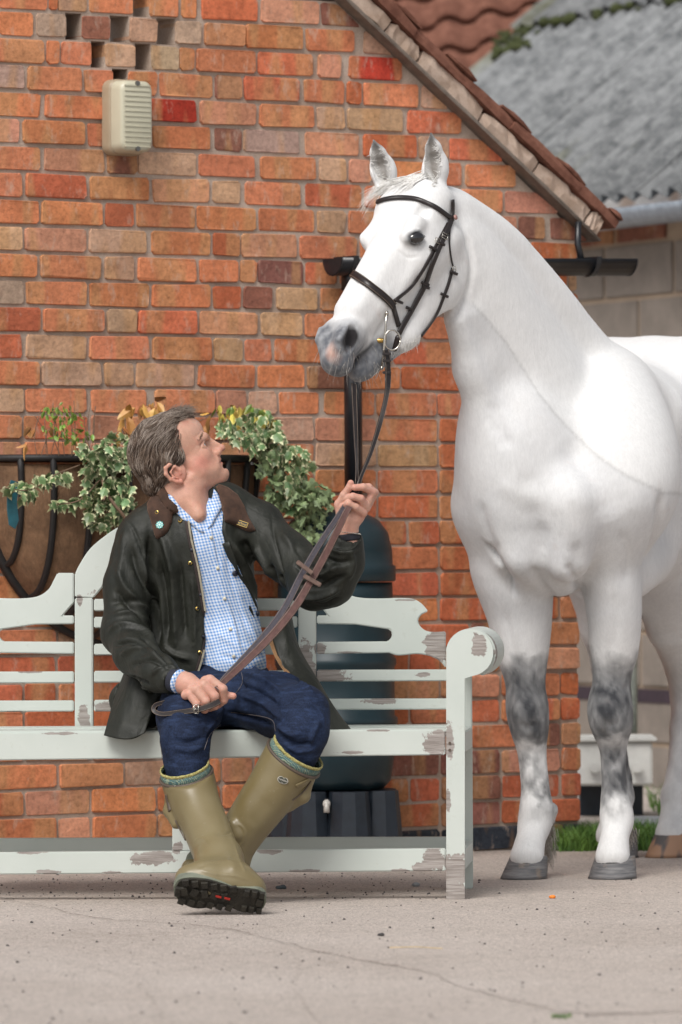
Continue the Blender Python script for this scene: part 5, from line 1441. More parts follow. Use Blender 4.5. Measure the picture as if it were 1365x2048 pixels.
# ---- bridle
bridle = empty('bridle', hp(.2, 0, 0), 'dark brown leather bridle with brass and steel bit on the head of the horse', 'bridle')
a = NT('bridle_leather'); nz = a.noise(120, 4, .6); M_LEA = a.done(a.mix(a.ramp(nz, [(.3, 0), (.7, 1)]), (.010, .007, .007), (.024, .016, .015)), .38, a.bump(nz, .2, .001))
M_LEA2 = simple('rein_leather', (.115, .055, .048), .6, var=.3, scale=70, bump=.3); M_LEA3 = simple('rein_grip', (.075, .068, .085), .65, var=.25, scale=150, bump=.5)
M_STEEL = simple('steel', (.55, .52, .47), .25, 1.0, var=.1, bump=.02); M_BRASS = simple('brass', (.62, .40, .12), .3, 1.0, var=.1, bump=.02)
M_STITCH = simple('stitching', (.22, .17, .13), .8)
def strap(name, pts, wpx, th=.004, parent=bridle, mat=M_LEA, off=.003, bv=None, Yd=None, n=None, stitch=False):
    S_ = spline([tuple(p) for p in pts], n or max(8, len(pts)*5)); P = []; N = []
    for u, v in S_:
        loc, n_ = hit(bv or HBV, u, v, Yd, off)
        if loc is None: continue
        P.append(np.array(loc)); N.append(np.array(n_))
    P = np.array(P); N = np.array(N)
    for _ in range(3):
        N[1:-1] = (N[:-2]+N[1:-1]*2+N[2:])/4; P[1:-1] = (P[:-2]+P[1:-1]*2+P[2:])/4
    N /= np.linalg.norm(N, axis=1)[:, None]
    # keep the strap on top of the surface
    wid = wpx*P[:, 1].mean()/FPX
    V, F = ribbon(P, N, wid, th); o = pm(name, V, F, parent, mat, True)
    if stitch:
        for s_ in (-1, 1):
            T_ = np.gradient(P, axis=0); T_ /= np.linalg.norm(T_, axis=1)[:, None]; Bn = np.cross(T_, N); Pq = P+Bn*wid*.36*s_+N*th*.62
            V, F = tube(Pq, .0006, 4); pm('stitching', V, F, o, M_STITCH, True)
    return P, N
strap('browband', [(745, 411), (768, 401), (795, 397), (825, 398), (850, 404), (872, 416), (892, 431), (904, 440)], 10, .008, off=.004, stitch=False)
strap('noseband', [(671, 556), (682, 547), (700, 546), (720, 557), (745, 576), (768, 594), (786, 612)], 17, .008, off=.005, stitch=True)
strap('noseband_tail', [(784, 604), (788, 622), (793, 640), (797, 652)], 12, .005)
strap('noseband_strap', [(786, 604), (800, 592), (822, 573), (842, 545), (862, 510), (880, 476), (895, 448)], 8, .0045)
strap('cheekpiece', [(796, 668), (806, 648), (826, 612), (848, 570), (862, 530), (880, 488), (893, 462), (901, 438), (903, 415), (902, 400)], 12, .005, off=.006)
strap('throatlash', [(902, 440), (899, 460), (898, 490), (902, 520), (905, 532)], 3.5, .003)
strap('throatlash_strap', [(904, 536), (897, 565), (886, 595), (874, 625), (858, 650), (842, 671)], 7.5, .004)
def keeper(u, v, ang, w_, l, parent=bridle, mat=M_LEA, bv=None, off=.008, name='keeper'):
    a0 = (u-cos(ang)*l/2, v-sin(ang)*l/2); a1 = (u+cos(ang)*l/2, v+sin(ang)*l/2)
    strap(name, [a0, ((a0[0]+a1[0])/2, (a0[1]+a1[1])/2), a1], w_, .006, parent, mat, off, bv, n=5)
for u, v in ((879, 488), (848, 565), (863, 498), (849, 573), (816, 617), (794, 602), (886, 590), (904, 546)): keeper(u, v, R(25), 6, 15)
def buckle(u, v, ang, w_, l, parent=bridle, bv=None, mat=M_STEEL, off=.010):
    loc, n_ = hit(bv or HBV, u, v, None, off); 
    if loc is None: return
    n_ = Vector(n_); t = (_RT*cos(ang)-_UP*sin(ang)); t = (t-n_*t.dot(n_)).normalized(); b = n_.cross(t); s_ = loc.y/FPX; c = Vector(loc)
    q = [c+t*l/2*s_+b*w_/2*s_, c-t*l/2*s_+b*w_/2*s_, c-t*l/2*s_-b*w_/2*s_, c+t*l/2*s_-b*w_/2*s_, c+t*l/2*s_+b*w_/2*s_]
    m_ = MB(); 
    for i in range(4): m_.tube([q[i], q[i+1]], .0012, 6)
    m_.tube([c+b*w_*.4*s_, c-b*w_*.4*s_], .001, 6); m_.obj('buckle', parent, mat, True)
buckle(886, 474, R(115), 14, 12); buckle(872, 483, R(115), 12, 10); buckle(904, 538, R(80), 9, 10)
loc, n_ = hit(HBV, 903, 437, None, .012)
MB().tube([loc, loc+Vector(n_)*.005], .0075, 14).obj('rosette', bridle, simple('pink_rosette', (.45, .25, .22), .5), True)
loc, n_ = hit(HBV, 688, 556, None, .012)
# bit: brass mouthpiece, ring and full cheek
BY = surf(775, 660)[1]-.02
MB().tube([W(738, 682, BY+.015), W(755, 681, BY+.006), W(772, 681, BY)], [.004, .0075, .006], 12).obj('mouthpiece', bridle, M_BRASS, True)
MB().tube([W(774, 628, BY-.004), W(772, 650, BY-.004), W(770, 681, BY-.006), W(767, 710, BY-.004), W(764, 736, BY-.004)], [.0048, .003, .0055, .003, .0042], 10).obj('cheek_bar', bridle, M_STEEL, True)
for q in ((774, 626), (764, 736)):
    mo_ = Model(); mo_.ball(np.array(W(q[0], q[1], BY-.004)), .0062); V, Q = mo_.mesh(.0015); link('cheek_end', npmesh('c', V, Q), bridle, M_STEEL)
ring = [W(785+16*cos(R(a_)), 680+20*sin(R(a_)), BY-.002+.006*cos(R(a_))) for a_ in range(0, 361, 15)]
MB().tube(ring, .0028, 8).obj('bit_ring', bridle, M_STEEL, True)
mo_ = Model(); mo_.cone(K(797, 676, BY+.01), K(790, 698, BY+.02), .010, .008); V, Q = mo_.mesh(.003); link('curb_loop', npmesh('curb', V, Q), bridle, M_LEA)
# ------------------------------------------------------------------ the man
random.seed(31); rs = np.random.RandomState(31)
SM = FPX/16.2
def KM(u, v, Y, r=None):
    p = np.array(W(u, v, Y)); return p if r is None else (p, r*Y/FPX)
def kc(*pts): return [(np.array(W(u, v, Y)), r*Y/FPX) for u, v, Y, r in pts]
man = empty('person', (W(400, 1500, 16.0).x, 16.05, 0), 'man in dark waxed jacket, blue checked shirt, jeans and green boots sitting on the bench', 'person')
# frame of the head: forward, towards camera, up
t0_ = R(28); yw = .13
fx = np.array([cos(t0_), yw, sin(t0_)]); fx /= np.linalg.norm(fx)
fy = np.array([yw*cos(t0_)*1.0, -1, 0.0]); fy = fy-fx*(fy@fx); fy /= np.linalg.norm(fy)      # towards the camera: his right
fz = np.cross(fx, -fy); fz /= np.linalg.norm(fz)
if fz[2] < 0: fz = -fz
TR = np.array(W(368, 950, 16.215)) - fy*.070
def fp(x, y, z): return TR+fx*x+fy*y+fz*z
AX = (fx, fy, fz)
Mm = Model()
Mm.ell(fp(-.008, 0, .080), (.103, .074, .092), AX, .0)
Mm.ell(fp(.032, 0, .098), (.088, .066, .070), AX, .02)          # forehead
Mm.cone(fp(.055, 0, .04), fp(.075, 0, -.02), .054, .044, .02)
for s_ in (1, -1):
    Mm.cone(fp(.012, .052*s_, -.020), fp(.018, .046*s_, -.045), .020, .019, .02)     # jaw angle
    Mm.cone(fp(.018, .046*s_, -.048), fp(.088, .014*s_, -.061), .0175, .0155, .018)  # jaw line
    Mm.cone(fp(.045, .046*s_, .010), fp(.080, .034*s_, .020), .020, .015, .025)      # cheek bone
    Mm.cone(fp(.050, .038*s_, -.020), fp(.078, .024*s_, -.028), .025, .019, .025)     # cheek
    Mm.chain([(fp(.088, .042*s_, .066), .008), (fp(.108, .028*s_, .068), .009), (fp(.115, .012*s_, .064), .009)], .012)  # brow ridge
    Mm.ell(fp(.092, .030*s_, .047), (.016, .017, .010), AX, .010, 's')               # eye socket
    Mm.cone(fp(.120, .012*s_, .008), fp(.127, .010*s_, .009), .0085, .007, .006)     # nose wing
    Mm.cone(fp(.108, .020*s_, -.008), fp(.098, .027*s_, -.024), .006, .006, .012)
    Mm.ell(fp(.114, .0165*s_, .0), (.008, .0035, .006), AX, .004, 's')
Mm.cone(fp(.060, 0, -.030), fp(.096, 0, -.050), .040, .026, .015)
Mm.ell(fp(.107, 0, -.052), (.0195, .022, .018), AX, .010)        # chin
Mm.cone(fp(.114, 0, .060), fp(.137, 0, .021), .0082, .0085, .009)   # nose
Mm.ell(fp(.141, 0, .015), (.0105, .0105, .0095), AX, .006)
Mm.cone(fp(.104, 0, .035), fp(.117, 0, .008), .014, .014, .012)
Mm.cone(fp(.089, .0, -.004), fp(.094, .0, -.030), .026, .023, .014) # mouth mound
Mm.chain([(fp(.101, .024, -.0185), .0042), (fp(.114, .012, -.0125), .0050), (fp(.1185, 0, -.0115), .0054), (fp(.114, -.012, -.0125), .0050), (fp(.101, -.024, -.0185), .0042)], .005)
Mm.chain([(fp(.100, .022, -.0235), .0045), (fp(.112, .011, -.0240), .0058), (fp(.1155, 0, -.0240), .0062), (fp(.112, -.011, -.0240), .0058), (fp(.100, -.022, -.0235), .0045)], .005)
Mm.chain([(fp(.102, .031, -.021), .0024), (fp(.119, .012, -.0178), .0026), (fp(.124, 0, -.0174), .0026), (fp(.119, -.012, -.0178), .0026), (fp(.102, -.031, -.021), .0024)], .002, 's')
Mm.ell(fp(.117, 0, -.036), (.010, .016, .005), AX, .008, 's')
# neck
Mm.chain([(fp(-.028, 0, .012), .054), (KM(368, 1000, 16.265), .054), (KM(394, 1047, 16.305), .060)], .025)
Mm.cone(fp(.026, 0, -.045), KM(394, 1030, 16.235), .026, .032, .025)
Mm.cone(fp(-.01, .045, -.03), KM(398, 1030, 16.205), .014, .014, .025)
# eyelids
for s_ in (1, -1):
    Mm.ell(fp(.0885, .0315*s_, .047), (.0125, .0135, .0120), AX, .004)
    Mm.chain([(fp(.0885, .0445*s_, .0465), .0024), (fp(.098, .037*s_, .0555), .003), (fp(.1005, .025*s_, .0545), .003)], .004)
    Mm.chain([(fp(.088, .0445*s_, .0445), .0022), (fp(.096, .037*s_, .0395), .0028), (fp(.099, .025*s_, .040), .0028)], .004)
    Mm.ell(fp(.1015, .0335*s_, .0475), (.006, .012, .0048), AX, .002, 's')
# ear (near side and far side)
def earset(s_):
    e = lambda x, z, y=.078: fp(x-.011, y*s_, z+.0125)
    Mm.ell(fp(-.011, .072*s_, .0185), (.024, .007, .031), AX, .008)
    Mm.chain([(e(.004, .006), .004), (e(-.002, .022, .083), .0045), (e(-.014, .033, .088), .005), (e(-.028, .030, .091), .0055), (e(-.035, .014, .091), .0055), (e(-.030, -.006, .088), .005), (e(-.018, -.020, .084), .005), (e(-.006, -.026, .080), .0065)], .004)
    Mm.chain([(e(-.008, .020, .083), .003), (e(-.020, .012, .087), .0035), (e(-.019, -.004, .086), .0032), (e(-.010, -.012, .083), .003)], .004)
    Mm.ell(fp(-.020, .089*s_, .0185), (.009, .005, .011), AX, .004, 's')
    Mm.ell(fp(-.017, .087*s_, .0385), (.010, .004, .003), AX, .003, 's')
    Mm.cone(e(.004, -.004), e(.006, .004), .004, .004, .004)
earset(1); earset(-1)
Vh, Qh = Mm.mesh(.0022)
Dh = vnoise(Vh, 260, 8, 2)*.0002
tmph = npmesh('t', Vh, Qh); NH = normals(tmph)
x_, y_, z_ = (Vh-TR)@fx, (Vh-TR)@fy, (Vh-TR)@fz
# fine creases
def crs(pts, wd, dep):
    global Dh
    P = spline([fp(*p) for p in pts], 24); idx = np.where(((Vh > P.min(0)-wd*4) & (Vh < P.max(0)+wd*4)).all(1))[0]
    d = np.sqrt(((Vh[idx, None]-P[None])**2).sum(2).min(1)); Dh[idx] += dep*np.exp(-(d/wd)**2)
for s_ in (1, -1):
    crs([(.116, .020*s_, .006), (.106, .030*s_, -.010), (.099, .033*s_, -.024)], .003, -.0016)
    crs([(.080, .050*s_, .052), (.074, .055*s_, .056)], .0018, -.0008); crs([(.081, .050*s_, .045), (.074, .055*s_, .042)], .0018, -.0008)
    crs([(.100, .024*s_, .032), (.088, .040*s_, .032), (.080, .046*s_, .038)], .003, -.0012)
    crs([(.05, .060*s_, -.03), (.045, .058*s_, -.045)], .006, -.001)
crs([(.078, .054, .048), (.066, .060, .052)], .0014, -.0009); crs([(.079, .053, .042), (.068, .059, .036)], .0014, -.0009); crs([(.045, .062, .01), (.05, .060, -.02), (.045, .055, -.04)], .004, -.0008); crs([(.09, .035, -.03), (.085, .034, -.045)], .003, -.001)
for zz in (.082, .092): crs([(.095, .045, zz), (.112, .02, zz+.002), (.113, -.02, zz)], .0028, -.0006)
Vh = Vh+NH*Dh[:, None]
hu2, hv2 = proj(Vh)
skin = np.array([.55, .31, .225]); red = np.array([.56, .215, .165]); Ch = np.tile(skin, (len(Vh), 1))
def blob(c, rad, col, amt):
    global Ch
    d = ((x_-c[0])/rad[0])**2+((np.abs(y_)-c[1])/rad[1])**2+((z_-c[2])/rad[2])**2; q = (amt*np.exp(-d))[:, None]; Ch = Ch*(1-q)+np.array(col)*q
blob((.058, .055, .006), (.034, .03, .024), red, .80); blob((.135, 0, .012), (.015, .015, .014), red, .75); blob((-.015, .085, .0), (.03, .02, .035), red, .65)
blob((.03, .05, -.05), (.05, .03, .03), (.46, .25, .19), .55); blob((.09, .0, -.05), (.02, .03, .015), (.56, .26, .20), .4)
blob((.117, 0, -.0175), (.014, .026, .010), (.44, .165, .14), .8); blob((.112, .018, -.0178), (.012, .016, .0022), (.16, .05, .045), .8); blob((.10, .0, .10), (.05, .06, .03), (.62, .40, .32), .6)
blob((.108, .02, .069), (.014, .018, .0045), (.30, .19, .12), .5); blob((.094, .036, .032), (.010, .012, .007), (.45, .24, .20), .35)
blob((.075, .03, -.045), (.045, .03, .022), (.36, .235, .185), .35); blob((.006, .05, -.07), (.04, .03, .03), (.50, .26, .20), .5)
nz_ = vnoise(Vh, 180, 9, 3); Ch *= (1+.05*nz_)[:, None]
a = NT('skin'); vc = a.n('VertexColor', layer_name='Col').outputs[0]; f1 = a.noise(700, 3, .6); f2 = a.noise(90, 4, .6)
cs_ = a.mix(.5, vc, a.ramp(f2, [(.3, .88), (.7, 1.1)]), 'MULTIPLY'); cs_ = a.mix(.55, cs_, a.ramp(f1, [(.35, .8), (.65, 1.15)]), 'MULTIPLY'); f3 = a.noise(34, 3, .6); cs_ = a.mix(a.math('MULTIPLY', a.ramp(f3, [(.5, 0), (.66, 1)]), .28), cs_, (.50, .20, .15))
M_SKIN = a.done(cs_, .48, a.bump(f1, .25, .0006, a.bump(f2, .10, .001)), Subsurface_Weight=.25, Subsurface_Radius=(.01, .004, .002), Subsurface_Scale=.5, Specular_IOR_Level=.35)
# --- hands
def hand(parts, palm, h=.0016):
    m_ = Model()
    for p in palm: m_.p.append(p)
    return m_
# his left hand, raised, gripping the reins
HL = Model(); yb = 16.0
HL.chain(kc((700, 1092, yb+.02, 21), (695, 1062, yb+.02, 20.5), (697, 1040, yb+.015, 22)), .012)
HL.ell(KM(709, 1024, yb+.01), (.033, .017, .040), None, .012)
HL.cone(KM(722, 1018, yb+.012), KM(728, 1000, yb+.02), .016, .014, .012)
HL.cone(KM(683, 1030, yb+.0), KM(678, 1008, yb-.002), .015, .013, .012)
HL.chain(kc((678, 1010, yb-.002, 8.8), (688, 990, yb-.012, 7.6), (699, 975, yb-.018, 7.0), (702, 966, yb-.02, 6.4)), .004)      # thumb
HL.chain(kc((733, 1012, yb+.01, 9), (746, 984, yb+.004, 7.6), (727, 974, yb-.016, 7.2), (710, 975, yb-.022, 6.6)), .0035)        # index
HL.chain(kc((735, 1012, yb+.03, 9), (750, 985, yb+.028, 7.6), (738, 974, yb+.012, 7), (722, 973, yb+.002, 6.5)), .0035)          # middle behind
HL.chain(kc((733, 1016, yb+.008, 9), (722, 997, yb-.018, 7.6), (706, 993, yb-.026, 7.6), (690, 998, yb-.012, 7)), .003)          # ring
HL.chain(kc((727, 1026, yb+.0, 8.5), (712, 1014, yb-.020, 7.2), (697, 1007, yb-.027, 7.2), (684, 1014, yb-.010, 6.4)), .003)     # little
HL.cone(KM(724, 1000, yb-.006), KM(705, 1015, yb+.004), .010, .012, .006)
# his right hand, fist on the thigh holding the rein ends, back of the hand upward
HR = Model(); y2 = 15.84
HR.chain(kc((338, 1358, y2+.05, 23), (356, 1362, y2+.03, 22), (374, 1368, y2+.01, 24)), .012)
HR.ell(KM(392, 1378, y2), (.040, .028, .028), (np.array([.85, -.1, -.45]), np.array([.1, 1, 0]), np.array([.45, 0, .88])), .012)
for (mu, mv, pu, pv, du_, dv_, tu, tv, r_, yo) in ((420, 1361, 446, 1378, 448, 1400, 436, 1410, 9.2, -.004), (408, 1370, 430, 1392, 430, 1412, 420, 1416, 9.0, -.014), (393, 1379, 412, 1402, 410, 1419, 402, 1420, 8.6, -.018), (380, 1388, 394, 1408, 391, 1421, 386, 1420, 7.6, -.014)):
    HR.chain([(KM(mu-8, mv+2, y2-.008+yo), r_*1.25/SM), (KM(mu, mv, y2-.016+yo), r_*1.22/SM), (KM(pu, pv, y2-.026+yo), r_/SM), (KM(du_, dv_, y2-.012+yo), r_*.9/SM), (KM(tu, tv, y2+.006+yo), r_*.82/SM)], .0028)
HR.chain([(KM(410, 1376, y2+.012), 10/SM), (KM(436, 1383, y2-.004), 8.6/SM), (KM(452, 1390, y2-.014), 7.4/SM), (KM(467, 1392, y2-.016), 6.6/SM)], .005)
hands = []
for Hm, seed in ((HL, 1), (HR, 2)):
    V, Q = Hm.mesh(.0016); V = V
    c_ = np.tile(np.array([.55, .33, .25]), (len(V), 1)); q = np.clip(.5+.5*vnoise(V, 90, seed, 2), 0, 1)[:, None]*.45; c_ = c_*(1-q)+np.array([.56, .245, .19])*q
    hands.append((V, Q, c_))
def reddot(i, pts, rad, amt, col=(.60, .26, .21)):
    V, Q, c_ = hands[i]
    for p in pts:
        d = np.sqrt(((V-p)**2).sum(1)); q = (amt*np.exp(-(d/rad)**2))[:, None]; c_ = c_*(1-q)+np.array(col)*q
    hands[i] = (V, Q, c_)
reddot(1, [KM(467, 1392, y2-.016)], .018, .6); reddot(1, [KM(m[0], m[1], y2-.03) for m in ((420, 1361), (408, 1370), (393, 1379), (380, 1388))], .010, .5)
reddot(0, [KM(702, 966, yb-.02), KM(710, 975, yb-.02)], .010, .5)
# hidden torso and limbs under the clothes keep the figure one body
Bd = Model()
Bd.cone(KM(392, 1075, 16.33), KM(415, 1330, 16.38), .135, .125, .06, 'u', ((0, 1, 0), 1.5)); Bd.cone(KM(392, 1060, 16.35), KM(394, 1090, 16.35), .06, .07, .03)
Bd.cone(KM(415, 1330, 16.38), KM(430, 1390, 16.38), .125, .12, .05, 'u', ((0, 1, 0), 1.2))
Bd.chain(kc((285, 1085, 16.32, 36), (240, 1270, 16.25, 28), (340, 1358, 15.89, 20)), .03); Bd.chain(kc((520, 1065, 16.32, 36), (640, 1175, 16.12, 28), (700, 1085, 16.02, 20)), .03)
Bd.chain(kc((405, 1400, 16.35, 55), (372, 1440, 15.92, 40), (378, 1560, 15.82, 24), (400, 1620, 15.76, 20), (432, 1700, 15.62, 18)), .03); Bd.chain(kc((470, 1400, 16.35, 55), (604, 1432, 15.92, 40), (560, 1560, 15.85, 22), (470, 1690, 15.87, 18)), .03)
V, Q = Bd.mesh(.012); hands.append((V, Q, np.tile(skin, (len(V), 1))))
Vs = [Vh]+[h_[0] for h_ in hands]; Qs = [Qh]; n_ = len(Vh); Cs = [Ch]
for h_ in hands: Qs.append(h_[1]+n_); n_ += len(h_[0]); Cs.append(h_[2])
link('body', npmesh('body', np.vstack(Vs), np.vstack(Qs), np.vstack(Cs)), man, M_SKIN)
HDV = bvh_of(Vh, Qh)
# eyes
M_SCL = simple('eye_white', (.62, .60, .57), .15, var=.05, bump=0)
for s_ in (1, -1):
    mo_ = Model(); mo_.ball(fp(.0885, .0315*s_, .047), .0118); V, Q = mo_.mesh(.0012)
    g_ = fx*.96+fy*.12*s_*0+fz*.10; g_ /= np.linalg.norm(g_); d_ = (V-fp(.0885, .0315*s_, .047))@g_/.0118
    cc_ = np.tile(np.array([.62, .60, .57]), (len(V), 1)); cc_[d_ > .86] = (.12, .17, .20); cc_[d_ > .955] = (.01, .01, .01)
    a = NT('eyeball'); M_EB = a.done(a.n('VertexColor', layer_name='Col').outputs[0], .12)
    link('eye', npmesh('eye', V, Q, cc_), man, M_EB)
# --- hair: cap plus combed strands
Hc = Model()
def hairz(s_):
    pass
Hc.ell(fp(-.014, 0, .086), (.097, .081, .094), AX, .0)
Hc.ell(fp(.042, 0, .132), (.072, .062, .044), AX, .03)
Hc.ell(fp(-.040, 0, .058), (.058, .076, .082), AX, .03)
Hc.cone(fp(-.070, .0, .010), fp(-.062, 0, -.020), .045, .036, .02)
for s_ in (1, -1): Hc.cone(fp(-.005, .062*s_, .060), fp(.010, .064*s_, .040), .018, .010, .015)
# keep hair off the face and ears
def facecut(X, Y, Z):
    x = (X-TR[0])*fx[0]+(Y-TR[1])*fx[1]+(Z-TR[2])*fx[2]; y = (X-TR[0])*fy[0]+(Y-TR[1])*fy[1]+(Z-TR[2])*fy[2]; z = (X-TR[0])*fz[0]+(Y-TR[1])*fz[1]+(Z-TR[2])*fz[2]
    ay = np.abs(y)
    lim = np.interp(z, [-.06, .00, .030, .045, .085, .115, .138, .160, .20], [-.045, -.028, .010, .030, .040, .040, .043, .070, .12]).astype(np.float32)
    lim = lim+np.where(z > .10, np.clip((.050-ay)*1.8, 0, .072), 0)
    return (x-lim)*.8*-1.0
lo, hi = Hc.box(); 
def fc(X, Y, Z): return -facecut(X, Y, Z)*1.0
Hc.fn(lambda X, Y, Z: facecut(X, Y, Z)*1.0, lo-.02, hi+.02, .010, 's')
def lowcut(X, Y, Z):
    x = (X-TR[0])*fx[0]+(Y-TR[1])*fx[1]+(Z-TR[2])*fx[2]; z = (X-TR[0])*fz[0]+(Y-TR[1])*fz[1]+(Z-TR[2])*fz[2]
    return (z-np.interp(x, [-.12, -.07, -.03, .01, .05], [.0, -.040, -.032, .022, .04]).astype(np.float32))*.9
Hc.fn(lambda X, Y, Z: lowcut(X, Y, Z), lo-.02, hi+.02, .008, 's')
V, Q = Hc.mesh(.003)
t_ = npmesh('t', V, Q); NN = normals(t_)
V = V+NN*((vnoise(V*np.array([1, 1, 1]), 70, 12, 2)*.0035)[:, None]-.002)
M_HAIR0 = hairmat('hair_under', (.055, .037, .028), (.12, .085, .066), .6)
a = NT('hair'); oi = a.noise(1, 2, .5, a.map((60, 60, 60))); n2_ = a.noise(400, 2, .5)
M_HAIR = a.done(a.mix(a.ramp(n2_, [(.42, 0), (.62, 1)]), a.mix(a.ramp(oi, [(.35, 0), (.65, 1)]), (.075, .048, .036), (.13, .088, .064)), (.30, .25, .21)), .42, None, Specular_IOR_Level=.45)
hair = link('hair', npmesh('hair', V, Q), man, M_HAIR0)
HAIRB = bvh_of(V, Q)
loc_ = lambda P: ((P-TR)@fx, (P-TR)@fy, (P-TR)@fz)
def flow(P):
    x, y, z = loc_(P); ay = abs(y)
    top = np.clip((z-.10)/.05, 0, 1)
    d = fx*(-1.0+.1*top)+fz*(.38*np.clip((x-.02)/.05, 0, 1)*top-.75*(1-top))+fy*(.22*np.sign(y)*top+.0)
    d = d+fz*(-.5*np.clip((-x-.03)/.05, 0, 1))
    if x > .03 and top > .3: d = d+fy*.35
    w_ = np.array([sin(P[0]*70+P[2]*50), sin(P[2]*65), sin(P[0]*80+P[2]*30)])*.22
    d = d+w_; return d/np.linalg.norm(d)
M_H1 = hairmat('hair_dark', (.045, .028, .02), (.085, .058, .043), .45); M_H2 = hairmat('hair_mid', (.13, .092, .068), (.21, .155, .118), .42); M_H3 = hairmat('hair_light', (.24, .19, .155), (.38, .32, .27), .42)
outs = [[], [], []]
NN2 = normals(t_); cl_c = rs.normal(size=(160, 3))*.0; seeds = V[rs.choice(len(V), 260)]; sj = rs.normal(0, .20, (260, 3)); sc_ = rs.choice(3, 260, p=[.30, .42, .28])
idx = rs.choice(len(V), 9000)
for i in idx:
    p = V[i].copy(); n_ = NN2[i]
    if n_[1] > .5 and rs.rand() < .8: continue
    x, y, z = loc_(p)
    if z < -.035: continue
    k_ = ((seeds-p)**2).sum(1).argmin()
    L_ = rs.uniform(.030, .060)*(1.3 if z > .11 else (.8 if z > .03 else .5)); st_ = L_/7; P = [p-n_*.001]; lift = rs.uniform(.001, .005)*(1.7 if z > .12 else .8)
    jd = sj[k_]+rs.normal(0, .05, 3); lf = (k_ % 5)*.0008
    for k2 in range(1, 8):
        d = flow(p)+jd; d -= n_*(d@n_)*.85; d /= np.linalg.norm(d); p = p+d*st_
        l2, nn2, _, _ = HAIRB.find_nearest(Vector(p))
        if l2 is not None: n_ = np.array(nn2); p = np.array(l2)+n_*(lift+lf)*sin(pi*min(1, k2/7*.8+.1))
        P.append(p.copy())
    c_ = sc_[k_] if rs.rand() < .7 else rs.choice(3, p=[.3, .42, .28])
    if z > .13 and x > .02 and rs.rand() < .5: c_ = 2
    outs[c_].append((np.array(P), rs.uniform(.0006, .0011)))
for o_, m__ in zip(outs, (M_H1, M_H2, M_H3)): props(strands('strands', hair, m__, o_), kind='stuff')
out = []
# front tuft and flyaways
for q in range(900):
    p = fp(rs.uniform(.045, .105), rs.uniform(-.045, .05), rs.uniform(.140, .170)); l2, nn2, _, _ = HAIRB.find_nearest(Vector(p)); p = np.array(l2); n_ = np.array(nn2)
    d = fx*rs.uniform(.2, .75)+fz*rs.uniform(.2, .7)+fy*rs.uniform(-.2, .6)*.6; L_ = rs.uniform(.014, .040); P = [p]
    for k2 in range(1, 5): d = d-fz*.26; d /= np.linalg.norm(d); p = p+d*L_/4; P.append(p.copy())
    out.append((np.array(P), .0006))
props(strands('strands', hair, M_H3, out), kind='stuff')
out = []
for q in range(260):    # eyebrows and lashes
    s_ = rs.choice([1, -1]); t = rs.uniform(0, 1); b_ = spline([(.084, .046, .067), (.101, .031, .0715), (.110, .013, .067)], 20)[int(t*19)]; p = fp(b_[0]+.001, b_[1]*s_, b_[2]+rs.normal()*.0016)
    l2, nn2, _, _ = HDV.find_nearest(Vector(p)); p = np.array(l2); d = -fx*.6+fz*.25+fy*.6*s_+np.array(nn2)*.3; d /= np.linalg.norm(d); out.append((np.array([p, p+d*.004, p+d*.008-fz*.001]), .00035))
props(strands('eyebrow', man, hairmat('brow_hair', (.16, .10, .065), (.30, .21, .14)), out), kind='stuff')

# ------------------------------------------------------------------ clothes
UP3 = np.array([0, 0, 1.])
# shirt
Sh = Model()
Sh.cone(KM(398, 1085, 16.30), KM(428, 1330, 16.33), .142, .150, .05, 'u', ((0, 1, 0), 1.42))
Sh.cone(KM(395, 1052, 16.29), KM(398, 1090, 16.29), .072, .085, .03)
Sh.cone(KM(455, 1290, 16.28), KM(462, 1325, 16.27), .085, .085, .04)
V, Q = Sh.mesh(.006); tS = npmesh('t', V, Q); SB0 = bvh_of(V, Q)
D = carve_lines(V, None, [([(440, 1100), (450, 1180), (480, 1290)], .007, .004), ([(452, 1090), (465, 1170), (500, 1280)], .006, -.004), ([(420, 1150), (430, 1230), (440, 1320)], .008, -.004), ([(470, 1200), (505, 1260), (520, 1310)], .008, .006), ([(485, 1190), (520, 1250), (540, 1300)], .006, -.005), ([(430, 1260), (470, 1290), (520, 1300)], .008, .004), ([(410, 1200), (416, 1260), (425, 1300)], .006, .004), ([(440, 1310), (480, 1318), (530, 1310)], .006, -.005), ([(400, 1090), (405, 1150)], .01, .003)], SB0)
V = V+normals(tS)*D[:, None]+normals(tS)*(vnoise(V, 30, 22, 2)*.002)[:, None]
a = NT('gingham'); P_ = a.obj(); nd = a.noise(5, 2, .5); 
vv = a.n('VectorMath', {0: P_, 1: a.n('VectorMath', {0: a.noise(4, 2, .5, out=1), 'Scale': .030}, operation='SCALE').outputs[0]}, operation='ADD').outputs[0]
g = a.n('SeparateXYZ', {0: vv}); per = .0088
fxr = a.math('GREATER_THAN', a.math('FRACT', a.math('DIVIDE', a.math('ADD', g.outputs[0], a.math('MULTIPLY', g.outputs[2], .32)), per)), .5)
fzr = a.math('GREATER_THAN', a.math('FRACT', a.math('DIVIDE', a.math('SUBTRACT', g.outputs[2], a.math('MULTIPLY', g.outputs[0], .15)), per)), .5)
c = a.mix(a.math('MULTIPLY', a.math('ADD', fxr, fzr), .5), (.70, .74, .80), (.11, .28, .62))
wv_ = a.noise(900, 2, .5)
M_SHIRT = a.done(c, .85, a.bump(wv_, .15, .0006), Sheen_Weight=.1)
shirt = link('shirt', npmesh('shirt', V, Q), man, M_SHIRT); SBV = bvh_of(V, Q)

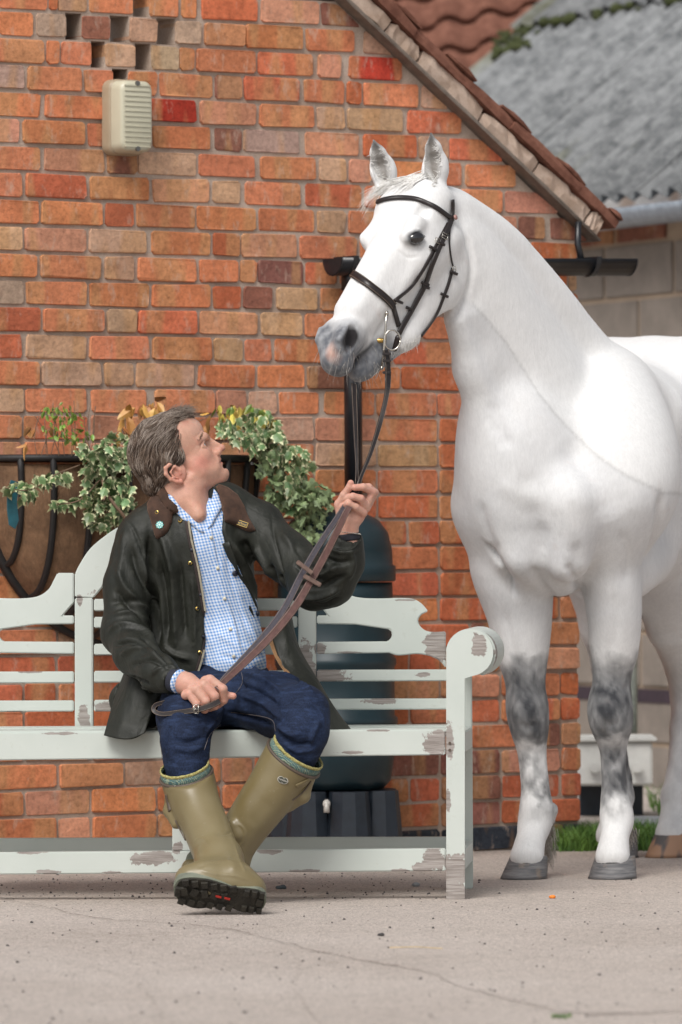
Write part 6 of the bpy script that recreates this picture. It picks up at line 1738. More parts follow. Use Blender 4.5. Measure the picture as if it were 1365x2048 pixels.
def inpoly_sd(u, v, poly):
    """signed distance (pixels) to a polygon, negative inside"""
    P = np.array(poly, float); d = np.full(np.shape(u), 1e9); ins = np.zeros(np.shape(u), bool)
    for i in range(len(P)):
        a_, b_ = P[i], P[(i+1) % len(P)]; e = b_-a_; wx, wy = u-a_[0], v-a_[1]
        t = np.clip((wx*e[0]+wy*e[1])/(e@e+1e-9), 0, 1); d = np.minimum(d, (wx-e[0]*t)**2+(wy-e[1]*t)**2)
        c1 = (a_[1] <= v) & (b_[1] > v); c2 = (a_[1] > v) & (b_[1] <= v); cr_ = e[0]*wy-e[1]*wx
        ins ^= ((c1 & (cr_ > 0)) | (c2 & (cr_ < 0)))
    d = np.sqrt(d); return np.where(ins, -d, d)
def opening(poly, Ymax):
    def f(X, Y, Z):
        Xc = np.broadcast_to(X, np.broadcast(X, Y, Z).shape).ravel(); Yc = np.broadcast_to(Y, np.broadcast(X, Y, Z).shape).ravel(); Zc = np.broadcast_to(Z, np.broadcast(X, Y, Z).shape).ravel()
        u, v = proj(np.stack([Xc, Yc, Zc], 1)); d = inpoly_sd(u, v, poly)/SM
        d = np.maximum(d, Yc-Ymax); return d.reshape(np.broadcast(X, Y, Z).shape).astype(np.float32)
    return f
Jk = Model(); FL = ((0, 1, 0), 1.30)
Jk.cone(KM(395, 1095, 16.31), KM(405, 1330, 16.34), .160, .172, .05, 'u', FL)
Jk.cone(KM(300, 1048, 16.30), KM(350, 1010, 16.29), .058, .055, .04); Jk.cone(KM(430, 1000, 16.30), KM(520, 1040, 16.31), .052, .056, .04)
Jk.cone(KM(360, 1020, 16.31), KM(450, 1015, 16.31), .06, .06, .05)
Jk.cone(KM(405, 1330, 16.35), KM(395, 1400, 16.36), .172, .175, .05, 'u', ((0, 1, 0), 1.25))
# sleeves
Jk.chain(kc((283, 1080, 16.29, 54), (256, 1170, 16.25, 47), (250, 1262, 16.20, 45), (272, 1308, 16.08, 42), (318, 1346, 15.93, 36), (340, 1358, 15.88, 30)), .028)
Jk.chain(kc((524, 1062, 16.29, 50), (575, 1115, 16.22, 48), (632, 1168, 16.12, 50), (662, 1165, 16.08, 46), (684, 1125, 16.05, 42), (694, 1086, 16.03, 33)), .03)
# skirt of the coat on the left
Jk.cone(KM(255, 1400, 16.22), KM(262, 1440, 16.17), .050, .045, .04); Jk.cone(KM(300, 1380, 16.20), KM(285, 1440, 16.15), .055, .04, .04)
open_poly = [(378, 1030), (388, 1090), (402, 1150), (410, 1210), (411, 1270), (402, 1330), (392, 1352), (392, 1480), (700, 1480), (640, 1400), (590, 1345), (560, 1310), (530, 1260), (505, 1205), (478, 1150), (455, 1100), (444, 1060), (448, 1020), (440, 960), (360, 960)]
lo = np.array([-.6, 15.85, .55]); hi = np.array([.1, 16.27, 1.2])
Jk.fn(opening(open_poly, 16.262), np.array([-.55, 15.6, .5]), np.array([.1, 16.29, 1.25]), .010, 's')
# flatten at the seat
seatz = zs+.004
Jk.fn(lambda X, Y, Z: (Z+0*X+0*Y)-(seatz), np.array([-1, 15.4, -.2]), np.array([.5, 17, seatz+.03]), .012, 's')
# sleeve openings
Jk.ell(KM(699, 1068, 16.01), (.033, .030, .035), None, .004, 's'); Jk.ell(KM(354, 1366, 15.845), (.034, .034, .030), None, .004, 's')
V, Q = Jk.mesh(.005); V = smooth_v(V, Q, 1, .5)
tJ = npmesh('t', V, Q); NJ = normals(tJ); JB0 = bvh_of(V, Q)
folds = []
def F_(pts, wd=.010, dep=.006): folds.append((pts, wd, dep))
# left sleeve (viewer)
F_([(225, 1230), (265, 1225), (300, 1245)], .009, .007); F_([(216, 1262), (250, 1250), (290, 1262), (312, 1290)], .010, .009); F_([(226, 1290), (262, 1282), (300, 1300)], .008, -.008)
F_([(240, 1310), (285, 1298), (320, 1318)], .008, .009); F_([(262, 1332), (300, 1318), (340, 1338)], .007, -.007); F_([(300, 1350), (335, 1332), (360, 1345)], .006, .006)
F_([(235, 1140), (255, 1180), (300, 1225)], .010, .008); F_([(230, 1180), (262, 1215), (300, 1250)], .009, -.009); F_([(262, 1095), (275, 1140), (305, 1190)], .010, -.008); F_([(250, 1060), (246, 1110), (238, 1160)], .012, .004)
F_([(300, 1070), (302, 1150), (312, 1230), (318, 1290)], .010, -.016); F_([(290, 1100), (292, 1160), (306, 1215)], .008, .006)
F_([(285, 1275), (318, 1300), (345, 1330)], .007, -.007); F_([(222, 1205), (255, 1200), (290, 1205)], .008, -.006)
# body left front
F_([(330, 1080), (345, 1150), (350, 1230), (352, 1300)], .010, .008); F_([(318, 1120), (330, 1200), (335, 1280)], .009, -.010); F_([(360, 1120), (365, 1200), (372, 1280)], .008, -.008); F_([(385, 1150), (390, 1230), (390, 1300)], .007, .005)
F_([(310, 1050), (340, 1110), (350, 1160)], .010, .005); F_([(325, 1290), (350, 1310), (385, 1320)], .008, .006)
# right front
F_([(462, 1080), (500, 1150), (525, 1230)], .009, .007); F_([(485, 1080), (525, 1160), (548, 1240)], .010, -.010); F_([(510, 1090), (545, 1160), (570, 1230), (590, 1300)], .010, .008); F_([(540, 1130), (565, 1190), (590, 1250)], .009, -.012); F_([(470, 1110), (492, 1170), (512, 1225)], .006, -.006)
F_([(560, 1150), (580, 1200), (600, 1230)], .008, -.014)
# right sleeve
F_([(560, 1060), (600, 1110), (640, 1140)], .010, .006); F_([(585, 1090), (620, 1130), (655, 1140)], .009, -.009); F_([(600, 1150), (640, 1150), (680, 1130)], .008, .009); F_([(598, 1170), (640, 1172), (690, 1150)], .008, -.010); F_([(600, 1195), (640, 1195), (680, 1178)], .008, .009)
F_([(640, 1110), (675, 1125), (705, 1120)], .007, -.008); F_([(655, 1095), (685, 1105), (715, 1098)], .006, .006); F_([(590, 1130), (612, 1150), (650, 1160)], .007, -.009); F_([(700, 1100), (706, 1130), (696, 1160)], .008, .006); F_([(620, 1205), (650, 1210), (680, 1195)], .006, -.006)
# skirt
F_([(240, 1360), (232, 1410), (222, 1460)], .008, .007); F_([(262, 1370), (262, 1420), (258, 1470)], .007, -.008); F_([(285, 1380), (285, 1430), (280, 1470)], .007, .006); F_([(225, 1370), (260, 1355), (300, 1370)], .008, -.009)
# hems and seams
F_([(252, 1040), (268, 1060), (290, 1120), (305, 1200)], .004, -.004); F_([(545, 1030), (548, 1070), (560, 1120), (575, 1180)], .004, -.004)
D = carve_lines(V, None, folds, JB0)*1.7
D += vnoise(V, 38, 41, 3)*.0022+vnoise(V, 14, 42, 2)*.003
V = V+NJ*D[:, None]
a = NT('waxed_cotton'); n1_ = a.noise(16, 6, .7); n2_ = a.noise(1.0, 4, .6, a.map((60, 60, 20))); n3_ = a.noise(500, 2, .5); n5_ = a.noise(5, 3, .6)
cj = a.mix(a.ramp(n1_, [(.3, 0), (.7, 1)]), (.0095, .0108, .0075), (.0185, .0200, .0145)); cj = a.mix(a.math('MULTIPLY', a.ramp(n2_, [(.60, 0), (.78, 1)]), .45), cj, (.06, .06, .045))
cj = a.mix(a.math('MULTIPLY', a.ramp(n5_, [(.5, 0), (.7, 1)]), .35), cj, (.032, .034, .026))
wr = a.noise(9, 5, .55, a.map((1, 1, .6), rot=(0, .5, 0)), dist=1.2); wr2 = a.math('ABSOLUTE', a.math('SUBTRACT', wr, .5))
M_WAX = a.done(cj, a.ramp(n1_, [(.3, .50), (.7, .66)]), a.bump(n3_, .12, .0006, a.bump(n1_, .35, .004, a.bump(wr2, .45, .018))), Specular_IOR_Level=.34)
jacket = link('jacket', npmesh('jacket', V, Q), man, M_WAX); JBV = bvh_of(V, Q)
a = NT('corduroy'); w1 = a.n('TexWave', {'Vector': a.map((1, .2, .35)), 'Scale': 130.0, 'Distortion': 1.5, 'Detail': 1.0}).outputs['Fac']; nn_ = a.noise(40, 4, .6)
M_CORD = a.done(a.mix(a.ramp(nn_, [(.3, 0), (.7, 1)]), (.028, .013, .0075), (.075, .036, .021)), .85, a.bump(w1, .5, .0015), Sheen_Weight=.3, Sheen_Tint=(.5, .3, .2))
def patch(name, poly, bv, th, mat, parent, step=5, off=0.0, Yd=None, rnd=.35, warp=None, dev=.06, smoothit=2):
    """cloth piece lying over a surface: outline given on the photo, real thickness, edges rounded"""
    poly = [tuple(p) for p in poly]; P2 = []
    for i in range(len(poly)):
        a_, b_ = np.array(poly[i]), np.array(poly[(i+1) % len(poly)]); k_ = max(1, int(np.linalg.norm(b_-a_)/step))
        for j in range(k_): P2.append(a_+(b_-a_)*j/k_)
    nb_ = len(P2); P2 = np.array(P2); lo_, hi_ = P2.min(0), P2.max(0); gx, gy = np.meshgrid(np.arange(lo_[0], hi_[0], step), np.arange(lo_[1], hi_[1], step)); gx = gx+(np.arange(gx.shape[0])[:, None] % 2)*step*.5
    pts = np.stack([gx.ravel(), gy.ravel()], 1); d = inpoly_sd(pts[:, 0], pts[:, 1], poly); pts = pts[d < -step*.55]; al = np.vstack([P2, pts])
    r_ = delaunay_2d_cdt([Vector(p) for p in al], [(i, (i+1) % nb_) for i in range(nb_)], [], 1, 1e-4)
    pv = np.array([tuple(p) for p in r_[0]]); fc_ = [f for f in r_[2] if inpoly_sd(*np.array([pv[list(f)].mean(0)]).T, poly)[0] < 0]
    sd = -inpoly_sd(pv[:, 0], pv[:, 1], poly); S = np.zeros((len(pv), 3)); N = np.zeros((len(pv), 3)); ok = np.zeros(len(pv), bool)
    for i, (u, v) in enumerate(pv):
        loc, n_ = hit(bv, u, v, Yd)
        if loc is not None: S[i] = loc; N[i] = n_; ok[i] = True
    if not ok.all():
        for i in np.where(~ok)[0]:
            j = np.where(ok)[0][((pv[ok]-pv[i])**2).sum(1).argmin()]; S[i] = W(pv[i][0], pv[i][1], S[j][1]+.004); N[i] = N[j]
    # smooth depth so the cloth bridges folds
    nb = [set() for _ in pv]
    for f in fc_:
        for q in range(len(f)): nb[f[q]].add(f[(q+1) % len(f)]); nb[f[(q+1) % len(f)]].add(f[q])
    Yv = S[:, 1].copy()
    for _ in range(smoothit):
        Yn = Yv.copy()
        for i in range(len(pv)):
            if nb[i]: Yn[i] = min(Yv[i]+.002, .5*Yv[i]+.5*np.mean([Yv[j] for j in nb[i]]))
        Yv = Yn
    for i in range(len(pv)): 
        if abs(Yv[i]-S[i][1]) > 1e-5: S[i] = W(pv[i][0], pv[i][1], Yv[i])
    Nm = N.copy()
    for i in range(len(pv)):
        if nb[i]: Nm[i] = N[i]+np.mean([N[j] for j in nb[i]], 0)
    Nm /= np.linalg.norm(Nm, axis=1)[:, None]+1e-9
    e = np.clip(sd/(th*SM*1.2+1e-6), 0, 1); prof_ = rnd+(1-rnd)*np.sqrt(1-(1-e)**2)
    w3 = 0 if warp is None else warp(pv)
    top = S+Nm*(off+th*prof_+w3)[:, None]; bot = S+Nm*(off-.003)
    V = np.vstack([top, bot]); n_ = len(pv); F = []
    for f in fc_: F.append(tuple(f)); 
    bd = {}
    for f in fc_:
        for q in range(len(f)):
            e_ = (f[q], f[(q+1) % len(f)]); bd[e_] = bd.get(e_, 0)+1
    for (i, j) in list(bd):
        if (j, i) not in bd: F.append((i, i+n_, j+n_, j))
    me_ = bpy.data.meshes.new(name); me_.from_pydata(V.tolist(), [], F); me_.update(); bm = bmesh.new(); bm.from_mesh(me_); bmesh.ops.recalc_face_normals(bm, faces=bm.faces[:]); bm.to_mesh(me_); bm.free()
    return link(name, me_, parent, mat, True, True)
# combined surface of neck + jacket + shirt to lay collars on
def merge(*VQ):
    V = []; Q = []; n_ = 0
    for v, q in VQ: V.append(v); Q.append(q+n_); n_ += len(v)
    return np.vstack(V), np.vstack(Q)
vS = coords(shirt.data)+np.array(man.location); qS = np.array([p.vertices[:] for p in shirt.data.polygons])
vJ = coords(jacket.data)+np.array(man.location); qJ = np.array([p.vertices[:] for p in jacket.data.polygons])
NB_ = bvh_of(*merge((Vh, Qh), (vS, qS), (vJ, qJ)))
patch('shirt_collar', [(333, 986), (345, 992), (362, 1014), (384, 1034), (404, 1054), (409, 1066), (398, 1063), (384, 1050), (366, 1040), (350, 1022), (338, 1002)], NB_, .004, M_SHIRT, shirt, 4, .004)
patch('shirt_collar', [(428, 978), (434, 984), (444, 1000), (446, 1012), (438, 1026), (432, 1036), (424, 1052), (416, 1058), (417, 1040), (422, 1020), (424, 998)], NB_, .004, M_SHIRT, shirt, 4, .004)
patch('placket', [(414, 1058), (424, 1056), (436, 1120), (450, 1180), (470, 1240), (482, 1290), (488, 1318), (476, 1320), (462, 1270), (446, 1210), (430, 1150), (420, 1100)], SBV, .0018, M_SHIRT, shirt, 5, .0)
M_BTN = simple('shirt_button', (.62, .58, .46), .3, var=.05, bump=0)
def disc(name, u, v, r_, bv, mat, parent, off=.002, h=.003, ring=None, seg=14):
    loc, n_ = hit(bv, u, v, None, off)
    if loc is None: return
    n_ = Vector(n_); m_ = MB(); m_.tube([loc-n_*.002, loc+n_*h*.6, loc+n_*h], [r_, r_, r_*.8], seg); o = m_.obj(name, parent, mat, True)
    if ring: MB().tube([loc+n_*h*1.0, loc+n_*h*1.3], r_*.5, seg).obj('stud_cap', o, ring, True)
    return o
for u, v in ((422, 1075), (436, 1136), (450, 1197), (461, 1259), (468, 1312)): disc('button', u, v, .0050, SBV, M_BTN, shirt, .003)
cl_ = lambda f, th=.007, **k: patch('collar', f, NB_, th, M_CORD, jacket, 4, .005, None, .3, k.get('warp'), smoothit=6)
cl_([(330, 974), (320, 980), (307, 994), (297, 1011), (297, 1026), (303, 1046), (310, 1064), (317, 1078), (326, 1074), (338, 1062), (345, 1044), (346, 1030), (354, 1024), (362, 1023), (358, 1010), (344, 996), (336, 984)], .010)
cl_([(432, 974), (439, 970), (456, 978), (474, 992), (488, 1014), (500, 1038), (514, 1062), (500, 1064), (484, 1058), (466, 1050), (449, 1044), (449, 1028), (448, 1012), (444, 996), (436, 984)], .010)
# dark inner stand under the collar
M_GOLD = simple('gold_stud', (.60, .42, .13), .3, 1.0, var=.1, bump=.02); M_NAVY = simple('dark_stud', (.012, .014, .025), .35, bump=.05)
CB = NB_
for u, v, k in ((318, 1026, 1), (361, 1042, 1), (381, 1126, 1), (394, 1217, 1), (400, 1305, 1), (291, 1432, 1), (402, 1190, 2), (407, 1273, 2), (470, 1147, 3), (515, 1227, 3), (558, 1306, 3), (384, 1190-90, 2)):
    if k == 1: disc('gold_stud', u, v, .0062, CB, M_GOLD, jacket, .012 if v < 1035 else .001, .004, M_NAVY)
    if k == 2: disc('snap', u, v, .0052, CB, M_NAVY, jacket, .001, .004)
    if k == 3: disc('snap', u, v, .0085, CB, M_NAVY, jacket, .001, .005)
# enamel pin and collar tag with lettering
loc, n_ = hit(CB, 323, 1053, None, .016); n_ = Vector(n_)
M_TEAL = simple('teal_enamel', (.10, .42, .38), .25, var=.1, bump=0); M_PALE = simple('pale_enamel', (.60, .72, .72), .25, var=.05, bump=0)
pin = MB().tube([loc, loc+n_*.003], .0105, 8).obj('pin_badge', jacket, M_PALE); MB().tube([loc+n_*.003, loc+n_*.0038], .0062, 14).obj('enamel', pin, M_TEAL); MB().tube([loc+n_*.0038, loc+n_*.0044], .0030, 12).obj('enamel', pin, M_PALE)
xx = n_.cross(Vector((0, 0, 1))).normalized(); yy = n_.cross(xx).normalized(); mb_ = MB()
for i in range(8): c = loc+(xx*cos(i*pi/4)+yy*sin(i*pi/4))*.0095+n_*.0028; mb_.box(c, (.004, .002, .004))
mb_.obj('enamel', pin, M_TEAL)
def text_on(txt, u, v, bv, size, ang, mat, parent, off, name='lettering'):
    loc, n_ = hit(bv, u, v, None, off); n_ = Vector(n_)
    c_ = bpy.data.curves.new('t', 'FONT'); c_.body = txt; c_.size = size; c_.align_x = 'CENTER'; c_.align_y = 'CENTER'; c_.extrude = .0003; c_.resolution_u = 2
    to = bpy.data.objects.new('t', c_); COL.objects.link(to); me_ = bpy.data.meshes.new_from_object(to.evaluated_get(bpy.context.evaluated_depsgraph_get())); bpy.data.objects.remove(to)
    t = _RT*cos(ang)-_UP*sin(ang); t = (t-n_*t.dot(n_)).normalized(); b_ = n_.cross(t)
    Mx = Matrix((t, b_, n_)).transposed().to_4x4(); Mx = Matrix.Translation(Vector(loc)) @ Mx; me_.transform(Mx); me_.name = name; return link(name, me_, parent, mat)
def tagplate(u, v, bv, w_, h_, ang, mat, parent, off, th=.0015, name='label_tag'):
    loc, n_ = hit(bv, u, v, None, off); n_ = Vector(n_); t = _RT*cos(ang)-_UP*sin(ang); t = (t-n_*t.dot(n_)).normalized(); b_ = n_.cross(t); c = Vector(loc)
    P = [c-t*w_/2-b_*h_/2, c+t*w_/2-b_*h_/2, c+t*w_/2+b_*h_/2, c-t*w_/2+b_*h_/2]; return MB().add(*extr(P, n_*th)).obj(name, parent, mat)
tg = tagplate(488, 1049, CB, .036, .0145, R(20), M_GOLD, jacket, .0165); tagplate(488, 1049, CB, .033, .0115, R(20), M_NAVY, tg, .0182, .0006, 'tag_field'); text_on('Barbour', 488, 1049, CB, .010, R(20), M_GOLD, tg, .0190)
# zip and front edge bands
ZB = merge((vJ, qJ)); ZB = bvh_of(*ZB)
zp = [(378, 1042), (384, 1080), (396, 1130), (405, 1180), (412, 1230), (413, 1275), (406, 1315), (397, 1345)]
M_ZT = simple('zip_tape', (.03, .02, .018), .8); M_ZIP = simple('brass_zip', (.60, .55, .42), .35, .9, var=.1, bump=.05)
zP, zN = strap('zip_tape', [(u-4, v) for u, v in zp], 9, .003, jacket, M_ZT, .002, ZB, n=50)
S_ = spline(zp, 150); mb_ = MB()
for i, (u, v) in enumerate(S_):
    l2, n2 = hit(ZB, u-3, v)
    if l2 is None: continue
    mb_.box(W(u-.5, v, l2.y-.004), (.0055, .003, .0021), Matrix.Rotation(R(8), 3, 'Y'))
props(mb_.obj('zip_teeth', jacket, M_ZIP), kind='stuff')
strap('front_band', [(452, 1085), (474, 1140), (503, 1200), (528, 1255), (560, 1308)], 16, .003, jacket, M_WAX, .001, ZB)
strap('cuff_band', [(655, 1092), (672, 1098), (690, 1101), (708, 1096), (720, 1080)], 5, .003, jacket, M_WAX, .001, ZB)
strap('cuff_band', [(352, 1345), (342, 1366), (336, 1388)], 5, .003, jacket, M_WAX, .001, ZB)
# pocket flap
patch('pocket_flap', [(226, 1398), (236, 1378), (250, 1362), (275, 1366), (318, 1392), (300, 1402), (262, 1404)], ZB, .004, M_WAX, jacket, 5, .002)
disc('snap', 241, 1386, .0065, ZB, M_NAVY, jacket, .005, .003)
# free hem pieces of the coat: left skirt over the seat and right skirt falling to the seat
def loft(name, curves, th, mat, parent, nu=26, nv=26, wob=.004, sd=1):
    rows_ = [spline([tuple(W(u, v, Y)) for u, v, Y in c], nu) for c in curves]; G_ = np.array([spline([tuple(r_[i]) for r_ in rows_], nv) for i in range(nu)])
    P = G_.reshape(-1, 3); P = P+np.array([0, -1, .1])*(vnoise(P, 34, sd, 3)*wob)[:, None]; F = []
    for i in range(nu-1):
        for j in range(nv-1): F.append((i*nv+j, (i+1)*nv+j, (i+1)*nv+j+1, i*nv+j+1))
    n_ = len(P); V = np.vstack([P, P+np.array([0, th, 0])]); F2 = F+[tuple(x+n_ for x in f[::-1]) for f in F]
    for i in range(nu-1):
        for j in (0, nv-1): a_, b_ = i*nv+j, (i+1)*nv+j; F2.append((a_, b_, b_+n_, a_+n_))
    for j in range(nv-1):
        for i in (0, nu-1): a_, b_ = i*nv+j, i*nv+j+1; F2.append((a_, b_, b_+n_, a_+n_))
    me_ = bpy.data.meshes.new(name); me_.from_pydata(V.tolist(), [], F2); me_.update(); bm = bmesh.new(); bm.from_mesh(me_); bmesh.ops.recalc_face_normals(bm, faces=bm.faces[:]); bm.to_mesh(me_); bm.free()
    return link(name, me_, parent, mat, True, True)
loft('coat_skirt', [[(250, 1340, 16.22), (228, 1400, 16.14), (208, 1471, 16.03)], [(262, 1345, 16.10), (246, 1412, 16.06), (238, 1478, 15.995)], [(290, 1372, 16.06), (276, 1420, 16.03), (266, 1478, 15.99)], [(320, 1392, 16.06), (305, 1425, 16.03), (290, 1466, 16.0)]], .006, M_WAX, jacket, wob=.007, sd=3)
loft('coat_skirt', [[(540, 1262, 16.20), (560, 1322, 16.15), (588, 1378, 16.10), (622, 1430, 16.08), (655, 1466, 16.06)], [(560, 1225, 16.20), (582, 1300, 16.17), (614, 1368, 16.14), (650, 1425, 16.10), (680, 1467, 16.07)], [(578, 1215, 16.24), (596, 1290, 16.22), (634, 1358, 16.18), (670, 1418, 16.14), (707, 1467, 16.10)], [(580, 1210, 16.30), (598, 1290, 16.30), (635, 1358, 16.26), (671, 1418, 16.22), (706, 1464, 16.18)]], .006, M_WAX, jacket, wob=.010, sd=5)
loft('tan_lining', [[(532, 1268, 16.19), (552, 1318, 16.15), (575, 1352, 16.12)], [(540, 1264, 16.205), (562, 1312, 16.165), (584, 1352, 16.13)]], .003, simple('tan_lining', (.20, .11, .05), .9), jacket, 12, 8, .001)
# jeans
Je = Model()
Je.cone(KM(400, 1385, 16.33), KM(480, 1385, 16.33), .105, .105, .04)
Je.cone(KM(440, 1368, 16.30), KM(450, 1385, 16.30), .110, .12, .03)
Je.chain(kc((398, 1400, 16.25, 62), (382, 1418, 16.05, 60), (372, 1440, 15.88, 54), (371, 1480, 15.82, 46), (374, 1530, 15.81, 40), (382, 1580, 15.78, 34)), .03)
Je.chain(kc((478, 1400, 16.25, 66), (545, 1412, 16.05, 64), (602, 1428, 15.88, 55), (608, 1465, 15.84, 46), (590, 1505, 15.85, 42), (566, 1550, 15.85, 36)), .03)
Je.cone(KM(438, 1390, 16.15), KM(450, 1410, 16.12), .05, .05, .04)
Je.fn(lambda X, Y, Z: ((Z+0*X+0*Y)-(seatz-.003))+np.where((Y+0*X+0*Z) < 16.0, 1.0, 0).astype(np.float32), np.array([-1, 15.95, -.2]), np.array([.5, 17, seatz+.02]), .01, 's')
V, Q = Je.mesh(.005); V = smooth_v(V, Q, 2, .5); tJ2 = npmesh('t', V, Q); NJ2 = normals(tJ2); B0 = bvh_of(V, Q); folds = []
F_([(560, 1345), (590, 1360), (630, 1385)], .007, .005); F_([(485, 1345), (530, 1362), (570, 1390)], .008, .006); F_([(470, 1365), (520, 1385), (560, 1415)], .007, -.006); F_([(480, 1390), (530, 1410), (565, 1440)], .006, .005)
F_([(455, 1425), (500, 1435), (545, 1450)], .007, -.007); F_([(440, 1440), (425, 1455), (415, 1480)], .007, -.006); F_([(445, 1415), (430, 1432), (418, 1456)], .006, .005); F_([(405, 1430), (420, 1440), (415, 1470)], .006, .004)
F_([(435, 1370), (450, 1410), (445, 1450)], .008, -.010); F_([(555, 1450), (580, 1468), (600, 1470)], .006, .006); F_([(560, 1470), (590, 1488), (625, 1485)], .006, -.006); F_([(570, 1490), (600, 1503), (635, 1495)], .006, .005); F_([(350, 1495), (380, 1502), (408, 1492)], .006, .004); F_([(345, 1480), (375, 1485), (410, 1475)], .006, -.004); F_([(640, 1440), (628, 1465), (620, 1490)], .006, .005)
F_([(340, 1450), (332, 1480), (335, 1510)], .006, -.004); F_([(460, 1335), (476, 1350), (488, 1375)], .005, -.005); F_([(498, 1330), (520, 1345), (548, 1352)], .006, .005); F_([(610, 1400), (640, 1425), (648, 1450)], .008, .004)
D = carve_lines(V, None, folds, B0)*1.1+vnoise(V, 45, 51, 3)*.0015; V = V+NJ2*D[:, None]*1.9
a = NT('denim'); w2 = a.noise(1, 2, .6, a.map((500, 500, 160), rot=(0, .6, 0))); n1_ = a.noise(11, 4, .6); n2_ = a.noise(40, 5, .7)
cd = a.mix(a.ramp(n1_, [(.35, 0), (.68, 1)]), (.005, .0095, .025), (.013, .023, .055)); cd = a.mix(a.math('MULTIPLY', a.ramp(n2_, [(.5, 0), (.75, 1)]), .35), cd, (.022, .042, .105)); cd = a.mix(.8, cd, a.ramp(w2, [(.35, .45), (.65, 1.55)]), 'MULTIPLY'); w4 = a.noise(1, 4, .65, a.map((26, 26, 110), rot=(0, .9, 0))); cd = a.mix(a.math('MULTIPLY', a.ramp(w4, [(.5, 0), (.72, 1)]), .5), cd, (.035, .06, .135))
M_DEN = a.done(cd, .85, a.bump(w2, .35, .0012, a.bump(n2_, .3, .002)), Specular_IOR_Level=.25)
jeans = link('jeans', npmesh('jeans', V, Q), man, M_DEN); DB_ = bvh_of(V, Q)
M_TH = simple('denim_stitch', (.16, .14, .14), .8)
for pts in ([(300, 1445), (312, 1462), (322, 1490), (326, 1520)], [(408, 1500), (420, 1470), (442, 1448)], [(462, 1425), (510, 1430), (545, 1440), (552, 1462)], [(484, 1345), (486, 1362), (478, 1380), (466, 1392)]):
    P = []
    for u, v in spline(pts, 22):
        l2, n2 = hit(DB_, u, v, None, .0012)
        if l2 is not None: P.append(np.array(l2))
    if len(P) > 3: V_, F__ = tube(np.array(P), .0008, 4); pm('seam', V_, F__, jeans, M_TH, True)
strap('cuff_lining', [(352, 1351), (343, 1364), (340, 1380), (346, 1392)], 8, .004, shirt, M_NAVY, .0, ZB) if False else None
# sleeve mouths: shirt cuff ring and bracelet
def cuffring(c, ax_, r_, wd, mat, name, parent, sq=1.0):
    ax_ = np.array(ax_, float); ax_ /= np.linalg.norm(ax_); MB().tube([c-ax_*wd/2, c-ax_*wd/4, c+ax_*wd/4, c+ax_*wd/2], [r_*.99, r_*1.02, r_*1.02, r_], 24).obj(name, parent, mat, True)
cuffring(KM(352, 1361, 15.862), (KM(374, 1368, y2+.01)-KM(338, 1358, y2+.05)), .0345, .022, simple('navy_cuff', (.015, .017, .03), .8), 'inner_cuff', jacket)
cuffring(KM(355, 1362, 15.858), (KM(374, 1368, y2+.01)-KM(338, 1358, y2+.05)), .0335, .026, M_SHIRT, 'shirt_cuff', shirt)
cuffring(KM(697, 1075, 16.022), (KM(695, 1055, yb+.02)-KM(700, 1092, yb+.02)), .034, .02, simple('navy_cuff_inner', (.012, .013, .02), .8), 'inner_cuff', jacket)
mb_ = MB(); 
for i in range(14):
    t = i/13; c = W(698+4*sin(t*6), 1068+8*t, yb-.012+.0*t) if False else W(693+6*sin(t*3.1), 1066+9*t, yb-.014)
    mb_.tube([c, c+Vector((.0022, 0, 0))], .0018, 6)
brc = MB()
for i in range(40):
    a_ = 2*pi*i/40; c = KM(698, 1066, yb+.018)+np.array([cos(a_)*.0315, sin(a_)*.0315, -.004*cos(a_)]); brc.tube([c, c+np.array([.002, 0, .001])], .0024, 6)
o = brc.obj('bracelet', None, M_STEEL, True); props(o, 'thin silver bead bracelet on the raised wrist of the man', 'bracelet')
rg_ = [KM(721, 1001, yb-.010)+np.array([cos(a_)*.0040, sin(a_)*.0108, sin(a_+.2)*.0+cos(a_)*.0095]) for a_ in np.linspace(0, 2*pi, 20)]
o = MB().tube(rg_, .0014, 6).obj('ring', None, M_GOLD, True); props(o, 'plain gold ring on the raised hand of the man', 'ring')
# socks and boots
a = NT('knit_sock'); wk = a.n('TexWave', {'Vector': a.obj(), 'Scale': 90.0, 'Distortion': 6.0, 'Detail': 2.0}, bands_direction='DIAGONAL').outputs['Fac']; nk = a.noise(120, 3, .6)
M_SOCK = a.done(a.mix(a.ramp(wk, [(.35, 0), (.6, 1)]), (.07, .14, .14), a.mix(a.ramp(nk, [(.4, 0), (.6, 1)]), (.13, .22, .20), (.30, .33, .22))), .95, a.bump(wk, .7, .003))
a = NT('sock_rib'); wk = a.noise(260, 2, .5); M_SOCK2 = a.done(a.mix(a.ramp(wk, [(.4, 0), (.6, 1)]), (.22, .19, .05), (.42, .38, .16)), .95, a.bump(wk, .6, .002))
a = NT('boot_rubber'); n1_ = a.noise(7, 5, .6); n2_ = a.noise(60, 5, .7); n3_ = a.noise(2.6, 3, .6)
cb_ = a.mix(a.ramp(n1_, [(.3, 0), (.7, 1)]), (.145, .110, .046), (.190, .150, .072)); cb_ = a.mix(a.math('MULTIPLY', a.ramp(n3_, [(.42, 0), (.62, 1)]), .55), cb_, (.225, .188, .105)); cb_ = a.mix(a.math('MULTIPLY', a.ramp(n2_, [(.62, 0), (.75, 1)]), .35), cb_, (.30, .27, .19))
M_BOOT = a.done(cb_, a.ramp(n1_, [(.3, .28), (.7, .42)]), a.bump(n2_, .12, .002), Specular_IOR_Level=.5)
M_TRIM = simple('boot_trim', (.085, .062, .045), .5, bump=.1); M_MID = simple('midsole', (.17, .185, .14), .7, var=.25, scale=25, bump=.3); M_TREAD = simple('tread_rubber', (.020, .017, .011), .75, var=.6, scale=40, bump=.8, bd=.004)
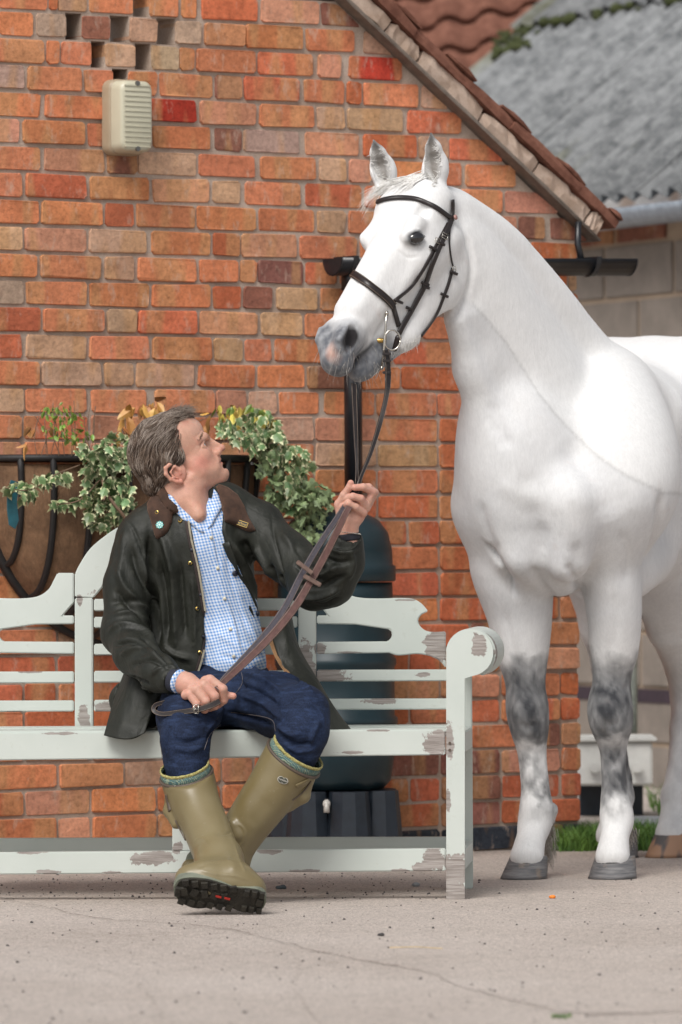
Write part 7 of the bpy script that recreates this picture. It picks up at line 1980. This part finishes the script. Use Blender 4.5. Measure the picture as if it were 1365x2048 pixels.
def ellring(c, nrm, rx, ry, xdir, n=40, jag=0):
    nrm = np.array(nrm, float); nrm /= np.linalg.norm(nrm); xd = np.array(xdir, float); xd -= nrm*(xd@nrm); xd /= np.linalg.norm(xd); yd = np.cross(nrm, xd); return [c+xd*rx*cos(2*pi*i/n)+yd*ry*sin(2*pi*i/n) for i in range(n)]
def boot(shaft, foot, extra, topc, topn, rx, ry, back, name='boot'):
    m_ = Model(); S9 = spline([(*p, r) for p, r in shaft], 22); m_.chain([(q[:3], q[3]) for q in S9], .01); 
    for f in foot: m_.cone(*f)
    for e in extra: m_.chain(*e)
    tn = np.array(topn, float); tn /= np.linalg.norm(tn)
    m_.fn(lambda X, Y, Z: -((X-topc[0])*tn[0]+(Y-topc[1])*tn[1]+(Z-topc[2])*tn[2]), topc-.15, topc+.15, .003, 's')
    # hollow
    c1 = topc-tn*.03; m_.ell(topc-tn*.0, (rx*.93, ry*.93, .035), (np.cross(np.array([0, 1., 0]), tn) if True else None, np.array([0, 1., 0]), tn), .003, 's')
    V, Q = m_.mesh(.004); V = smooth_v(V, Q, 2, .5); return V, Q
SH1 = kc((372, 1535, 15.80, 51), (378, 1565, 15.80, 51), (392, 1610, 15.76, 47), (412, 1655, 15.70, 44), (430, 1700, 15.63, 43.5), (440, 1722, 15.58, 44))
# front boot foot frame: long axis, normal of the sole
FL_ = np.array(W(520, 1797, 15.42))-np.array(W(362, 1776, 15.40)); LF = FL_/np.linalg.norm(FL_); NS = np.array([-.06, -.86, -.50]); NS -= LF*(NS@LF); NS /= np.linalg.norm(NS); WS = np.cross(LF, NS); WS = WS if WS[2] > 0 else -WS
SC_ = np.array(W(440, 1793, 15.405))
def fs(x, y, n): return SC_+LF*x+WS*y+NS*n       # x toward heel, y up across the sole, n out of the sole
FT1 = [(fs(-.085, .008, -.05), fs(-.02, .010, -.055), .040, .048, .03), (fs(-.02, .010, -.055), fs(.055, .012, -.055), .048, .044, .03), (fs(.04, .01, -.05), fs(.088, .008, -.042), .042, .038, .03), (np.array(W(440, 1722, 15.58)), fs(.03, .02, -.07), .058, .048, .03), (np.array(W(425, 1735, 15.55)), fs(-.05, .016, -.055), .045, .040, .03)]
EX1 = [([(KM(472, 1700, 15.62), .008), (KM(478, 1728, 15.55), .010), (KM(496, 1752, 15.49), .010)], .012), ([(KM(338, 1600, 15.80), .012), (KM(340, 1622, 15.78), .018), (KM(352, 1650, 15.74), .012)], .01)]
tc1 = np.array(W(373, 1549, 15.80)); tn1 = np.array([-.20, -.36, .92])
Vb1, Qb1 = boot(SH1, FT1, EX1, tc1, tn1, .064, .064, 0)
B1V = bvh_of(Vb1, Qb1); tb = npmesh('t', Vb1, Qb1)
D = carve_lines(Vb1, None, [([(388, 1683), (400, 1676), (412, 1682), (420, 1695)], .0022, .0022), ([(400, 1740), (430, 1748), (470, 1752), (500, 1762)], .003, .0025), ([(470, 1690), (478, 1715), (492, 1745)], .003, .003), ([(440, 1725), (462, 1722), (470, 1745)], .010, .002), ([(395, 1735), (415, 1728), (440, 1724)], .006, -.002), ([(436, 1668), (452, 1668), (464, 1664)], .004, -.0025), ([(350, 1600), (360, 1640), (385, 1700)], .02, -.002)], B1V)
Vb1 = Vb1+normals(tb)*D[:, None]
boot1 = empty('boot_group', tuple(man.location), None, None) if False else None
ob1 = link('boot', npmesh('boot', Vb1, Qb1), man, M_BOOT); ob1['label'] = 'olive rubber boot stretched forward with its tread showing'
SH2 = kc((592, 1505, 15.85, 58), (584, 1520, 15.85, 57), (548, 1575, 15.85, 51), (512, 1625, 15.85, 46), (482, 1668, 15.86, 42), (462, 1700, 15.87, 42), (452, 1722, 15.87, 40))
FT2 = [(np.array(W(452, 1722, 15.87)), np.array(W(420, 1748, 15.87)), .050, .040, .03), (np.array(W(430, 1740, 15.87)), np.array(W(384, 1738, 15.86)), .042, .030, .03), (np.array(W(460, 1735, 15.87)), np.array(W(470, 1765, 15.87)), .045, .040, .03)]
EX2 = [([(KM(622, 1560, 15.84), .010), (KM(606, 1592, 15.84), .020), (KM(582, 1616, 15.85), .010)], .01), ([(KM(470, 1650, 15.81), .02), (KM(476, 1668, 15.81), .022)], .006)]
tc2 = np.array(W(588, 1516, 15.85)); tn2 = np.array([.56, -.30, .80])
Vb2, Qb2 = boot(SH2, FT2, EX2, tc2, tn2, .072, .072, 0)
B2V = bvh_of(Vb2, Qb2); tb = npmesh('t', Vb2, Qb2); D = carve_lines(Vb2, None, [([(468, 1652), (480, 1650), (489, 1662), (488, 1682), (476, 1696)], .0025, .0028), ([(600, 1585), (622, 1565)], .004, -.003), ([(540, 1600), (500, 1650)], .02, -.002)], B2V); Vb2 = Vb2+normals(tb)*D[:, None]
ob2 = link('boot', npmesh('boot', Vb2, Qb2), man, M_BOOT); ob2['label'] = 'olive rubber boot crossed behind the front one'
for (tc_, tn_, rr_, xd_, ob, yo) in ((tc1, tn1, 51/SM*1.005, (1, 0, .2), ob1, 0), (tc2, tn2, 57.5/SM*1.02, (1, 0, -.7), ob2, 0)):
    tn_ = tn_/np.linalg.norm(tn_)
    for dz, rad_, mt in ((.000, .0048, M_TRIM),):
        rg2 = ellring(tc_-tn_*.002, tn_, rr_, rr_, xd_); rg2.append(rg2[0]); rg2.append(rg2[1]); MB().tube(rg2, rad_, 8).obj('top_binding', ob, mt, True)
    # folded sock above the rim
    for k0, (h0, h1, mt, nm) in enumerate(((-.004, .019, M_SOCK, 'sock'), (.019, .028, M_SOCK2, 'sock_edge'))):
        V_ = []; F__ = []
        for i, (hh2, s2) in enumerate(((h0, .95), ((h0+h1)/2, .975), (h1, .955 if k0 == 0 else .93), (h1-.003, .90))):
            for p in ellring(tc_+tn_*hh2, tn_, rr_*s2, rr_*s2, xd_, 48): V_.append(p+tn_*rs.normal()*.0006)
        for i in range(3):
            for j in range(48): F__.append((i*48+j, i*48+(j+1) % 48, (i+1)*48+(j+1) % 48, (i+1)*48+j))
        pm(nm, V_, F__, man, mt, True)
# sole of the front boot: welt, midsole and cleated tread
def sole_out(sc=1.0, n=60):
    o = []
    ctrl = [(-.128, .0), (-.118, .030), (-.085, .047), (-.04, .050), (.0, .043), (.035, .036), (.07, .038), (.105, .036), (.124, .018), (.128, -.006), (.118, -.030), (.09, -.040), (.06, -.040), (.045, -.034), (.02, -.032), (-.02, -.040), (-.06, -.050), (-.10, -.042), (-.122, -.022), (-.128, .0)]
    S = spline(ctrl, n+1)[:-1]; return S*sc
SO = sole_out(); mb_ = MB()
def slab(name, sc, n0, n1, mat, parent, arch=0.0):
    bend = lambda x: -.010*max(0, (-x-.06)/.07)**2
    A = [fs(x*sc, y*sc, n0+bend(x)) for x, y in SO]; Bq = [fs(x*sc, y*sc, n1+bend(x)) for x, y in SO]; n_ = len(A); V_ = A+Bq+[fs(0, 0, n1)]
    F__ = [(i, (i+1) % n_, n_+(i+1) % n_, n_+i) for i in range(n_)]+[(n_+i, n_+(i+1) % n_, 2*n_) for i in range(n_)]; return pm(name, V_, F__, parent, mat, False)
sol = slab('midsole', .99, -.030, -.004, M_MID, ob1); slab('outsole', .95, -.004, .002, M_TREAD, ob1)
def lug(x, y, lx, ly, ang, h=.010, name='tread_lug'):
    ca, sa_ = cos(ang), sin(ang); q = [(-lx/2, -ly/2), (lx/2, -ly/2), (lx/2, ly/2), (-lx/2, ly/2)]; base = [fs(x+ca*a_-sa_*b_, y+sa_*a_+ca*b_, .001) for a_, b_ in q]; top = [fs(x+(ca*a_-sa_*b_)*.86, y+(sa_*a_+ca*b_)*.86, h) if False else fs(x+ca*a_*.86-sa_*b_*.86, y+sa_*a_*.86+ca*b_*.86, h) for a_, b_ in q]
    pm(name, base+top, [(0, 1, 5, 4), (1, 2, 6, 5), (2, 3, 7, 6), (3, 0, 4, 7), (4, 5, 6, 7)], ob1, M_TREAD, False)
for i in range(6):
    x = -.098+i*.026; lug(x, .032, .019, .020, .25, .008); lug(x-.002, -.030, .019, .020, -.25, .008)
for i in range(5): lug(-.098+i*.028, .004, .020, .026, (-1)**i*.35, .008)
lug(-.116, .0, .014, .03, 0)
for i in range(3): lug(.070+i*.021, .025, .015, .020, 0); lug(.070+i*.021, -.026, .015, .020, 0)
lug(.108, .0, .018, .022, 0, .009)
mb_ = MB()
for x, y in ((-.004, .006), (.020, .004)):
    P = [fs(x-.008, y-.003, .0092), fs(x+.008, y-.005, .0092), fs(x+.008, y+.001, .0092), fs(x-.008, y+.003, .0092)]; mb_.add(*extr(P, NS*.0012))
mb_.obj('red_mark', ob1, simple('red_rubber', (.45, .025, .015), .6))
# sole of the rear boot seen edge-on
rp_ = [W(368, 1730, 15.85), W(374, 1712, 15.85), W(384, 1700, 15.85), W(396, 1704, 15.85), W(398, 1742, 15.85), W(392, 1768, 15.85), W(376, 1760, 15.85)]
MB().add(*extr(rp_, (0, .08, 0))).obj('outsole', ob2, M_MID, bevel=.006)
# badges with lettering
M_BADGE = simple('dark_badge', (.05, .055, .04), .5, var=.1, bump=.02); M_BEDGE = simple('badge_edge', (.60, .58, .52), .5, var=.05, bump=0)
def heartbadge(u, v, bv, w_, ang, ob):
    loc, n_ = hit(bv, u, v, None, .0008); n_ = Vector(n_); t = _RT*cos(ang)-_UP*sin(ang); t = (t-n_*t.dot(n_)).normalized(); b_ = n_.cross(t); c = Vector(loc)
    def shp(s):
        o = []
        for i in range(40):
            a_ = 2*pi*i/40; x = cos(a_); y = .66*sin(a_)
            if y > 0: y -= .24*math.exp(-(x/.28)**2)
            o.append(c+t*x*w_*s+b_*y*w_*s)
        return o
    for s, mt, h0, h1, nm in ((1.0, M_BEDGE, 0, .0012, 'badge_rim'), (.90, M_BADGE, .0012, .0016, 'badge')):
        MB().add(*extr([p+n_*h0 for p in shp(s)], n_*(h1-h0))).obj(nm, ob, mt)
    text_on('CHAMEAU', u, v, bv, w_*.42, ang, M_BEDGE, ob, .0028)
    text_on('LE', u+sin(ang)*4.5, v-4.5*cos(ang), bv, w_*.22, ang, M_BEDGE, ob, .0028); text_on('1927', u-sin(ang)*5, v+5*cos(ang), bv, w_*.22, ang, M_BEDGE, ob, .0028)
heartbadge(348, 1569, B1V, .0145, R(-32), ob1); heartbadge(566, 1560, B2V, .0155, R(22), ob2)
# side straps of the boots
strap('side_strap', [(333, 1590), (337, 1606), (341, 1622)], 9, .004, ob1, M_TRIM, .001, B1V); strap('side_strap', [(352, 1640), (362, 1662), (372, 1680)], 3, .003, ob1, M_TRIM, .001, B1V)
strap('side_strap', [(592, 1572), (604, 1566), (618, 1558)], 9, .003, ob2, M_BOOT, .002, B2V); strap('side_strap', [(585, 1600), (606, 1584), (622, 1562)], 2.5, .003, ob2, M_TRIM, .001, B2V)

# ------------------------------------------------------------------ reins
reins = empty('reins', W(640, 1150, 15.95), 'long brown leather reins running from the bit through both hands of the man', 'reins')
def rein(name, pts, wpx, mat, face=(.2, -1, .1), th=.0035, n=60, stitch=True, twist=0.0):
    S = spline([(u, v, Y) for u, v, Y in pts], n); P = np.array([tuple(W(*s)) for s in S]); N = np.tile(np.array(face, float), (n, 1))
    if twist:
        for i in range(n): N[i] = (cos(twist*i/n), -sin(twist*i/n)-.4, .1)
    wd = (np.array(wpx) if hasattr(wpx, '__len__') else np.full(2, wpx)); wd = np.interp(np.linspace(0, 1, n), np.linspace(0, 1, len(wd)), wd)/SM
    V_, F__ = ribbon(P, N, wd, th*.7); o = pm(name, V_, F__, reins, mat, False)
    if stitch:
        T_ = np.gradient(P, axis=0); T_ /= np.linalg.norm(T_, axis=1)[:, None]; N = N/np.linalg.norm(N, axis=1)[:, None]; Bn = np.cross(T_, N); Bn /= np.linalg.norm(Bn, axis=1)[:, None]
        for s_ in (-1, 1): V_, F__ = tube(P+Bn*(wd*.38)[:, None]*s_+N*th*.62, .0005, 4); pm('stitching', V_, F__, o, M_STITCH, True)
    return P
M_RB = M_LEA
rein('near_rein', [(772, 700, BY-.01), (776, 730, BY-.012), (775, 780, BY-.04), (762, 840, 16.22), (742, 905, 16.10), (722, 955, 16.01), (714, 985, 15.985)], (15, 16, 15, 12, 9, 9), M_RB, (.75, -1, .1))
strap('billet_buckle', [(770, 702), (772, 712)], 14, .005, reins, M_LEA, .004, HBV) if False else None
for v_ in (708, 722, 745): 
    c = W(774, v_, BY-.016); MB().box(c, (.026, .007, .008)).obj('keeper', reins, M_LEA, bevel=.002)
rein('far_rein', [(708, 768, 16.42), (709, 800, 16.38), (711, 850, 16.28), (713, 905, 16.15), (714, 950, 16.03), (712, 985, 15.985)], (13, 13, 12, 8, 8), M_RB, (.5, -1, .1))
rein('rein_end', [(700, 1012, 15.968), (690, 1030, 15.955), (676, 1060, 15.95), (652, 1108, 15.95), (622, 1162, 15.94), (590, 1215, 15.92), (545, 1270, 15.89), (490, 1325, 15.86), (452, 1360, 15.82), (437, 1376, 15.80)], (13, 14, 15, 15, 16, 16, 15, 14, 12), M_LEA2, (.3, -1, .25))
rein('rein_end', [(692, 1010, 15.975), (672, 1040, 15.975), (640, 1088, 15.972), (604, 1150, 15.965), (572, 1212, 15.94), (536, 1262, 15.91), (486, 1318, 15.875), (448, 1358, 15.83), (434, 1378, 15.80)], (11, 12, 14, 14, 13, 12, 11), M_LEA3, (.3, -1, .25))
M_STOP = simple('stop_leather', (.15, .095, .075), .6, var=.3, scale=70, bump=.3)
for u, v, a_ in ((610, 1135, R(38)), (625, 1161, R(30))):
    c = Vector(W(u, v, 15.932)); M3 = (Matrix.Rotation(a_, 3, Vector((0, 1, 0)))); MB().box(c, (.056, .010, .0125), M3).obj('rein_stop', reins, M_STOP, bevel=.002)
# loop hanging from the lower hand, with buckle
rein('loop', [(440, 1402, 15.795), (420, 1412, 15.785), (392, 1420, 15.785), (355, 1425, 15.80), (324, 1428, 15.815), (308, 1421, 15.83), (312, 1410, 15.845), (335, 1404, 15.86), (362, 1401, 15.86), (385, 1402, 15.85)], (13, 12, 11, 10, 9, 9, 8, 7), M_LEA, (0, -1, .15))
c = Vector(W(393, 1418, 15.775)); mb_ = MB(); q = [c+Vector((x, -.004, z)) for x, z in ((-.006, -.012), (.006, -.012), (.006, .012), (-.006, .012), (-.006, -.012))]
for i in range(4): mb_.tube([q[i], q[i+1]], .0013, 6)
mb_.tube([c+Vector((-.012, -.003, 0)), c+Vector((.006, -.005, 0))], .001, 6); mb_.obj('buckle', reins, M_STEEL, True)
